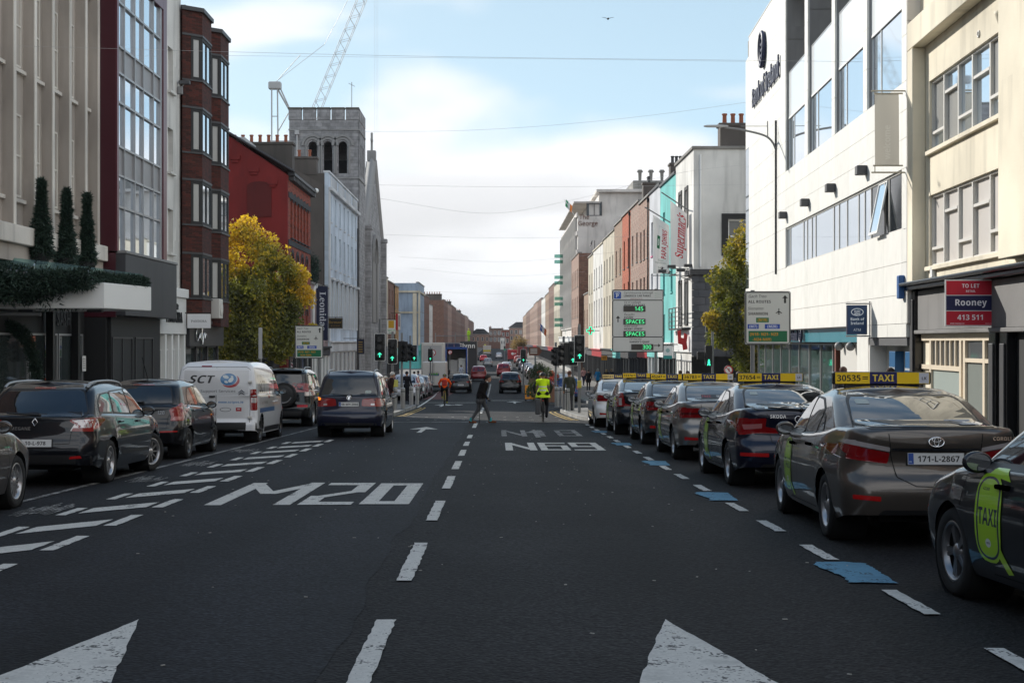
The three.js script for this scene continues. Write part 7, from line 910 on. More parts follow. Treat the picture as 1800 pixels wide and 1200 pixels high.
// ---- parked on the left
{
const grp = 'cars parked along the left kerb';
car({ ...HATCH, id: 'brownhatch', wr: 0.325, L: 4.2, wb: 2.6, spokes: 14 }, { label: 'grey brown car cut off by the left edge of the frame', x: -6.62, d: 14.25, color: [0.085, 0.070, 0.062], metal: 0.5, group: grp });
const a = car(ESTATE, { label: 'black estate car with silver roof rails and front wheels turned out', x: -6.66, d: 20.85, color: [0.010, 0.011, 0.015], metal: 0.35, group: grp, plate: '10-L-978', steer: -0.42, rimM: M2.rim, badgeGeo: [new THREE.TorusGeometry(0.05, 0.013, 4, 4).scale(0.75, 1.1, 1)] });
const nm = part(a, 'model_name', letters('MEGANE', 0.05, 0.006), M.chrome); nm.position.set(-0.2, 0.815, ESTATE.L / 2 - 0.05);
const b = car(HATCH, { label: 'black hatchback between the black estate and the white van', x: -6.80, d: 27.5, color: [0.009, 0.009, 0.011], metal: 0.3, group: grp, rimM: M2.rimDark }); const n2 = part(b, 'model_name', letters('i20', 0.07, 0.006), M.chrome); n2.position.set(0.42, 0.86, HATCH.L / 2 - 0.075); part(b, 'aerial', rod([0, 1.49, 1.2], [-0.05, 1.95, 1.5], 0.008), M2.trim);
const v = car(VAN, { name: 'parked_van', cat: 'van', label: 'white delivery van with red and blue lettering on its back doors', x: -6.62, d: 34.1, color: [0.74, 0.75, 0.77], metal: 0, group: 'vans on the street', mirrorM: M2.trim, rimM: M2.rimDark });
const rearTex = canvasTex(512, 512, (g, w, h) => { g.fillStyle = '#e0e1e3'; g.fillRect(0, 0, w, h); g.fillStyle = '#14161a'; g.font = 'italic bold 116px sans-serif'; g.fillText('SCT', 30, 136, 210); g.font = '38px sans-serif'; g.fillText('IT  Support Services', 80, 236, 330); g.fillStyle = '#2a6fae'; g.font = 'bold 34px sans-serif'; g.fillText('www.sctpos.ie', 272, 352, 200); const x = 352, y = 96; g.fillStyle = '#b3202c'; g.beginPath(); g.arc(x + 14, y + 14, 74, -0.6, 2.4); g.arc(x - 2, y - 6, 74, 2.2, -0.5, true); g.fill(); g.fillStyle = '#2f7fb8'; g.beginPath(); g.arc(x, y, 64, 0, 7); g.fill(); g.fillStyle = '#dfe8ea'; for (const [a2, b2, r, q] of [[-22, -26, 26, 17], [20, 6, 18, 30], [-18, 28, 16, 12], [28, -30, 12, 9]]) { g.beginPath(); g.ellipse(x + a2, y + b2, r, q, 0.5, 0, 7); g.fill(); } g.strokeStyle = '#333'; g.lineWidth = 4; g.beginPath(); g.ellipse(330, 420, 42, 20, 0, 0, 7); g.stroke(); g.fillStyle = '#b3202c'; g.fillRect(412, 398, 44, 40); g.fillStyle = '#e0e1e3'; g.fillRect(424, 410, 20, 9); });
v.rearP('dp', 'door_print', [[-0.76, 0.60], [0.76, 0.60], [0.76, 1.72], [-0.76, 1.72]], mt([0.80, 0.80, 0.80], 0.35, { map: rearTex, clearcoat: 1, clearcoatRoughness: 0.05 }), 0.003, 0, false, 4);
part(v, 'maker_badge', [poly([[-0.07, 0], [0, 0.05], [0.07, 0], [0.07, 0.025], [0, 0.075], [-0.07, 0.025]], 0.01), poly([[-0.07, 0], [0, 0.05], [0.07, 0], [0.07, 0.025], [0, 0.075], [-0.07, 0.025]], 0.01).translate(0, 0.05, 0)], M.chrome).position.set(0.6, 1.14, VAN.L / 2 - 0.06);
part(v, 'door_hinge', [[0.8, 0.62], [0.8, 1.45], [-0.8, 0.62], [-0.8, 1.45]].map(([x, y]) => rbx(x - 0.05, x + 0.05, y - 0.03, y + 0.03, VAN.L / 2 - 0.09, VAN.L / 2 - 0.03, 0.012, 1)), M.offWhite); part(v, 'rear_handle', rbx(-0.16, -0.02, 1.09, 1.13, VAN.L / 2 - 0.08, VAN.L / 2 - 0.02, 0.01, 1), M2.trim);
const sideTex = canvasTex(512, 256, (g, w, h) => { g.fillStyle = '#cfcfcf'; g.fillRect(0, 0, w, h); g.fillStyle = '#2a1c22'; g.font = 'italic bold 110px sans-serif'; g.fillText('SCT', 30, 120, 190); g.fillStyle = '#b3202c'; g.beginPath(); g.arc(330, 90, 74, 0.2, 2.6); g.arc(318, 72, 66, 2.6, 0.2, true); g.fill(); g.fillStyle = '#555'; g.font = '30px sans-serif'; g.fillText('Support Services', 60, 200); g.fillStyle = '#2a6fae'; g.fillRect(0, 226, w, 30); });
v.side('sp', 'side_print', [[0.5, 0.72], [2.75, 0.72], [2.75, 1.62], [0.5, 1.62]], mt([0.80, 0.80, 0.80], 0.35, { map: sideTex, clearcoat: 1 }), 0.003, 0, true, 4);
const s = car(SUV, { label: 'black off road car with a spare wheel on its tailgate', x: -6.72, d: 45.0, color: [0.009, 0.009, 0.010], metal: 0.3, group: grp });
const sw = part(s, 'spare_wheel', wheelGeos(0.38, 6, 0.24).tyre, M2.tyre); sw.position.set(0.12, 1.0, SUV.L / 2 + 0.09); sw.rotation.y = -Math.PI / 2; part(sw, 'wheel_cover', lathe([[0, 0.13], [0.18, 0.13], [0.3, 0.125], [0.37, 0.09], [0.385, 0.0]], 28).rotateZ(-Math.PI / 2), M2.trim); part(sw, 'cover_ring', new THREE.TorusGeometry(0.24, 0.018, 8, 30, 3.6).rotateZ(2.4).rotateY(Math.PI / 2).translate(0.14, 0, 0), M.alu);
part(s, 'rear_spoiler', rbx(-0.6, 0.6, 1.73, 1.77, SUV.L / 2 - 0.52, SUV.L / 2 - 0.2, 0.02, 1), M2.trim);
const p = car(MPV, { name: 'moving_car', label: 'dark blue people carrier with roof rails indicating left beside the parked cars', x: -3.84, d: 37.4, color: [0.010, 0.012, 0.030], metal: 0.3, plate: '08-WH-2866', group: 'cars in the traffic lanes', badgeGeo: [new THREE.TorusGeometry(0.055, 0.008, 8, 26), poly([[-0.035, 0.04], [-0.02, 0.04], [0, -0.005], [0.02, 0.04], [0.035, 0.04], [0.01, -0.045], [-0.01, -0.045]], 0.006)] });
p.rearP('in', 'indicator_lamp', [[-0.86, 0.97], [-0.74, 0.96], [-0.72, 1.02], [-0.82, 1.05]], mt([0.9, 0.35, 0.05], 0.2, { emissive: lin(1, 0.28, 0.02), emissiveIntensity: 0.9 }), 0.008, 0.02); p.rearP('st', 'window_sticker', [[0.40, 1.14], [0.56, 1.14], [0.57, 1.21], [0.42, 1.21]], M.frosted, 0.009, 0.03); part(p, 'tow_ball', [rod([0, 0.34, MPV.L / 2 - 0.1], [0, 0.34, MPV.L / 2 + 0.08], 0.02), new THREE.SphereGeometry(0.028, 10, 8).translate(0, 0.37, MPV.L / 2 + 0.09)], M2.trim);
}
// ---- traffic and parked cars further down the street (pixel width and base line give place and size)
const GOLF = { ...HATCH, id: 'golf', L: 4.26, W: 1.79, wb: 2.63, ro: 0.78, wr: 0.32, lamps: [{ k: 'tl1', m: 'red', rear: [[0.46, 0.84], [0.86, 0.82], [0.84, 0.97], [0.48, 0.96]], round: 0.03 }, { k: 'tl3', m: 'red', side: [[0.1, 0.82], [0.4, 0.86], [0.4, 0.98], [0.12, 0.98]] }] };
const CROSS = { ...SUV, id: 'cross', L: 4.45, W: 1.86, wb: 2.7, ro: 0.85, wr: 0.36, tw: 0.23, rc: 0.26, rails: undefined, top: [[0, 1.02], [0.1, 1.08], [0.5, 1.1], [2, 1.06], [3.0, 1.04], [3.3, 1.02], [3.9, 0.94], [4.25, 0.82], [4.45, 0.7]], cabin: { rear: [[0.1, 1.05], [0.2, 1.22], [0.34, 1.4], [0.5, 1.55], [0.75, 1.64]], front: [[3.5, 1.0], [3.2, 1.18], [2.9, 1.38], [2.65, 1.54], [2.3, 1.64]], w: [0.85, 0.81, 0.76, 0.71, 0.60], bowR: 0.14 }, sideWin: [[[0.6, 1.14], [1.2, 1.12], [1.2, 1.48], [0.75, 1.42]], [[1.27, 1.12], [2.1, 1.1], [2.08, 1.5], [1.27, 1.49]], [[2.17, 1.1], [3.05, 1.08], [2.7, 1.4], [2.5, 1.5], [2.15, 1.51]]], rearWin: [[-0.64, 1.12], [0.64, 1.12], [0.54, 1.48], [-0.54, 1.48]], lamps: [{ k: 'tl1', m: 'red', rear: [[0.66, 0.88], [0.92, 0.88], [0.88, 1.12], [0.72, 1.18]], round: 0.02 }, { k: 'tl6', m: 'red', rear: [[0.68, 1.16], [0.86, 1.1], [0.74, 1.46], [0.64, 1.46]], round: 0.02 }, { k: 'tl3', m: 'red', side: [[0.1, 0.88], [0.3, 0.9], [0.34, 1.14], [0.14, 1.18]] }] };
const traffic = 'cars in the traffic lanes', leftRow = 'cars parked past the crossing on the left', rightRow = 'cars parked past the crossing on the right';
car(GOLF, { name: 'moving_car', label: 'black hatchback ahead of the orange jacket cyclist', x: -3.0, d: 117, color: [0.010, 0.010, 0.012], q: 0.6, plate: '131-C-8250', group: traffic });
car(CROSS, { name: 'moving_car', label: 'black crossover with lit brake lamps in the middle lane', x: 1.0, d: 116, color: [0.010, 0.010, 0.011], q: 0.6, plate: '202-D-714', group: traffic });
car({ ...CROSS, id: 'cross2' }, { name: 'moving_car', label: 'dark red crossover left of the black crossover', x: -2.15, d: 162, color: [0.16, 0.012, 0.016], q: 0.5, plate: '171-L-90', group: traffic });
car({ ...CROSS, id: 'cross3' }, { name: 'moving_car', label: 'red crossover just beyond the black crossover', x: 0.75, d: 186, color: [0.22, 0.012, 0.02], q: 0.5, group: traffic });
car({ ...GOLF, id: 'g3' }, { name: 'moving_car', label: 'silver white car ahead of the red crossover', x: 1.3, d: 214, color: [0.5, 0.5, 0.52], q: 0.5, group: traffic });
car({ ...GOLF, id: 'g4' }, { name: 'moving_car', label: 'grey saloon midway up the left lane', x: -1.8, d: 262, color: [0.25, 0.26, 0.28], q: 0.5, group: traffic });
car({ ...GOLF, id: 'g5' }, { name: 'moving_car', label: 'bright red hatchback far up the left lane', x: -3.1, d: 318, color: [0.42, 0.012, 0.02], q: 0.45, group: traffic });
car({ ...GOLF, id: 'g6' }, { name: 'moving_car', label: 'pale silver car far up beside the red van', x: 0.3, d: 372, color: [0.6, 0.6, 0.62], q: 0.45, group: traffic });
car({ ...GOLF, id: 'g8' }, { name: 'moving_car', label: 'dark car far up the left lane past the red hatchback', x: -5.2, d: 340, color: [0.03, 0.03, 0.04], q: 0.45, group: traffic });
const lp = [['silver estate parked first past the left bollards', CROSS, -5.85, 92, [0.42, 0.42, 0.44]], ['silver saloon parked second past the left bollards', AVENSIS, -5.8, 99, [0.46, 0.46, 0.48]], ['grey car parked third past the left bollards', GOLF, -5.75, 106, [0.20, 0.20, 0.22]]];
for (const [label, sp, x, d, c] of lp) car({ ...sp, id: sp.id + 'l' + d }, { label, x, d, color: c, q: 0.6, metal: 0.5, group: leftRow });
for (const [i, [x, d, c, w]] of [[-6.0, 215, [0.35, 0.35, 0.37], 'silver'], [-6.0, 222, [0.12, 0.13, 0.15], 'grey'], [-6.0, 229, [0.02, 0.02, 0.03], 'black'], [-6.0, 247, [0.5, 0.5, 0.5], 'white'], [-6.0, 266, [0.04, 0.05, 0.1], 'dark blue'], [-6.0, 290, [0.3, 0.3, 0.31], 'light grey'], [-6.0, 312, [0.1, 0.1, 0.11], 'charcoal']].entries()) car({ ...GOLF, id: 'gl' }, { label: `${w} car in the parked row past the blue hoarding`, x, d, color: c, q: 0.45, metal: 0.3, group: 'far left parked cars' });
car({ ...HATCH, id: 'bluecar' }, { label: 'blue hatchback parked behind the right bollards', x: 4.3, d: 90, color: [0.02, 0.05, 0.16], q: 0.6, group: rightRow });
car({ ...CROSS, id: 'greycar' }, { label: 'pale grey car beyond the parked blue hatchback', x: 4.25, d: 97, color: [0.42, 0.43, 0.45], q: 0.6, group: rightRow });
for (const [i, [d, c, w]] of [[150, [0.03, 0.04, 0.06], 'dark blue'], [157, [0.14, 0.03, 0.03], 'maroon'], [171, [0.3, 0.3, 0.31], 'silver'], [182, [0.05, 0.05, 0.05], 'black'], [204, [0.4, 0.4, 0.42], 'pale'], [230, [0.1, 0.1, 0.12], 'slate grey'], [262, [0.03, 0.03, 0.03], 'jet black'], [300, [0.4, 0.1, 0.08], 'faded red']].entries()) car({ ...GOLF, id: 'gr' }, { label: `${w} car in the far right parked row under the terrace`, x: 4.25 - (d > 200 ? 0.1 : 0), d, color: c, q: 0.45, metal: 0.3, group: 'far right parked cars' });
function boxVan(name, label, cat, x, d, w, h, L, mat, o = {}) {
const g = gy(d + L / 2), t = thing(name, label, cat, [x, g, -(d + L / 2)], 0, o.group), hw = w / 2;
part(t, 'body', [rbx(-hw, hw, 0.45, h, -L / 2 + 1.5, L / 2, 0.08, 3), rbx(-hw + 0.03, hw - 0.03, 0.4, h * 0.62, -L / 2, -L / 2 + 1.6, 0.15, 3)], mat);
for (const s of [-1, 1]) { for (const z of [L / 2 - 0.9, -L / 2 + 0.9]) part(t, 'wheel', wheelGeos(0.35, 6, 0.22).tyre, M2.tyre).position.set(s * (hw - 0.15), 0.35, z); part(t, 'tail_light', rbx(s * (hw - 0.13) - 0.07, s * (hw - 0.13) + 0.07, 0.75, 1.25, L / 2, L / 2 + 0.02, 0.01, 1), M2.lampRed); part(t, 'mirror', rbx(s * (hw + 0.12) - 0.1, s * (hw + 0.12) + 0.1, 1.4, 1.75, -L / 2 + 1.0, -L / 2 + 1.12, 0.03, 2), M2.trim); }
part(t, 'bumper', rbx(-hw, hw, 0.36, 0.56, L / 2, L / 2 + 0.08, 0.03, 2), M2.trim);
if (!o.open) { part(t, 'door_seam', bx(-0.012, 0.012, 0.6, h - 0.1, L / 2 + 0.001, L / 2 + 0.004), M2.seam); for (const s of [-1, 1]) part(t, 'door_panel', rbx(s * hw * 0.5 - hw * 0.42, s * hw * 0.5 + hw * 0.42, 0.65, h - 0.18, L / 2, L / 2 + 0.012, 0.01, 1), mat); }
return t;
}
{ const t = boxVan('parked_van', 'high roofed white van with a small green landscape print on its doors', 'van', -5.35, 122, 2.0, 2.5, 5.6, M.offWhite, { group: 'vans on the street' }); printed(t, 'door_print', 0.9, 0.34, canvasTex(128, 48, (g) => { g.fillStyle = '#b5b1a8'; g.fillRect(0, 0, 128, 48); g.fillStyle = '#3a4f8c'; g.fillRect(4, 20, 120, 24); g.fillStyle = '#4f9a3a'; for (const x of [30, 64, 98]) { g.beginPath(); g.moveTo(x - 22, 36); g.lineTo(x, 8); g.lineTo(x + 22, 36); g.fill(); } }), [0, 1.5, 2.82]); part(t, 'rear_pane', [-0.48, 0.48].map((x) => rbx(x - 0.3, x + 0.3, 1.75, 2.2, 2.8, 2.816, 0.01, 1)), M.offWhite); }
{ const t = boxVan('box_lorry', 'white high box lorry parked by the teal corner shop', 'lorry', -7.1, 158, 2.4, 4.3, 7, M.offWhite); part(t, 'shutter', rbx(-1.0, 1.0, 0.7, 4.0, 3.5, 3.53, 0.01, 1), M.lightGrey); }
{ // lorry with its back open
const t = thing('open_lorry', 'blue framed lorry with its back open and white goods inside', 'lorry', [-4.75, gy(168), -168]);
part(t, 'box_walls', [bx(-1.2, -1.14, 0.9, 3.6, -5, 1), bx(1.14, 1.2, 0.9, 3.6, -5, 1), bx(-1.2, 1.2, 3.6, 3.66, -5, 1), bx(-1.2, 1.2, 0.8, 0.9, -5, 1), bx(-1.14, 1.14, 0.9, 3.6, -5, -4.9)], M.offWhite); part(t, 'frame', [bx(-1.26, -1.1, 0.5, 3.7, 1.0, 1.1), bx(1.1, 1.26, 0.5, 3.7, 1.0, 1.1), bx(-1.1, 1.1, 3.55, 3.72, 1.0, 1.1), bx(-1.26, 1.26, 3.72, 3.8, 0.6, 1.1)], mt([0.02, 0.07, 0.28], 0.4)); part(t, 'tail_lift', bx(-1.1, 1.1, 0.45, 0.55, 1.1, 2.2), M.galv);
part(t, 'crate', [rbx(-0.9, 0.1, 0.91, 2.3, -1.5, -0.5, 0.02, 1)], M.lightGrey); part(t, 'fridge', rbx(0.2, 1.0, 0.91, 2.5, -1.2, -0.4, 0.03, 2), M.whitePaint); for (const s of [-1, 1]) part(t, 'wheel', wheelGeos(0.45, 6, 0.26).tyre, M2.tyre).position.set(s * 1.0, 0.45, 0); part(t, 'cab', rbx(-1.15, 1.15, 0.6, 2.9, -7.2, -5.1, 0.12, 3), M.blue); }
{ const t = boxVan('delivery_van', 'bright red delivery van in the right lane ahead', 'van', 1.25 + 2.0, 322, 2.05, 2.6, 5.5, mt([0.42, 0.012, 0.02], 0.4), { group: 'vans on the street' }); const l = part(t, 'logo', [new THREE.CircleGeometry(0.3, 14).translate(0, 1.75, 2.765), plane(0.5, 0.16).translate(0.55, 1.75, 2.765)], M.whitePaint); }
{ const t = boxVan('box_lorry', 'dark red box lorry half hidden behind the red delivery van', 'lorry', 6.0, 352, 2.3, 3.1, 7, mt([0.20, 0.02, 0.02], 0.5)); }
{ const t = boxVan('recovery_lorry', 'white lorry with yellow chevrons far up the street', 'lorry', -3.2, 430, 2.4, 3.0, 7, M.offWhite); part(t, 'chevron_board', rbx(-1.1, 1.1, 1.2, 1.7, 3.5, 3.53, 0.01, 1), mt([0.7, 0.6, 0.02], 0.5)); part(t, 'beacon', new THREE.SphereGeometry(0.3, 10, 8).translate(-0.6, 3.1, 3.2), mt([0.7, 0.7, 0.1], 0.4)); }
// ------------------------------------------------------------ trees, signs, signals, street furniture
const atX = (px, d) => (px - 875) / FOC * d, atY = (py, d) => CAMY + (600 - py) / FOC * d;
function leafCrown(blobs, n, size, pal, seed) {                        // leaves through ragged clumps
const r = rng(seed), pos = [], nor = [], uv = [], col = []; const tot = blobs.reduce((a, b) => a + b[3] ** 2, 0);
for (const [bx0, by0, bz0, R, hue] of blobs) for (let i = 0; i < n * R * R / tot; i++) {
const th = r() * 6.283, ph = Math.acos(2 * r() - 1), dir = V(Math.sin(ph) * Math.cos(th), Math.cos(ph), Math.sin(ph) * Math.sin(th)); const lump = 0.62 + 0.75 * vnoise(bx0 + dir.x * 2.3 + seed, by0 + dir.y * 2.3, bz0 + dir.z * 2.3);
const rr = R * lump * Math.pow(r(), 0.42), p = V(bx0, by0, bz0).addScaledVector(dir, rr); if (vnoise(p.x * 1.9 + 7, p.y * 1.9, p.z * 1.9 + seed) < 0.30) continue;
const a = V(r() - 0.5, r() - 0.5, r() - 0.5).normalize(), b = a.clone().cross(V(r() - 0.5, r() - 0.5, r() - 0.5)).normalize(), s = size * (0.6 + 0.8 * r());
const nn = b.clone().cross(a).normalize(), q = [p.clone().addScaledVector(a, -s), p.clone().addScaledVector(b, s * 0.55), p.clone().addScaledVector(a, s), p.clone().addScaledVector(b, -s * 0.55)];
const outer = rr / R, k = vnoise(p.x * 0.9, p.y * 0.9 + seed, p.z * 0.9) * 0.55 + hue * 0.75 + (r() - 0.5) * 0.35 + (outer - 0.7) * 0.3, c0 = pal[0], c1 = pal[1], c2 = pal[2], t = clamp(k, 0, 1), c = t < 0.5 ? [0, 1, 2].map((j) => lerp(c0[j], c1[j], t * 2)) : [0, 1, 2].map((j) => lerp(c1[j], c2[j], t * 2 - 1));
for (const j of [0, 1, 2, 0, 2, 3]) { pos.push(q[j].x, q[j].y, q[j].z); nor.push(nn.x, nn.y, nn.z); uv.push(0, 0); col.push(...c); }
}
const g = new THREE.BufferGeometry(); for (const [k, a, s] of [['position', pos, 3], ['normal', nor, 3], ['uv', uv, 2], ['color', col, 3]]) g.setAttribute(k, new THREE.Float32BufferAttribute(a, s)); return g;
}
const leafMat = mt([1, 1, 1], 0.95, { vertexColors: true, transmission: 0.5, thickness: 0 });
function tree(label, x, d, H, blobs, n, size, pal, seed) {
const t = thing('street_tree', label, 'tree', [x, gy(d) + 0.12, -d], 0), r = rng(seed + 1);
part(t, 'trunk', [rod([0, -0.1, 0], [0.03, H * 0.3, 0.02], 0.13, 0.10, 10), rod([0.03, H * 0.3, 0.02], [0, H * 0.72, 0], 0.10, 0.03, 8)], M.bark);
part(t, 'limbs', blobs.slice(0, 10).map(([bx0, by0, bz0]) => rod([0.02, H * 0.22 + by0 * 0.25, 0], [bx0, by0, bz0], 0.05, 0.012, 6)), M.bark);
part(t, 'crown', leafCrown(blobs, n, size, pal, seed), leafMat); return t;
}
{ const pal = [[0.06, 0.08, 0.010], [0.22, 0.225, 0.016], [0.80, 0.53, 0.028]], bl = [], r = rng(12);
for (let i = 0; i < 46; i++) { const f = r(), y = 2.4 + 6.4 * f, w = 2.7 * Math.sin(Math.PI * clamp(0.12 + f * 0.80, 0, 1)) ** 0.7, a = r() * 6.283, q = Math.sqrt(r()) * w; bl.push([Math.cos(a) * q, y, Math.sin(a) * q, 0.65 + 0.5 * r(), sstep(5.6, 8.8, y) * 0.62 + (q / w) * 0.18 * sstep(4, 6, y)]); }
bl.push([2.4, 6.6, 0.6, 0.8, 0.8], [2.9, 5.6, 0.4, 0.6, 0.75], [3.3, 3.9, 0.4, 0.35, 0.7], [-0.3, 9.0, 0, 0.8, 0.9], [-1.5, 8.7, 0, 0.8, 0.95]);
tree('autumn tree, orange on top and olive below, before the red gable', -12.9, 76, 10, bl, 64000, 0.095, pal, 7); }
{ const pal = [[0.06, 0.085, 0.012], [0.16, 0.18, 0.016], [0.50, 0.36, 0.022]], bl = [], r = rng(22);
for (let i = 0; i < 34; i++) { const f = r(), y = 2.3 + 5.4 * f, w = 2.0 * Math.sin(Math.PI * clamp(0.15 + f * 0.78, 0, 1)) ** 0.7, a = r() * 6.283, q = Math.sqrt(r()) * w; bl.push([Math.cos(a) * q, y, Math.sin(a) * q, 0.5 + 0.45 * r(), 0.2 + sstep(4.4, 7.6, y) * 0.35]); }
bl.push([-1.9, 4.0, 0.3, 0.5, 0.95], [-2.3, 4.1, 0.3, 0.3, 1]);
tree('green and gold tree at the bank corner beside the stone base', 11.9, 67, 7.6, bl, 36000, 0.085, pal, 17); }
{ const pal = [[0.14, 0.11, 0.04], [0.26, 0.18, 0.055], [0.4, 0.27, 0.08]], bl = [], r = rng(32); for (let i = 0; i < 20; i++) { const a = r() * 6.283, q = Math.sqrt(r()) * 2.2; bl.push([Math.cos(a) * q, 2.2 + 2.9 * r(), Math.sin(a) * q, 0.9 + 0.4 * r(), r()]); } tree('bare brown autumn tree far up the right hand side', 5.6, 365, 7, bl, 5000, 0.14, pal, 27); }

const dirTex = canvasTex(512, 600, (g, w, h) => {
g.fillStyle = '#dcdcd6'; g.fillRect(0, 0, w, h); g.strokeStyle = '#111'; g.lineWidth = 8; g.beginPath(); g.roundRect(6, 6, w - 12, h - 12, 22); g.stroke(); g.fillStyle = '#141414';
g.font = 'italic 46px sans-serif'; g.fillText('Gach Treo', 30, 66); g.font = 'bold 46px sans-serif'; g.fillText('ALL ROUTES', 30, 128, 340); g.font = 'italic 46px sans-serif'; g.fillText('Sionainn', 24, 206); g.font = 'bold 46px sans-serif'; g.fillText('SHANNON', 30, 266, 300);
const up = (x, y) => { g.beginPath(); g.moveTo(x, y); g.lineTo(x + 34, y + 40); g.lineTo(x + 12, y + 34); g.lineTo(x + 12, y + 92); g.lineTo(x - 12, y + 92); g.lineTo(x - 12, y + 34); g.lineTo(x - 34, y + 40); g.fill(); }; up(455, 36);
g.save(); g.translate(384, 226); g.fillRect(-5, -38, 10, 72); g.beginPath(); g.moveTo(-36, 14); g.lineTo(0, -10); g.lineTo(36, 14); g.lineTo(36, 22); g.lineTo(0, 8); g.lineTo(-36, 22); g.fill(); g.fillRect(-14, 26, 28, 6); g.restore();
const box = (x, y, ww, hh, bg, fg, s, fs) => { g.fillStyle = bg; g.fillRect(x, y, ww, hh); g.fillStyle = fg; g.font = `bold ${fs}px sans-serif`; g.textAlign = 'center'; g.fillText(s, x + ww / 2, y + hh * 0.78, ww - 10); g.textAlign = 'left'; };
box(122, 296, 146, 54, '#1e7a4c', '#e8a018', '(N19)', 44); box(24, 370, 128, 54, '#2a50b4', '#e8e8f0', '(M7)', 44); box(222, 370, 174, 54, '#2a50b4', '#e8e8f0', '(M20)', 44); g.fillStyle = '#0f7048'; g.fillRect(34, 448, 446, 126); g.fillStyle = '#e89a18'; g.font = 'bold 46px sans-serif'; g.fillText('(N18- N21- N23', 48, 502, 410); g.fillText('-N24-N69)', 80, 562, 290);
});
function roadSign(name, label, x, d, w, h, y0, tex, posts, group) {
const g0 = gy(d), s = thing(name, label, 'sign', [x, g0, -d], 0, group); part(s, 'panel', ex(rrect(w, h, 0.06), 0.03).translate(0, y0 - g0 + h / 2, -0.03), M.darkGrey);
const m = part(s, 'print', plane(w - 0.04, h - 0.04), mt([0.86, 0.86, 0.86], 0.4, { map: tex })); m.position.set(0, y0 - g0 + h / 2, 0.004); for (const px of posts) part(s, 'post', rod([px, 0, -0.09], [px, y0 - g0 + h + 0.03, -0.09], 0.055, 0.055, 10), M.galv); return s;
}
roadSign('direction_sign', 'white route sign on a pole before the bank corner with green and blue panels', atX(1350, 38), 38, 1.2, 1.4, atY(606, 38), dirTex, [-0.38]);
roadSign('direction_sign', 'white route sign beside the autumn tree behind the parked off road car', atX(543, 61.5), 61.5, 1.2, 1.4, atY(630, 61.5), dirTex, [0.42]);
{ // car park guidance board with lit counters
const d = 58, x = atX(1121.5, d), w = 2.06, h = 2.5, y0 = atY(619, d);
const tex = canvasTex(512, 620, (g, W, H) => { g.fillStyle = '#d9d9d6'; g.fillRect(0, 0, W, H); g.strokeStyle = '#111'; g.lineWidth = 5; for (const [y, hh] of [[3, 98], [104, 366], [473, 144]]) { g.beginPath(); g.roundRect(3, y, W - 6, hh, 18); g.stroke(); } g.fillStyle = '#1c4fae'; g.beginPath(); g.roundRect(14, 18, 72, 70, 10); g.fill(); g.fillStyle = '#eee'; g.font = 'bold 54px sans-serif'; g.fillText('P', 32, 76); g.strokeStyle = '#eee'; g.lineWidth = 5; g.beginPath(); g.moveTo(26, 36); g.lineTo(50, 25); g.lineTo(76, 36); g.stroke();
g.fillStyle = '#16181a'; const T2 = (it, s, x0, y) => { g.font = (it ? 'italic ' : 'bold ') + '27px sans-serif'; g.fillText(s, x0, y); }; T2(1, 'Carrchlosanna Luimnigh', 112, 38); T2(0, 'LIMERICK CAR PARKS', 112, 68); g.font = '17px sans-serif'; g.fillStyle = '#8a2a2a'; g.fillText('www.limerick.ie', 180, 92); g.strokeStyle = '#8aa890'; g.lineWidth = 2; for (const y of [26, 40, 56, 76]) { g.beginPath(); g.moveTo(425, y + 6); g.quadraticCurveTo(460, y - 8, 492, y); g.stroke(); } g.fillStyle = '#16181a';
T2(1, 'Cé Uí Uallaigh', 116, 132); T2(0, "HOWLEY'S QUAY", 116, 160); T2(1, 'Éanadán', 116, 256); T2(0, 'AVIARY', 116, 284); T2(1, 'Sráid Anraí', 116, 372); T2(0, 'HENRY STREET', 116, 400); T2(1, 'Cé Harvey', 170, 500); T2(0, "HARVEY'S QUAY", 170, 530);
g.fillStyle = '#111'; g.fillRect(50, 274, 10, 50); g.beginPath(); g.moveTo(34, 284); g.lineTo(55, 258); g.lineTo(76, 284); g.fill(); g.fillRect(418, 552, 46, 9); g.beginPath(); g.moveTo(462, 538); g.lineTo(484, 556); g.lineTo(462, 574); g.fill(); });
const s = roadSign('parking_guidance_sign', 'large white car park guidance board with green lit counters', x, d, w, h, y0, tex, [0.72]); const B = gy(d);
[[222, 190, '145', 1], [222, 318, 'SPACES', 0], [222, 438, 'SPACES', 0], [300, 568, '300', 1]].forEach(([cx, cy, txt, right]) => {
const X = (cx / 512 - 0.5) * w, Y = y0 - B + h * (1 - cy / 620); part(s, 'display', rbx(X - 0.44, X + 0.44, Y - 0.115, Y + 0.115, 0.005, 0.03, 0.008, 1), mt([0.055, 0.05, 0.045], 0.6));
const l = part(s, 'display_digits', letters(txt, 0.155, 0.004, fontReg), mt([0.05, 0.6, 0.25], 0.5, { emissive: lin(0.10, 1.0, 0.35), emissiveIntensity: 0.85 })); l.position.set(right ? X + 0.18 : X + 0.02, Y - 0.077, 0.031); l.scale.x = right ? 1.0 : 1.05;
});
}
const lensOff = mt([0.03, 0.03, 0.03], 0.25), greenLit = mt([0.02, 0.4, 0.25], 0.4, { emissive: lin(0.05, 1.0, 0.55), emissiveIntensity: 1.4 });
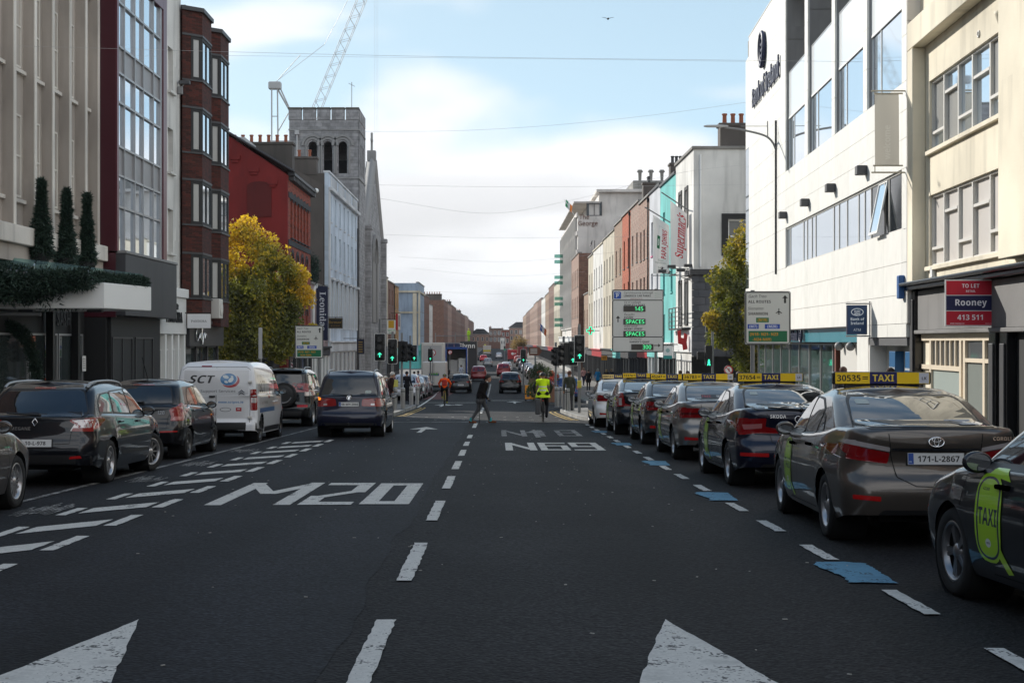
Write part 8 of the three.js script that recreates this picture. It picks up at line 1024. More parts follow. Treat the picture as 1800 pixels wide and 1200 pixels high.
function signalHead(t, y, turn = 0, lit = true, dx = 0, z = 0.12, board = true) {
const g = part(t, 'signal_head', [rbx(-0.15, 0.15, -0.48, 0.48, -0.12, 0.08, 0.03, 2), ...[0.3, 0, -0.3].map((yy) => new THREE.CylinderGeometry(0.12, 0.115, 0.16, 16, 1, true, Math.PI * 0.55, Math.PI * 1.4).rotateX(Math.PI / 2).rotateZ(Math.PI * 0.25 + Math.PI / 2).translate(0, yy, 0.14))], M.black);
g.position.set(dx, y, z); g.rotation.y = turn; if (board) { const s = rrect(0.43, 1.08, 0.06), hl = new THREE.Path(rrect(0.395, 1.045, 0.05).getPoints(6)); s.holes.push(hl); part(g, 'backing_board', ex(rrect(0.40, 1.05, 0.05), 0.012).translate(0, 0, -0.03), M.black); part(g, 'board_border', ex(s, 0.014).translate(0, 0, -0.03), M.whitePaint); }
[0.3, 0, -0.3].forEach((yy, i) => part(g, 'lens', new THREE.CircleGeometry(0.105, 18).translate(0, yy, 0.083), lensOff));
if (lit) part(g, 'green_arrow_light', [poly([[0, 0.095], [0.08, 0.02], [0.06, 0.0], [0.018, 0.04], [0.018, -0.09], [-0.018, -0.09], [-0.018, 0.04], [-0.06, 0.0], [-0.08, 0.02]], 0.004)].map((q) => q.translate(0, -0.3, 0.086)), greenLit); return g;
}
function signal(label, x, d, heads, H = 3.6, o = {}) {
const g0 = gy(d) + 0.12, t = thing('traffic_light', label, 'traffic light', [x, g0, -d], 0, 'traffic lights at the crossing'); part(t, 'pole', rod([0, 0, 0], [0, H, 0], 0.06, 0.055, 12), M.galv);
for (const [py, turn, lit, dx, z, board] of heads) signalHead(t, atY(py, d) - g0, turn, lit, dx, z ?? 0.14, board); if (o.box) part(t, 'push_button', rbx(-0.08, 0.08, 1.0, 1.3, 0.05, 0.14, 0.02, 1), mt([0.5, 0.42, 0.05], 0.5)); return t;
}
const SD = Math.PI / 2, BK = Math.PI;
signal('traffic light with a lit green arrow nearest the bulge of the right pavement', atX(1018.5, 58), 58, [[612.5, 0, true]], 3.55, { box: true });
signal('second traffic light with a green arrow just behind the first on the right', atX(1007, 64), 64, [[621, 0, true]], 3.2);
signal('black traffic light turned sideways left of the right hand pair', atX(991, 63), 63, [[622, -1.0, false, 0, 0.1, false], [622, BK, false, 0.1, -0.14, false]], 3.2);
signal('dark traffic light seen from behind over the flower planters', atX(977, 74), 74, [[626, -0.9, false, 0, 0.1, false], [626, BK, false, 0.15, -0.1, false]], 3.2);
signal('traffic light with a lit green arrow by the elderly couple', atX(668, 57), 57, [[610, 0, true]], 3.7, { box: true });
signal('second traffic light with a green arrow right of the elderly couple', atX(690, 63), 63, [[617.5, 0, true]], 3.4, { box: true });
signal('traffic light turned sideways behind the left hand pair', atX(706, 68), 68, [[617, 1.0, false, 0, 0.1, false], [618, SD, false, 0.2, 0, false]], 3.5);
signal('small traffic light over the parked silver estate', atX(721, 88), 88, [[619, 1.2, false, 0, 0.1, false], [621, 0, true, 0.25, 0.1, false]], 3.9);
signal('distant green traffic light by the white van', atX(756.5, 118), 118, [[624, 0, true, 0, 0.1, true]], 3.6);
signal('distant green traffic light right of the black crossover', atX(920, 112), 112, [[626, 0, true, 0, 0.1, true]], 3.6);
signal('far green traffic light over the middle of the street', atX(887, 330), 330, [[612, 0, true, 0, 0.1, true]], 5.6);
{ const d = 60, x = atX(1247, d), g0 = gy(d) + 0.12, t = thing('pedestrian_light', 'pedestrian light showing a green figure under the stone wall', 'traffic light', [x, g0, -d]); part(t, 'pole', rod([0.14, 0, 0], [0.14, 3.3, 0], 0.055), M.galv); part(t, 'signal_head', rbx(-0.17, 0.1, atY(642, d) - g0, atY(607, d) - g0, -0.1, 0.12, 0.03, 2), M.black); part(t, 'side_head', rbx(-0.5, -0.2, atY(632, d) - g0, atY(618, d) - g0, -0.1, 0.1, 0.03, 2), M.black);
const y = atY(637, d) - g0; part(t, 'green_figure_light', [new THREE.CircleGeometry(0.035, 10).translate(0, 0.1, 0), poly([[-0.05, 0.06], [0.05, 0.06], [0.04, -0.02], [0.07, -0.12], [0.02, -0.12], [0, -0.05], [-0.03, -0.12], [-0.07, -0.12], [-0.04, -0.02]], 0.004)].map((q) => q.translate(-0.03, y, 0.123)), greenLit); }
function roundSign(label, px, py, r, d, red = true, draw) { const x = atX(px, d), g0 = gy(d) + 0.1, y = atY(py, d), t = thing('round_sign', label, 'sign', [x, g0, -d]); part(t, 'post', rod([0, 0, -0.05], [0, y + r - g0, -0.05], 0.035), M.galv); part(t, 'disc', new THREE.CylinderGeometry(r, r, 0.02, 26).rotateX(Math.PI / 2).translate(0, y - g0, 0), M.whitePaint); if (red) { part(t, 'rim', new THREE.RingGeometry(r * 0.76, r, 28).translate(0, y - g0, 0.013), M.red); part(t, 'bar', plane(r * 1.7, r * 0.16).rotateZ(-0.785).translate(0, y - g0, 0.015), M.red); part(t, 'symbol', poly([[-0.1, 0.35], [0.1, 0.35], [0.1, -0.4], [-0.1, -0.4]], 0.002).scale(r, r, 1).translate(r * 0.1, y - g0, 0.0125), M.black); } return t; }
roundSign('round no entry on foot sign on a thin pole by the stone wall', 1281, 650, 0.14, 46); roundSign('round no turn sign above the high roofed white van', 760.5, 620, 0.27, 120); roundSign('round no turn sign left of the open lorry', 791, 619, 0.24, 165);
{ const spots = [[-4.45, 63, 'steel bollard beside the second left traffic light'], [-4.2, 64.4, 'steel bollard at the very edge of the left pavement bulge'], [-4.35, 73.2, 'steel bollard in front of the silver estate'], [-4.12, 74.4, 'steel bollard nearest the white bay line'], [2.82, 69.5, 'steel bollard in front of the blue hatchback'], [3.08, 70.6, 'steel bollard under the sideways right traffic light'], [2.95, 61.5, 'steel bollard beside the person in the green coat'], [3.18, 62.3, 'steel bollard hiding the coat of the waiting person']]; let first;
for (const [x, d, label] of spots) { const y = gy(d) + 0.12; if (!first) { first = thing('bollard', label, 'bollard', [x, y, -d], 0, 'steel bollards at the crossing'); part(first, 'shaft', lathe([[0.1, 0], [0.1, 0.93], [0.092, 0.96], [0, 0.965]], 20), M.steel); part(first, 'groove', lathe([[0.1015, 0.78], [0.1015, 0.82]], 20), M.charcoal); part(first, 'foot', lathe([[0.13, 0], [0.13, 0.02], [0.1, 0.03]], 20), M.galv); } else copyOf(first, [x, y, -d], 0, label); }
const h = thing('cycle_stand', 'grey hoop stand on the left pavement by the silver estate', 'stand', [-5.1, gy(72) + 0.12, -72]); part(h, 'hoop', tube([[-0.4, 0, 0], [-0.4, 0.75, 0], [-0.32, 0.85, 0], [0.32, 0.85, 0], [0.4, 0.75, 0], [0.4, 0, 0]], 0.028, 8, 30), M.galv); part(h, 'notice', rbx(-0.17, 0.17, 0.95, 1.3, -0.01, 0.01, 0.004, 1), mt([0.6, 0.55, 0.12], 0.6)); part(h, 'notice_post', rod([0, 0, -0.03], [0, 1.32, -0.03], 0.03), M.galv); }
function hung(name, label, px0, px1, py0, py1, d, draw, tw = 256, o = {}) { const w = (px1 - px0) / FOC * d, h = (py1 - py0) / FOC * d, x = atX((px0 + px1) / 2, d), y = atY((py0 + py1) / 2, d), t = thing(name, label, o.cat ?? 'sign', [x, y, -d]); part(t, 'board', rbx(-w / 2, w / 2, -h / 2, h / 2, -0.05, 0.03, 0.01, 1), o.m ?? M.black); printed(t, 'print', w - 0.03, h - 0.03, canvasTex(tw, Math.round(tw * h / w), draw), [0, 0, 0.033], 0, 0.6); const wx = o.right ? 10.45 - x : -12.95 - x; if (o.bracket !== false) part(t, 'bracket', [rod([o.right ? -w / 2 : w / 2, h / 2 + 0.06, -0.01], [wx, h / 2 + 0.06, -0.01], 0.025), rod([0, h / 2, -0.01], [0, h / 2 + 0.06, -0.01], 0.02)], M.black); return t; }
hung('shop_banner', 'tall navy shop banner with pale lettering running downwards', 556, 576, 503, 598, 104, (g, w, h) => { g.fillStyle = '#131c3c'; g.fillRect(0, 0, w, h); g.save(); g.translate(w * 0.28, h * 0.1); g.rotate(Math.PI / 2); g.fillStyle = '#c9ccd2'; g.font = `bold ${Math.round(w * 0.75)}px serif`; g.fillText('Leonidas', 0, 0, h * 0.82); g.restore(); }, 96, { cat: 'banner', m: M.navy });
hung('restaurant_sign', 'small black hanging sign with gold script right of the navy banner', 577, 602, 559, 577, 108, (g, w, h) => { g.fillStyle = '#0b0a09'; g.fillRect(0, 0, w, h); g.strokeStyle = '#8a7440'; g.lineWidth = 5; g.strokeRect(8, 8, w - 16, h - 16); g.fillStyle = '#b08a3c'; g.textAlign = 'center'; g.font = 'italic 62px serif'; g.fillText('Herman\u2019s', w / 2, h * 0.52); g.font = '26px serif'; g.fillText('RESTAURANT', w / 2, h * 0.8); });
hung('pub_sign', 'narrow dark blue hanging sign against the church wall', 627, 640, 596, 622, 122, (g, w, h) => { g.fillStyle = '#10142c'; g.fillRect(0, 0, w, h); g.fillStyle = '#8a6d2a'; for (let i = 0; i < 5; i++) g.fillRect(20, 30 + i * h / 6, w - 40, h / 14); }, 96);
hung('restaurant_sign', 'white and gold square sign above the left traffic lights', 679.5, 695.5, 562, 587, 158, (g, w, h) => { g.fillStyle = '#dcdcd6'; g.fillRect(0, 0, w, h); g.fillStyle = '#c79a1e'; g.fillRect(w * 0.18, h * 0.04, w * 0.64, h * 0.54); g.fillStyle = '#1f8a4c'; g.textAlign = 'center'; g.font = `bold ${Math.round(w * 0.2)}px serif`; g.fillText('Spice of', w / 2, h * 0.78); g.fillText('India', w / 2, h * 0.95); }, 96);
hung('shop_sign', 'red and white upright shop sign beyond the church', 695.5, 704, 551, 580, 176, (g, w, h) => { g.fillStyle = '#a8141e'; g.fillRect(0, 0, w, h); g.fillStyle = '#d8d4d0'; g.fillRect(w * 0.45, 0, w * 0.55, h); g.fillStyle = '#333'; g.fillRect(w * 0.6, h * 0.1, w * 0.2, h * 0.7); }, 64);
hung('shop_sign', 'orange square hanging sign over the right pavement walkers', 1057, 1067.5, 625, 633, 128, (g, w, h) => { g.fillStyle = '#d8931e'; g.fillRect(0, 0, w, h); g.fillStyle = '#6b430a'; g.fillRect(w * 0.15, h * 0.25, w * 0.7, h * 0.18); g.fillRect(w * 0.2, h * 0.55, w * 0.6, h * 0.16); }, 64, { right: true });
hung('shop_sign', 'white and teal upright sign beside the red restaurant sign', 1166, 1182, 607, 631, 84, (g, w, h) => { g.fillStyle = '#d6dcdc'; g.fillRect(0, 0, w, h); g.fillStyle = '#2f8f8c'; g.fillRect(0, h * 0.75, w, h * 0.25); g.fillStyle = '#8aa'; g.beginPath(); g.arc(w / 2, h * 0.36, w * 0.24, 0, 7); g.fill(); }, 96, { right: true });
{ const d = 150, t = thing('pharmacy_cross', 'glowing green cross sign with red centre on the right terrace', 'sign', [atX(1038, d), atY(581, d), -d]), cr = (a, b) => [[-a, -b], [-b, -b], [-b, -a], [b, -a], [b, -b], [a, -b], [a, b], [b, b], [b, a], [-b, a], [-b, b], [-a, b]]; part(t, 'case', poly(cr(0.43, 0.16), 0.12).translate(0, 0, -0.12), M.black); part(t, 'red_light', poly(cr(0.30, 0.04), 0.01).translate(0, 0, 0.002), mt([0.5, 0.02, 0.02], 0.5, { emissive: lin(0.6, 0.03, 0.03), emissiveIntensity: 0.6 })); const s = new THREE.Shape(cr(0.41, 0.145).map((p) => new THREE.Vector2(...p))); s.holes.push(new THREE.Path(cr(0.35, 0.085).map((p) => new THREE.Vector2(...p)))); part(t, 'green_light_tube', ex(s, 0.02), greenLit); part(t, 'bracket', rod([0.43, 0, -0.06], [1.0, 0, -0.06], 0.03), M.black); }
{ const d = 50, t = thing('parking_post', 'slim grey post with an upright notice beside the autumn tree', 'sign', [atX(457.5, d), gy(d) + 0.12, -d]); const y = atY(637, d) - gy(d), y1 = atY(582, d) - gy(d); part(t, 'post', rod([0, -0.1, 0], [0, y1, 0], 0.05), M.galv); part(t, 'notice', rbx(-0.06, 0.07, y, y1, 0.05, 0.08, 0.01, 1), M.lightGrey); }
{ const d = 54.3, x = 10.36, B = gy(d), t = thing('street_lamp', 'wall mounted street lamp arm reaching out from the white bank wall', 'street lamp', [x, B, -d]); const y = (py) => atY(py, d) - B; part(t, 'conduit', rod([0, y(482), 0.06], [0, y(212), 0.06], 0.035), M.charcoal); part(t, 'arm', tube([[0, y(262), 0.06], [-0.12, y(250), 0.06], [-0.35, y(240), 0.06], [-1.2, y(229), 0.06], [-1.9, y(224), 0.06]], 0.04, 8, 30), M.midGrey); part(t, 'stay', [rod([-0.3, y(243), 0.06], [-0.3, y(213), 0.06], 0.022), rod([-0.3, y(222), 0.06], [-1.3, y(222), 0.06], 0.012)], M.midGrey); part(t, 'lantern', lathe([[0, 0.5], [0.06, 0.45], [0.10, 0.2], [0.09, -0.3], [0.05, -0.42], [0, -0.44]], 12).scale(1, 1, 0.55).rotateX(Math.PI / 2).rotateY(Math.PI / 2).translate(-2.25, y(222), 0.06), M.lightGrey); }
{ const d = 198, B = gy(d), t = thing('site_hoarding', 'dark site hoarding with a white contractor name over the left lane', 'hoarding', [0, B, -d]); const X = (px) => atX(px, d), Y = (py) => atY(py, d) - B; part(t, 'box', rbx(X(809), X(838), -0.1, Y(600), -8, 0, 0.03, 1), M.charcoal); part(t, 'sign_panel', rbx(X(809), X(834), Y(615), Y(600.5), 0.002, 0.1, 0.02, 1), mt([0.03, 0.035, 0.04], 0.5)); const l = part(t, 'sign_lettering', letters('Flynn', 0.62, 0.03), M.whitePaint); l.position.set(X(821), Y(611.5), 0.1); part(t, 'scaffold', [rod([X(765), 0, -1], [X(765), Y(585), -1], 0.06), rod([X(800), 0, -1], [X(800), Y(585), -1], 0.06), rod([X(765), Y(603), -1], [X(838), Y(603), -1], 0.06), rod([X(765), Y(590), -1], [X(838), Y(590), -1], 0.05)], M.galv);
for (let i = 0; i < 4; i++) single('site_banner', ['dark blue site banner, leftmost of the row by the hoarding', 'dark blue site banner, second of the row by the hoarding', 'dark blue site banner, third of the row by the hoarding', 'dark blue site banner touching the hoarding sign'][i], 'banner', [rbx(X(765.5 + i * 11), X(775.8 + i * 11), Y(625), Y(604), -0.04, 0, 0.01, 1), rbx(X(768 + i * 11), X(773.5 + i * 11), Y(612), Y(611), 0.001, 0.02, 0.005, 1)], mt([0.015, 0.03, 0.10], 0.7), [0, B, -d + 0.2], 0, 'blue banners by the hoarding'); }
{ const d = 96, B = gy(d), t = thing('tourist_sign', 'brown arrow shaped tourist sign over the flower planters', 'sign', [atX(941, d), atY(617, d), -d]); part(t, 'board', poly([[-0.42, -0.28], [0.25, -0.28], [0.45, 0], [0.25, 0.28], [-0.42, 0.28]], 0.03), mt([0.14, 0.045, 0.025], 0.6)); part(t, 'print_lines', [0.12, 0, -0.12].map((y) => plane(0.45, 0.05).translate(-0.1, y, 0.033)), M.offWhite); part(t, 'post', rod([0, B - atY(617, d), -0.05], [0, 0.28, -0.05], 0.05), M.galv);
const r = rng(71); [['timber flower planter with red flowers by the right crossing', 962, 82], ['taller timber planter behind the red flowers', 948, 92]].forEach(([label, px, dd], i) => { const w = thing('flower_planter', label, 'planter', [atX(px, dd), gy(dd) + 0.12, -dd], 0, 'planters'); for (let k = 0; k < 7; k++) part(w, 'slat', rbx(-0.63 + k * 0.18, -0.46 + k * 0.18, 0, 1.0 + i * 0.3, -0.03, 0.03, 0.01, 1), mt([0.16 + 0.03 * (k % 3), 0.11, 0.07], 0.8)); part(w, 'box', bx(-0.6, 0.6, 0, 0.9 + i * 0.3, -0.8, -0.035), M.charcoal); part(w, 'foliage', leafCrown([[-0.3, 1.2 + i * 0.4, -0.3, 0.45, 0.2], [0.3, 1.25 + i * 0.4, -0.3, 0.45, 0.1], [0, 1.5 + i * 0.4, -0.4, 0.4, 0.2]], 2600, 0.05, [[0.03, 0.05, 0.015], [0.05, 0.08, 0.02], [0.08, 0.10, 0.02]], 5 + i), leafMat); if (!i) part(w, 'red_flowers', leafCrown([[-0.3, 1.35, -0.2, 0.4, 0.5], [0.3, 1.4, -0.2, 0.4, 0.5]], 700, 0.05, [[0.3, 0.02, 0.02], [0.45, 0.03, 0.03], [0.5, 0.10, 0.03]], 9), leafMat); });
const b = thing('barrier', 'orange plastic barrier left of the flower planters', 'barrier', [atX(937, 90), gy(90) + 0.05, -90]); part(b, 'frame', [rbx(-0.5, 0.5, 0.75, 0.95, -0.03, 0.03, 0.02, 1), rbx(-0.5, 0.5, 0.1, 0.22, -0.03, 0.03, 0.02, 1), ...[-0.45, -0.15, 0.15, 0.45].map((x) => rbx(x - 0.05, x + 0.05, 0.22, 0.75, -0.025, 0.025, 0.01, 1))], mt([0.75, 0.28, 0.02], 0.5)); part(b, 'foot', rbx(-0.5, -0.4, 0, 0.1, -0.25, 0.25, 0.02, 1), M.black);
single('shrub', 'bushy green shrub in front of the timber planters', 'shrub', leafCrown([[0, 0.6, 0, 0.55, 0.4], [0.3, 0.9, 0, 0.45, 0.5]], 2600, 0.06, [[0.04, 0.07, 0.02], [0.09, 0.12, 0.02], [0.16, 0.16, 0.03]], 15), leafMat, [atX(942, 86), gy(86) + 0.15, -86]); }
function flag(label, px, py, d, s, cols, lean) { const t = thing('flag', label, 'flag', [atX(px, d), atY(py, d), -d]); cols.forEach((c, i) => { const g = new THREE.PlaneGeometry(0.5, 1.1, 3, 8), p = g.attributes.position; for (let k = 0; k < p.count; k++) { const x = p.getX(k) + 0.5 * i - 0.5, y = p.getY(k); p.setXYZ(k, x * 0.7 + y * 0.12, y - x * 0.75, 0.1 * Math.sin(x * 4 + y * 2)); } g.computeVertexNormals(); g.scale(s, s, s); part(t, 'flag_stripe', g, mt(c, 0.8, { side: THREE.DoubleSide })); }); part(t, 'pole', rod([0.9 * s, -1.5 * s, 0.02], [-0.75 * s, 1.1 * s, 0.02], 0.04), M.whitePaint); }
flag('green white and orange flag hanging from the hotel corner', 1000, 362, 190, 0.8, [[0.02, 0.28, 0.12], [0.7, 0.7, 0.68], [0.7, 0.2, 0.03]]); flag('small tricolour flag with a blue stripe low on the far right terrace', 955, 580, 300, 1.2, [[0.05, 0.12, 0.4], [0.6, 0.6, 0.6], [0.55, 0.14, 0.04]]);
{ const d = 260, t = thing('tower_crane', 'pale lattice tower crane rising behind the church tower', 'crane', [atX(484, d), gy(d), -d]); const B = gy(d), X = (px) => atX(px, d) - atX(484, d), Y = (py) => atY(py, d) - B, W = mt([0.40, 0.41, 0.41], 0.5);
const lattice = (a, b, w, n, r) => { const A = V(...a), Bq = V(...b), dir = Bq.clone().sub(A), side = V(-dir.y, dir.x, 0).normalize().multiplyScalar(w / 2), out = []; for (const z of [-w / 2, w / 2]) for (const s of [-1, 1]) { const p = A.clone().addScaledVector(side, s), q = Bq.clone().addScaledVector(side, s); out.push(rod([p.x, p.y, p.z + z], [q.x, q.y, q.z + z], r, r, 5)); } for (let i = 0; i < n; i++) for (const z of [-w / 2, w / 2]) { const s = i % 2 ? 1 : -1, p = A.clone().addScaledVector(dir, i / n).addScaledVector(side, s), q = A.clone().addScaledVector(dir, (i + 1) / n).addScaledVector(side, -s); out.push(rod([p.x, p.y, p.z + z], [q.x, q.y, q.z + z], r * 0.6, r * 0.6, 4)); } return out; };
part(t, 'jib', lattice([X(548), Y(212), 0], [X(660), Y(-60), 0], 1.5, 26, 0.055), W); part(t, 'mast', lattice([X(560), 0, 0], [X(560), Y(214), 0], 1.6, 20, 0.06), W); part(t, 'back_frame', [rod([X(478), Y(250), 0.5], [X(478), Y(148), 0.5], 0.13), rod([X(489), Y(250), 0.5], [X(488), Y(150), 0.5], 0.13), rod([X(482), Y(146), 0], [X(512), Y(200), 0], 0.16), rod([X(490), Y(150), 0], [X(520), Y(215), 0], 0.12), rod([X(489), Y(232), 0.5], [X(507), Y(200), 0.5], 0.1), rod([X(478), Y(205), 0.5], [X(488), Y(205), 0.5], 0.08)], W); part(t, 'sheave_head', rbx(X(472), X(494), Y(157), Y(144), -0.8, 0.8, 0.2, 1), W);
part(t, 'pendant_cable', [rod([X(485), Y(143), 0], [X(570), Y(78), 0], 0.04, 0.04, 4), rod([X(570), Y(78), 0], [X(632), Y(-40), 0], 0.04, 0.04, 4), rod([X(486), Y(143), 0], [X(528), Y(96), 0], 0.06, 0.06, 4)], W); part(t, 'hoist_cable', [0, 3, 6].map((k) => rod([X(658 + k), Y(-60), 0], [X(658 + k), Y(235), 0], 0.012, 0.012, 4)), M.lightGrey); part(t, 'slewing_deck', rbx(X(470), X(566), Y(262), Y(248), -1, 1, 0.1, 1), W); }
[[[0, 80], [700, 98], [1310, 106], [1640, 110], [1800, 112], 40], [[395, 96], [1060, 103], [1420, 108], 62], [[500, 228], [830, 226], [1100, 205], [1455, 157], 58], [[630, 322], [900, 326], [1310, 322], 70], [[660, 345], [860, 372], [1000, 350], [1200, 300], [1320, 285], 66], [[668, 410], [870, 416], [1200, 412], 96], [[700, 450], [900, 458], [1100, 440], 120], [[720, 470], [880, 484], [1030, 476], 150], [[770, 512], [880, 516], [985, 512], 260], [[0, 345], [70, 366], [150, 400], [176, 408], 46]].forEach((w, i) => { const d = w.pop(), pts = w.map(([px, py]) => [atX(px, d), atY(py, d), -d - 0.2 * i]); single('street_cable', ['thin cable slung from the finned building over to the bank', 'thin cable from the brick oriels to the bank roof', 'cable strung from the church tower up to the bank wall', 'thin level cable just below the church cross', 'sagging cable from the church gable towards the corner building', 'level cable in front of the hotel letters', 'sagging cable low across the sky over the street', 'lowest thick cable across the street over the traffic', 'far thin cable above the end of the street', 'short cable along the fins behind the slim firs'][i], 'cable', tube(pts, 0.003 + d * 0.00003, 5, 40), M.lightGrey, [0, 0, 0], 0, 'cables over the street'); });
function bird(label, x, y, d, s, wing) { const t = thing('bird', label, 'bird', [x, y, -d]); part(t, 'body', [new THREE.SphereGeometry(0.07, 12, 8).scale(0.8, 0.8, 2), new THREE.SphereGeometry(0.04, 8, 6).translate(0, 0.04, -0.15), new THREE.ConeGeometry(0.015, 0.05, 6).rotateX(-Math.PI / 2).translate(0, 0.04, -0.205), poly([[-0.03, 0], [0.03, 0], [0.05, 0.16], [-0.05, 0.16]], 0.01).rotateX(Math.PI / 2).translate(0, 0, 0.1)].map((g) => g.scale(s, s, s)), M.charcoal); for (const q of [-1, 1]) part(t, 'wing', wing ? poly([[0, -0.06], [0.16, 0.02], [0.34, -0.03], [0.2, 0.09], [0, 0.09]], 0.012).rotateX(-1.2).rotateZ(0.25).scale(q * s, s, s) : poly([[0, -0.1], [0.03, 0.1], [0.0, 0.16]], 0.01).rotateX(Math.PI / 2).scale(q * s, s, s).translate(q * 0.06 * s, 0.02, 0), M.charcoal); }
bird('dark bird in flight high over the street', atX(1069, 40), atY(33, 40), 40, 0.5, true); bird('pigeon perched left on the banner bracket', atX(1164, 79), atY(471, 79), 79, 1.3); bird('pigeon perched right on the banner bracket', atX(1177, 79), atY(478, 79), 79, 1.3);
{ const t = thing('floodlight_bracket', 'cluster of floodlights on thin arms below the cloth banners', 'light fitting', [10.5, atY(480, 79), -79]); part(t, 'arms', [[-1.6, 0], [-1.1, 0.3], [-0.6, -0.2]].map(([x, y]) => rod([0, y - 0.2, 0], [x, y, 0.2], 0.025)), M.galv); part(t, 'lamps', [[-1.6, 0.1], [-1.1, 0.35], [-0.6, 0.15], [-0.2, 0.4]].map(([x, y]) => rbx(x - 0.22, x + 0.22, y - 0.08, y + 0.08, 0.1, 0.4, 0.02, 1)), M.charcoal); }
{ const d = 59, t = thing('security_camera', 'grey camera housing bracketed off the white house by the brick oriels', 'camera', [-12.98, atY(146, d), -d]); part(t, 'housing', rbx(0.05, 0.5, -0.05, 0.1, -0.12, 0.12, 0.02, 1), M.darkGrey); part(t, 'bracket', [rod([0, -0.3, 0], [0.25, -0.06, 0], 0.03), rbx(0, 0.2, -0.45, -0.15, -0.1, 0.1, 0.02, 1)], M.midGrey); }
{ const d = 101, t = thing('globe_camera', 'white globe lamp under the eaves of the arched brick house', 'lamp', [-12.6, atY(335, d), -d]); part(t, 'globe', new THREE.SphereGeometry(0.17, 14, 10), M.whitePaint); part(t, 'arm', rod([0, 0.15, 0], [-0.4, 0.2, 0], 0.03), M.black); }
// ------------------------------------------------------------ people and bicycles
function figure(bones, h, colorAt) {
let lo = [9, 9, 9], hi = [-9, -9, -9]; for (const b of bones) for (const [p, r] of [[b.a, b.ra], [b.b, b.rb]]) for (let i = 0; i < 3; i++) { lo[i] = Math.min(lo[i], p[i] - r - 0.05); hi[i] = Math.max(hi[i], p[i] + r + 0.05); }
const n = [0, 1, 2].map((i) => Math.ceil((hi[i] - lo[i]) / h) + 1), N = n[0] * n[1] * n[2], F = new Float32Array(N).fill(0.2), at = (i, j, k) => (k * n[1] + j) * n[0] + i, K = 0.028;
const dist = (b, x, y, z) => { const ax = b.b[0] - b.a[0], ay = b.b[1] - b.a[1], az = b.b[2] - b.a[2], px = x - b.a[0], py = y - b.a[1], pz = z - b.a[2], L2 = ax * ax + ay * ay + az * az || 1e-9, t = clamp((px * ax + py * ay + pz * az) / L2, 0, 1); return Math.hypot(px - ax * t, py - ay * t, (pz - az * t) * (b.fz ?? 1)) - lerp(b.ra, b.rb, t); };
for (const b of bones) { const m = Math.max(b.ra, b.rb) + 0.09, r0 = [0, 1, 2].map((i) => Math.max(0, Math.floor((Math.min(b.a[i], b.b[i]) - m - lo[i]) / h))), r1 = [0, 1, 2].map((i) => Math.min(n[i] - 1, Math.ceil((Math.max(b.a[i], b.b[i]) + m - lo[i]) / h))), kk = b.k ?? K;
for (let k = r0[2]; k <= r1[2]; k++) for (let j = r0[1]; j <= r1[1]; j++) for (let i = r0[0]; i <= r1[0]; i++) { const d = dist(b, lo[0] + i * h, lo[1] + j * h, lo[2] + k * h), q = at(i, j, k), f = F[q], e = Math.max(kk - Math.abs(f - d), 0) / kk; F[q] = Math.min(f, d) - e * e * kk * 0.25; } }
const vi = new Int32Array(N).fill(-1), pos = [], nor = [], col = [], idx = [];
for (let k = 0; k < n[2] - 1; k++) for (let j = 0; j < n[1] - 1; j++) for (let i = 0; i < n[0] - 1; i++) {
const c = []; let s = 0; for (let q = 0; q < 8; q++) { c.push(F[at(i + (q & 1), j + ((q >> 1) & 1), k + (q >> 2))]); if (c[q] < 0) s++; } if (!s || s === 8) continue;
let x = 0, y = 0, z = 0, m = 0; for (let q = 0; q < 8; q++) for (const e of [1, 2, 4]) { const w = q | e; if (w === q || (c[q] < 0) === (c[w] < 0)) continue; const t = c[q] / (c[q] - c[w]); x += (q & 1) + (e === 1 ? t : 0); y += ((q >> 1) & 1) + (e === 2 ? t : 0); z += (q >> 2) + (e === 4 ? t : 0); m++; }
const P = [lo[0] + (i + x / m) * h, lo[1] + (j + y / m) * h, lo[2] + (k + z / m) * h]; vi[at(i, j, k)] = pos.length / 3; pos.push(...P);
const g = [c[1] + c[3] + c[5] + c[7] - c[0] - c[2] - c[4] - c[6], c[2] + c[3] + c[6] + c[7] - c[0] - c[1] - c[4] - c[5], c[4] + c[5] + c[6] + c[7] - c[0] - c[1] - c[2] - c[3]], l = Math.hypot(...g) || 1; nor.push(g[0] / l, g[1] / l, g[2] / l);
let best = 9, bc = bones[0]; for (const b of bones) { const d = dist(b, ...P); if (d < best) { best = d; bc = b; } } col.push(...(colorAt?.(bc, P) ?? bc.c));
}
for (let k = 1; k < n[2] - 1; k++) for (let j = 1; j < n[1] - 1; j++) for (let i = 1; i < n[0] - 1; i++) { const a = F[at(i, j, k)] < 0; for (const [di, dj, dk, u, v] of [[1, 0, 0, [0, 1, 0], [0, 0, 1]], [0, 1, 0, [0, 0, 1], [1, 0, 0]], [0, 0, 1, [1, 0, 0], [0, 1, 0]]]) { if (a === F[at(i + di, j + dj, k + dk)] < 0) continue; const q = [[0, 0], [1, 0], [1, 1], [0, 1]].map(([s, t]) => vi[at(i - u[0] * s - v[0] * t, j - u[1] * s - v[1] * t, k - u[2] * s - v[2] * t)]); if (q.some((w) => w < 0)) continue; a ? idx.push(q[0], q[1], q[2], q[0], q[2], q[3]) : idx.push(q[0], q[2], q[1], q[0], q[3], q[2]); } }
const g = new THREE.BufferGeometry(); for (const [nm, a] of [['position', pos], ['normal', nor], ['color', col]]) g.setAttribute(nm, new THREE.Float32BufferAttribute(a, 3)); g.setIndex(idx); return g;
}
const SKIN = [0.42, 0.24, 0.17], skinMat = mt([1, 1, 1], 0.95, { vertexColors: true, specularIntensity: 0.25 });
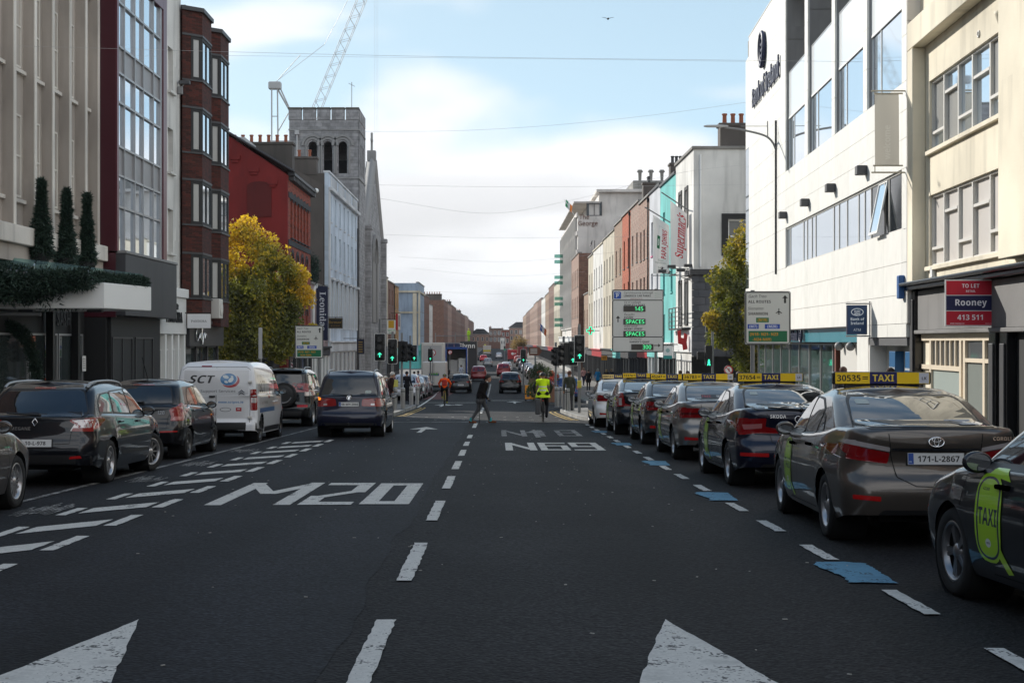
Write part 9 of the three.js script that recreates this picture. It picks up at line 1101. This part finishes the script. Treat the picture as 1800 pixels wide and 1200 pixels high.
function bonesOf(J, C, fingers, coat) {
const B = [], P = { hL: [-0.09, 0.92, 0], kL: [-0.1, 0.5, -0.01], aL: [-0.1, 0.08, 0.03], hR: [0.09, 0.92, 0], kR: [0.1, 0.5, -0.01], aR: [0.1, 0.08, 0.03], p: [0, 0.96, 0], c: [0, 1.34, 0], sL: [-0.175, 1.4, 0], eL: [-0.235, 1.13, 0.02], wL: [-0.23, 0.88, -0.06], sR: [0.175, 1.4, 0], eR: [0.235, 1.13, 0.02], wR: [0.23, 0.88, -0.06], n: [0, 1.47, 0], hd: [0, 1.6, -0.02], ...J };
const cap = (a, b, ra, rb, c, o = {}) => B.push({ a, b, ra, rb, c, ...o }), add = (a, d) => a.map((v, i) => v + d[i]), mid = (a, b, t) => a.map((v, i) => lerp(v, b[i], t));
for (const s of ['L', 'R']) { cap(P['h' + s], P['k' + s], 0.09, 0.062, C.legs); cap(P['k' + s], P['a' + s], 0.06, 0.045, C.legs); const t = P['t' + s] ?? add(P['a' + s], [0, -0.035, -0.16]); cap(add(P['a' + s], [0, -0.03, 0.03]), t, 0.042, 0.034, C.shoes); if (C.socks) cap(P['a' + s], add(P['a' + s], [0, 0.07, 0]), 0.047, 0.047, C.socks);
cap(P['s' + s], P['e' + s], 0.066, 0.05, C.top); cap(P['e' + s], P['w' + s], 0.05, 0.036, C.top); const w = P['w' + s], e = P['e' + s], d = V(w[0] - e[0], w[1] - e[1], w[2] - e[2]).normalize(), q = (k, x, z = 0) => [w[0] + d.x * k + x, w[1] + d.y * k, w[2] + d.z * k + z]; cap(w, q(0.07, 0), 0.03, 0.034, C.hands ?? SKIN);
if (fingers) { [-0.028, -0.01, 0.009, 0.027].forEach((z, i) => { const L = [0.07, 0.085, 0.08, 0.06][i]; cap(q(0.075, 0, z), q(0.075 + L * 0.6, 0, z), 0.01, 0.009, C.hands ?? SKIN, { k: 0.006 }); cap(q(0.075 + L * 0.6, 0, z), q(0.075 + L * 0.9, s === 'L' ? 0.02 : -0.02, z), 0.009, 0.008, C.hands ?? SKIN, { k: 0.006 }); }); cap(q(0.03, 0, -0.03), q(0.08, 0, -0.055), 0.012, 0.009, C.hands ?? SKIN, { k: 0.008 }); } else cap(q(0.07, 0), q(0.14, 0), 0.032, 0.022, C.hands ?? SKIN); }
cap(P.hL, P.hR, 0.115, 0.115, coat ? C.top : C.legs); cap(add(P.p, [0, 0.02, 0]), P.c, 0.14, 0.15, C.top); cap(mid(P.sL, P.c, 0.3), mid(P.sR, P.c, 0.3), 0.1, 0.1, C.top); if (coat) { cap(P.p, add(mid(P.hL, P.kL, 0.35), [0, 0, 0.01]), 0.13, 0.12, C.top); cap(P.p, add(mid(P.hR, P.kR, 0.35), [0, 0, 0.01]), 0.13, 0.12, C.top); }
cap(P.n, P.hd, 0.052, 0.06, C.face ?? SKIN); const H = P.hd; cap(add(H, [0, 0.045, 0.015]), add(H, [0, -0.045, -0.015]), 0.092, 0.066, C.face ?? SKIN); cap(add(H, [0, 0.005, -0.085]), add(H, [0, -0.02, -0.105]), 0.012, 0.016, C.face ?? SKIN, { k: 0.01 }); for (const s of [-1, 1]) cap(add(H, [s * 0.083, 0.015, 0.01]), add(H, [s * 0.085, -0.02, 0.01]), 0.016, 0.012, C.face ?? SKIN, { k: 0.01 });
return [B, P];
}
function hair(t, H, c, long = 0) { const g = new THREE.SphereGeometry(0.104, 18, 12, 0, 6.2832, 0, 1.75); g.rotateX(0.42); g.scale(0.98, 1.04, 1.06); g.translate(H[0], H[1] + 0.048, H[2] + 0.018); const l = [g]; if (long) l.push(new THREE.SphereGeometry(0.1, 14, 10).scale(1, 1.3, 0.5).translate(H[0], H[1] - 0.06 * long, H[2] + 0.06)); part(t, 'hair', l, mt(c, 0.9)); }
function person(label, x, d, turn, J, C, o = {}) {
const t = thing('person', label, 'person', [x, gy(d) + (o.lift ?? 0.125), -d], turn, o.group), [B, P] = bonesOf(J, C, o.fingers, o.coat); part(t, 'body', figure(B, o.h ?? 0.024, o.colorAt), skinMat); const s = o.s ?? 1; t.scale.set(s, s, s);
if (C.hair) hair(t, P.hd, C.hair, o.long); if (o.fingers) { for (const s2 of [-1, 1]) part(t, 'eye', new THREE.SphereGeometry(0.011, 8, 6).translate(P.hd[0] + s2 * 0.032, P.hd[1] + 0.016, P.hd[2] - 0.083), M.black); part(t, 'mouth', rbx(P.hd[0] - 0.022, P.hd[0] + 0.022, P.hd[1] - 0.055, P.hd[1] - 0.047, P.hd[2] - 0.086, P.hd[2] - 0.07, 0.003, 1), mt([0.22, 0.07, 0.06], 0.6)); } return t;
}
const DK = [0.015, 0.015, 0.018], NAVY = [0.02, 0.028, 0.055], GR = [0.06, 0.06, 0.065], BRN = [0.16, 0.05, 0.018];
const stride = (f, b) => ({ kL: [-0.09, 0.5, -f * 0.6 - 0.03], aL: [-0.09, 0.09, -f], kR: [0.09, 0.5, b * 0.35 - 0.05], aR: [0.09, 0.13, b], tR: [0.09, 0.04, b - 0.13], wL: [-0.24, 0.9, 0.12], wR: [0.24, 0.9, -0.2], eL: [-0.24, 1.13, 0.08], eR: [0.24, 1.13, -0.02] });
{ // the man crossing
const t = person('stooped man in a dark coat, grey trousers and brown shoes crossing with a stick', atX(846, 48.3), 48.3, -Math.PI / 2, { p: [0, 0.93, 0.02], c: [0, 1.28, -0.09], n: [0, 1.39, -0.16], hd: [0, 1.48, -0.24], sL: [-0.17, 1.33, -0.11], sR: [0.17, 1.33, -0.11], eL: [-0.22, 1.06, -0.03], wL: [-0.2, 0.86, -0.17], eR: [0.22, 1.06, -0.04], wR: [0.2, 0.85, -0.2], hL: [-0.09, 0.9, 0.03], hR: [0.09, 0.9, 0.03], kL: [-0.09, 0.5, -0.17], aL: [-0.09, 0.09, -0.30], tL: [-0.09, 0.05, -0.47], kR: [0.09, 0.49, 0.10], aR: [0.09, 0.10, 0.34], tR: [0.09, 0.05, 0.19] }, { legs: [0.085, 0.085, 0.09], top: [0.018, 0.015, 0.015], shoes: BRN, socks: [0.05, 0.35, 0.38], hair: [0.03, 0.022, 0.018] }, { fingers: true, h: 0.013, coat: true, lift: 0.005, colorAt: (b, p) => p[1] < 0.83 && p[1] > 0.2 ? [0.085, 0.085, 0.09] : undefined });
part(t, 'shirt_collar', rbx(-0.07, 0.07, 1.36, 1.41, -0.23, -0.15, 0.02, 2), M.offWhite);
single('walking_stick', 'black walking stick held by the man crossing', 'walking stick', [rod([0, 0, 0], [0.02, 0.80, 0], 0.011), tube([[0.02, 0.80, 0], [0.02, 0.86, 0], [0.06, 0.87, 0], [0.1, 0.84, 0]], 0.012)], M.black, [atX(842.5, 48.1), gy(48.1) + 0.01, -48.1]);
single('shoulder_bag', 'blue bag on the far side of the man crossing', 'bag', [rbx(-0.06, 0.10, 0.55, 1.15, -0.12, 0.02, 0.03, 2), tube([[0, 1.13, -0.05], [0.02, 1.3, -0.02], [0.06, 1.13, -0.05]], 0.012)], mt([0.03, 0.06, 0.14], 0.7), [atX(850.5, 48.6), gy(48.6), -48.62]);
}
function bicycle(label, x, d, m) {
const t = thing('bicycle', label, 'bicycle', [x, gy(d) + 0.005, -d]); t.rotation.x = 0.0234 * -1; for (const z of [0.5, -0.54]) { const w = part(t, 'wheel', new THREE.TorusGeometry(0.325, 0.02, 8, 36).rotateY(Math.PI / 2).translate(0, 0.345, z), M2.tyre); part(w, 'spokes', [...Array(14)].map((_, i) => rod([0, 0.345, z], [0, 0.345 + 0.31 * Math.cos(i * 0.4488), z + 0.31 * Math.sin(i * 0.4488)], 0.003, 0.003, 4)), M.galv); }
part(t, 'frame', [[[0, 0.3, 0.06], [0, 0.86, 0.2]], [[0, 0.3, 0.06], [0, 0.78, -0.36]], [[0, 0.8, 0.19], [0, 0.84, -0.36]], [[0, 0.72, -0.35], [0, 0.92, -0.4]], [[0.05, 0.345, 0.5], [0.03, 0.8, 0.19]], [[-0.05, 0.345, 0.5], [-0.03, 0.8, 0.19]], [[0.05, 0.345, 0.5], [0, 0.3, 0.06]], [[0.04, 0.345, -0.54], [0.03, 0.74, -0.36]], [[-0.04, 0.345, -0.54], [-0.03, 0.74, -0.36]]].map(([a, b]) => rod(a, b, 0.017)), m); part(t, 'handlebar', tube([[-0.29, 1.0, -0.34], [-0.15, 1.02, -0.42], [0.15, 1.02, -0.42], [0.29, 1.0, -0.34]], 0.014), M.black); part(t, 'saddle', rbx(-0.08, 0.08, 0.88, 0.93, 0.08, 0.34, 0.02, 2), M.black); part(t, 'mudguard', new THREE.TorusGeometry(0.355, 0.022, 6, 20, 2.4).rotateY(Math.PI / 2).rotateX(-0.4).translate(0, 0.345, 0.5).scale(1, 1, 1), M.black); part(t, 'crank', [rod([-0.12, 0.2, 0.12], [0.12, 0.2, 0.12], 0.012), rod([-0.1, 0.3, 0.06], [0.1, 0.3, 0.06], 0.02), rod([0.08, 0.3, 0.06], [0.1, 0.16, 0.1], 0.012), rod([-0.08, 0.3, 0.06], [-0.1, 0.44, 0.0], 0.012)], M.galv); part(t, 'rear_light', rbx(-0.03, 0.03, 0.7, 0.76, 0.3, 0.33, 0.01, 1), M2.lampRed); return t;
}
const rideJ = { p: [0, 1.02, 0.2], c: [0, 1.36, 0.06], n: [0, 1.47, 0.0], hd: [0, 1.58, -0.06], sL: [-0.19, 1.4, 0.04], sR: [0.19, 1.4, 0.04], eL: [-0.31, 1.2, -0.1], eR: [0.31, 1.2, -0.1], wL: [-0.28, 1.05, -0.28], wR: [0.28, 1.05, -0.28], hL: [-0.1, 0.97, 0.21], hR: [0.1, 0.97, 0.21], kL: [-0.15, 0.82, -0.17], aL: [-0.13, 0.5, 0.05], tL: [-0.13, 0.46, -0.1], kR: [0.14, 0.6, -0.02], aR: [0.13, 0.23, 0.16], tR: [0.13, 0.18, 0.02] };
{ const d = 50.4, x = atX(954, d); bicycle('dark bicycle under the rider in the yellow vest', x, d, M.black); single('pannier_bag', 'dark grey pannier hung left of the bicycle wheel', 'bag', [rbx(-0.27, -0.1, 0.28, 0.82, 0.28, 0.62, 0.04, 2), bx(-0.275, -0.26, 0.42, 0.45, 0.3, 0.6)], M.darkGrey, [x, gy(d), -d]);
const Y = [0.62, 0.86, 0.02], t = person('cyclist in a bright yellow vest riding a bicycle away', x, d, 0, rideJ, { legs: DK, top: [0.03, 0.035, 0.04], shoes: DK, hands: DK }, { fingers: true, h: 0.013, lift: 0.0, group: 'cyclists', colorAt: (b, p) => Math.abs(p[0]) < 0.235 - 0.0 * p[1] && p[1] > 0.88 && p[1] < 1.5 && b.c[1] < 0.2 && b.c !== DK ? ((p[1] > 1.08 && p[1] < 1.13) || (p[1] > 1.2 && p[1] < 1.24) ? [0.55, 0.56, 0.55] : Y) : undefined });
part(t, 'vest_hem', lathe([[0.15, 1.16], [0.2, 1.02], [0.25, 0.86], [0.245, 0.85], [0.17, 1.1]], 22).scale(1.05, 1, 0.75).translate(0, 0, 0.17), mt(Y, 0.8)); part(t, 'helmet', new THREE.SphereGeometry(0.125, 18, 12, 0, 6.2832, 0, 1.6).scale(0.95, 0.9, 1.15).rotateX(0.15).translate(0, 1.61, -0.04), M.black); }
{ const d = 78, x = atX(781.5, d); bicycle('bicycle under the rider in the orange jacket', x, d, mt([0.25, 0.2, 0.03], 0.5)); const O = [0.85, 0.10, 0.012], t = person('cyclist in an orange jacket with a red rucksack riding away', x, d, 0, rideJ, { legs: DK, top: O, shoes: [0.3, 0.3, 0.05], hands: O }, { h: 0.016, lift: 0, group: 'cyclists' }); part(t, 'rucksack', rbx(-0.13, 0.13, 1.08, 1.42, 0.2, 0.36, 0.06, 3), mt([0.38, 0.025, 0.015], 0.8)); part(t, 'helmet', new THREE.SphereGeometry(0.125, 18, 12, 0, 6.2832, 0, 1.6).scale(0.95, 0.9, 1.15).translate(0, 1.61, -0.04), M.charcoal); part(t, 'helmet_flash', rbx(-0.04, 0.04, 1.66, 1.69, 0.05, 0.1, 0.01, 1), mt([0.5, 0.6, 0.05], 0.6)); }
person('white haired man bending by the left traffic lights', atX(685, 60), 60, -1.2, { hd: [0, 1.56, -0.14], n: [0, 1.45, -0.06], c: [0, 1.32, -0.05] }, { legs: DK, top: [0.03, 0.016, 0.016], shoes: DK, hair: [0.5, 0.48, 0.45] }, { coat: true, s: 0.96 });
{ const t = person('short white haired woman in a face mask beside the left traffic lights', atX(677.5, 61), 61, 0.9 + Math.PI, {}, { legs: DK, top: [0.035, 0.018, 0.02], shoes: DK, hair: [0.6, 0.56, 0.48] }, { coat: true, s: 0.84, long: 0.6 }); part(t, 'face_mask', rbx(-0.07, 0.07, 1.52, 1.6, -0.13, -0.06, 0.03, 2), mt([0.35, 0.5, 0.6], 0.8)); }
person('person in a green coat waiting between the right bollards', atX(1001, 61.8), 61.8, 0.2, {}, { legs: GR, top: [0.055, 0.06, 0.045], shoes: DK, hair: [0.10, 0.04, 0.025] }, { coat: true, s: 0.97 });
const pav = [[1051, 130, 'walker in a bright blue jacket on the right pavement', [0.02, 0.2, 0.42], [0.3, 0.28, 0.25], 1], [1066, 128, 'walker in black with long fair hair beside the blue jacket', DK, [0.28, 0.2, 0.1], 1], [1075, 126, 'walker in a navy padded coat right of the black coat', NAVY, [0.2, 0.14, 0.08], 1], [1026, 138, 'pink coated walker over the right bollards', [0.45, 0.25, 0.24], [0.2, 0.14, 0.1], 1], [1034.5, 120, 'walker in a black coat left of the blue jacket', DK, [0.05, 0.04, 0.03], 0], [1112, 104, 'person behind the charcoal taxi with a brown jacket', [0.1, 0.06, 0.05], DK, 0], [1118, 100, 'person in teal behind the charcoal taxi sign', [0.03, 0.12, 0.16], DK, 0], [1158, 88, 'dark haired person behind the silver grey taxi', DK, DK, 0], [1196, 70, 'man in a grey jacket walking behind the silver grey taxi', [0.12, 0.115, 0.11], [0.07, 0.045, 0.03], 0], [1209, 73, 'person in a pink top by the white corner shopfront', [0.5, 0.2, 0.22], DK, 1], [735, 112, 'person in a blue jacket past the left parked cars', [0.02, 0.08, 0.22], DK, 0], [728, 110, 'person in black by the teal corner shop', DK, DK, 0], [715, 84, 'person in dark clothes behind the silver estate', DK, DK, 0], [1299, 57, 'person passing the glazed bank corner', [0.1, 0.11, 0.13], [0.12, 0.08, 0.05], 0], [810.5, 166, 'worker by the open lorry in a pale shirt', [0.4, 0.45, 0.55], DK, 0]];
pav.forEach(([px, d, label, c, hr, long], i) => person(label, atX(px, d), d, (i % 3 - 1) * 0.4 + (i === 9 ? Math.PI : 0), i % 2 ? stride(0.2, 0.25) : stride(0.1, 0.12), { legs: i % 4 ? NAVY : DK, top: c, shoes: DK, hair: hr }, { coat: i % 2 === 0, long, s: 0.94 + 0.07 * hash3(i, 2, 2), group: 'people on the pavements', lift: px === 810.5 ? 0 : 0.125 }));
person('man in an olive coat bending to the cash machine', atX(1553, 35.9), 35.9, -Math.PI / 2, { hd: [0, 1.52, -0.2], n: [0, 1.43, -0.1], c: [0, 1.3, -0.06], eL: [-0.25, 1.1, -0.1], wL: [-0.18, 1.08, -0.32], eR: [0.25, 1.1, -0.1], wR: [0.18, 1.1, -0.32] }, { legs: NAVY, top: [0.045, 0.045, 0.03], shoes: DK, hair: [0.05, 0.03, 0.022] }, { coat: true, h: 0.016 });
person('short haired person by the bank door behind the grey brown taxi', atX(1483, 38.8), 38.8, 0.3, {}, { legs: NAVY, top: [0.05, 0.05, 0.06], shoes: DK, hair: [0.08, 0.04, 0.03] }, { s: 0.98 });
{ const d = 199, t = person('worker in lime high visibility clothing up on the scaffold', atX(824, d), d, 0.6, {}, { legs: [0.35, 0.6, 0.05], top: [0.4, 0.7, 0.05], shoes: DK, hair: [0.6, 0.6, 0.1] }, { lift: 0 }); t.position.y = atY(600, d); }
{ const d = 100, t = single('wheelie_bin', 'dark green wheeled bin on the right pavement behind the white taxi', 'bin', [rbx(-0.28, 0.28, 0.05, 0.95, -0.3, 0.3, 0.04, 2), rbx(-0.31, 0.31, 0.95, 1.05, -0.34, 0.34, 0.03, 2)], M.tealDark, [atX(1084, 70), gy(70) + 0.12, -70]); }
scene.fog = new THREE.FogExp2(new THREE.Color().setRGB(0.80, 0.86, 0.93), 0.0001);
renderer.render(scene, camera);
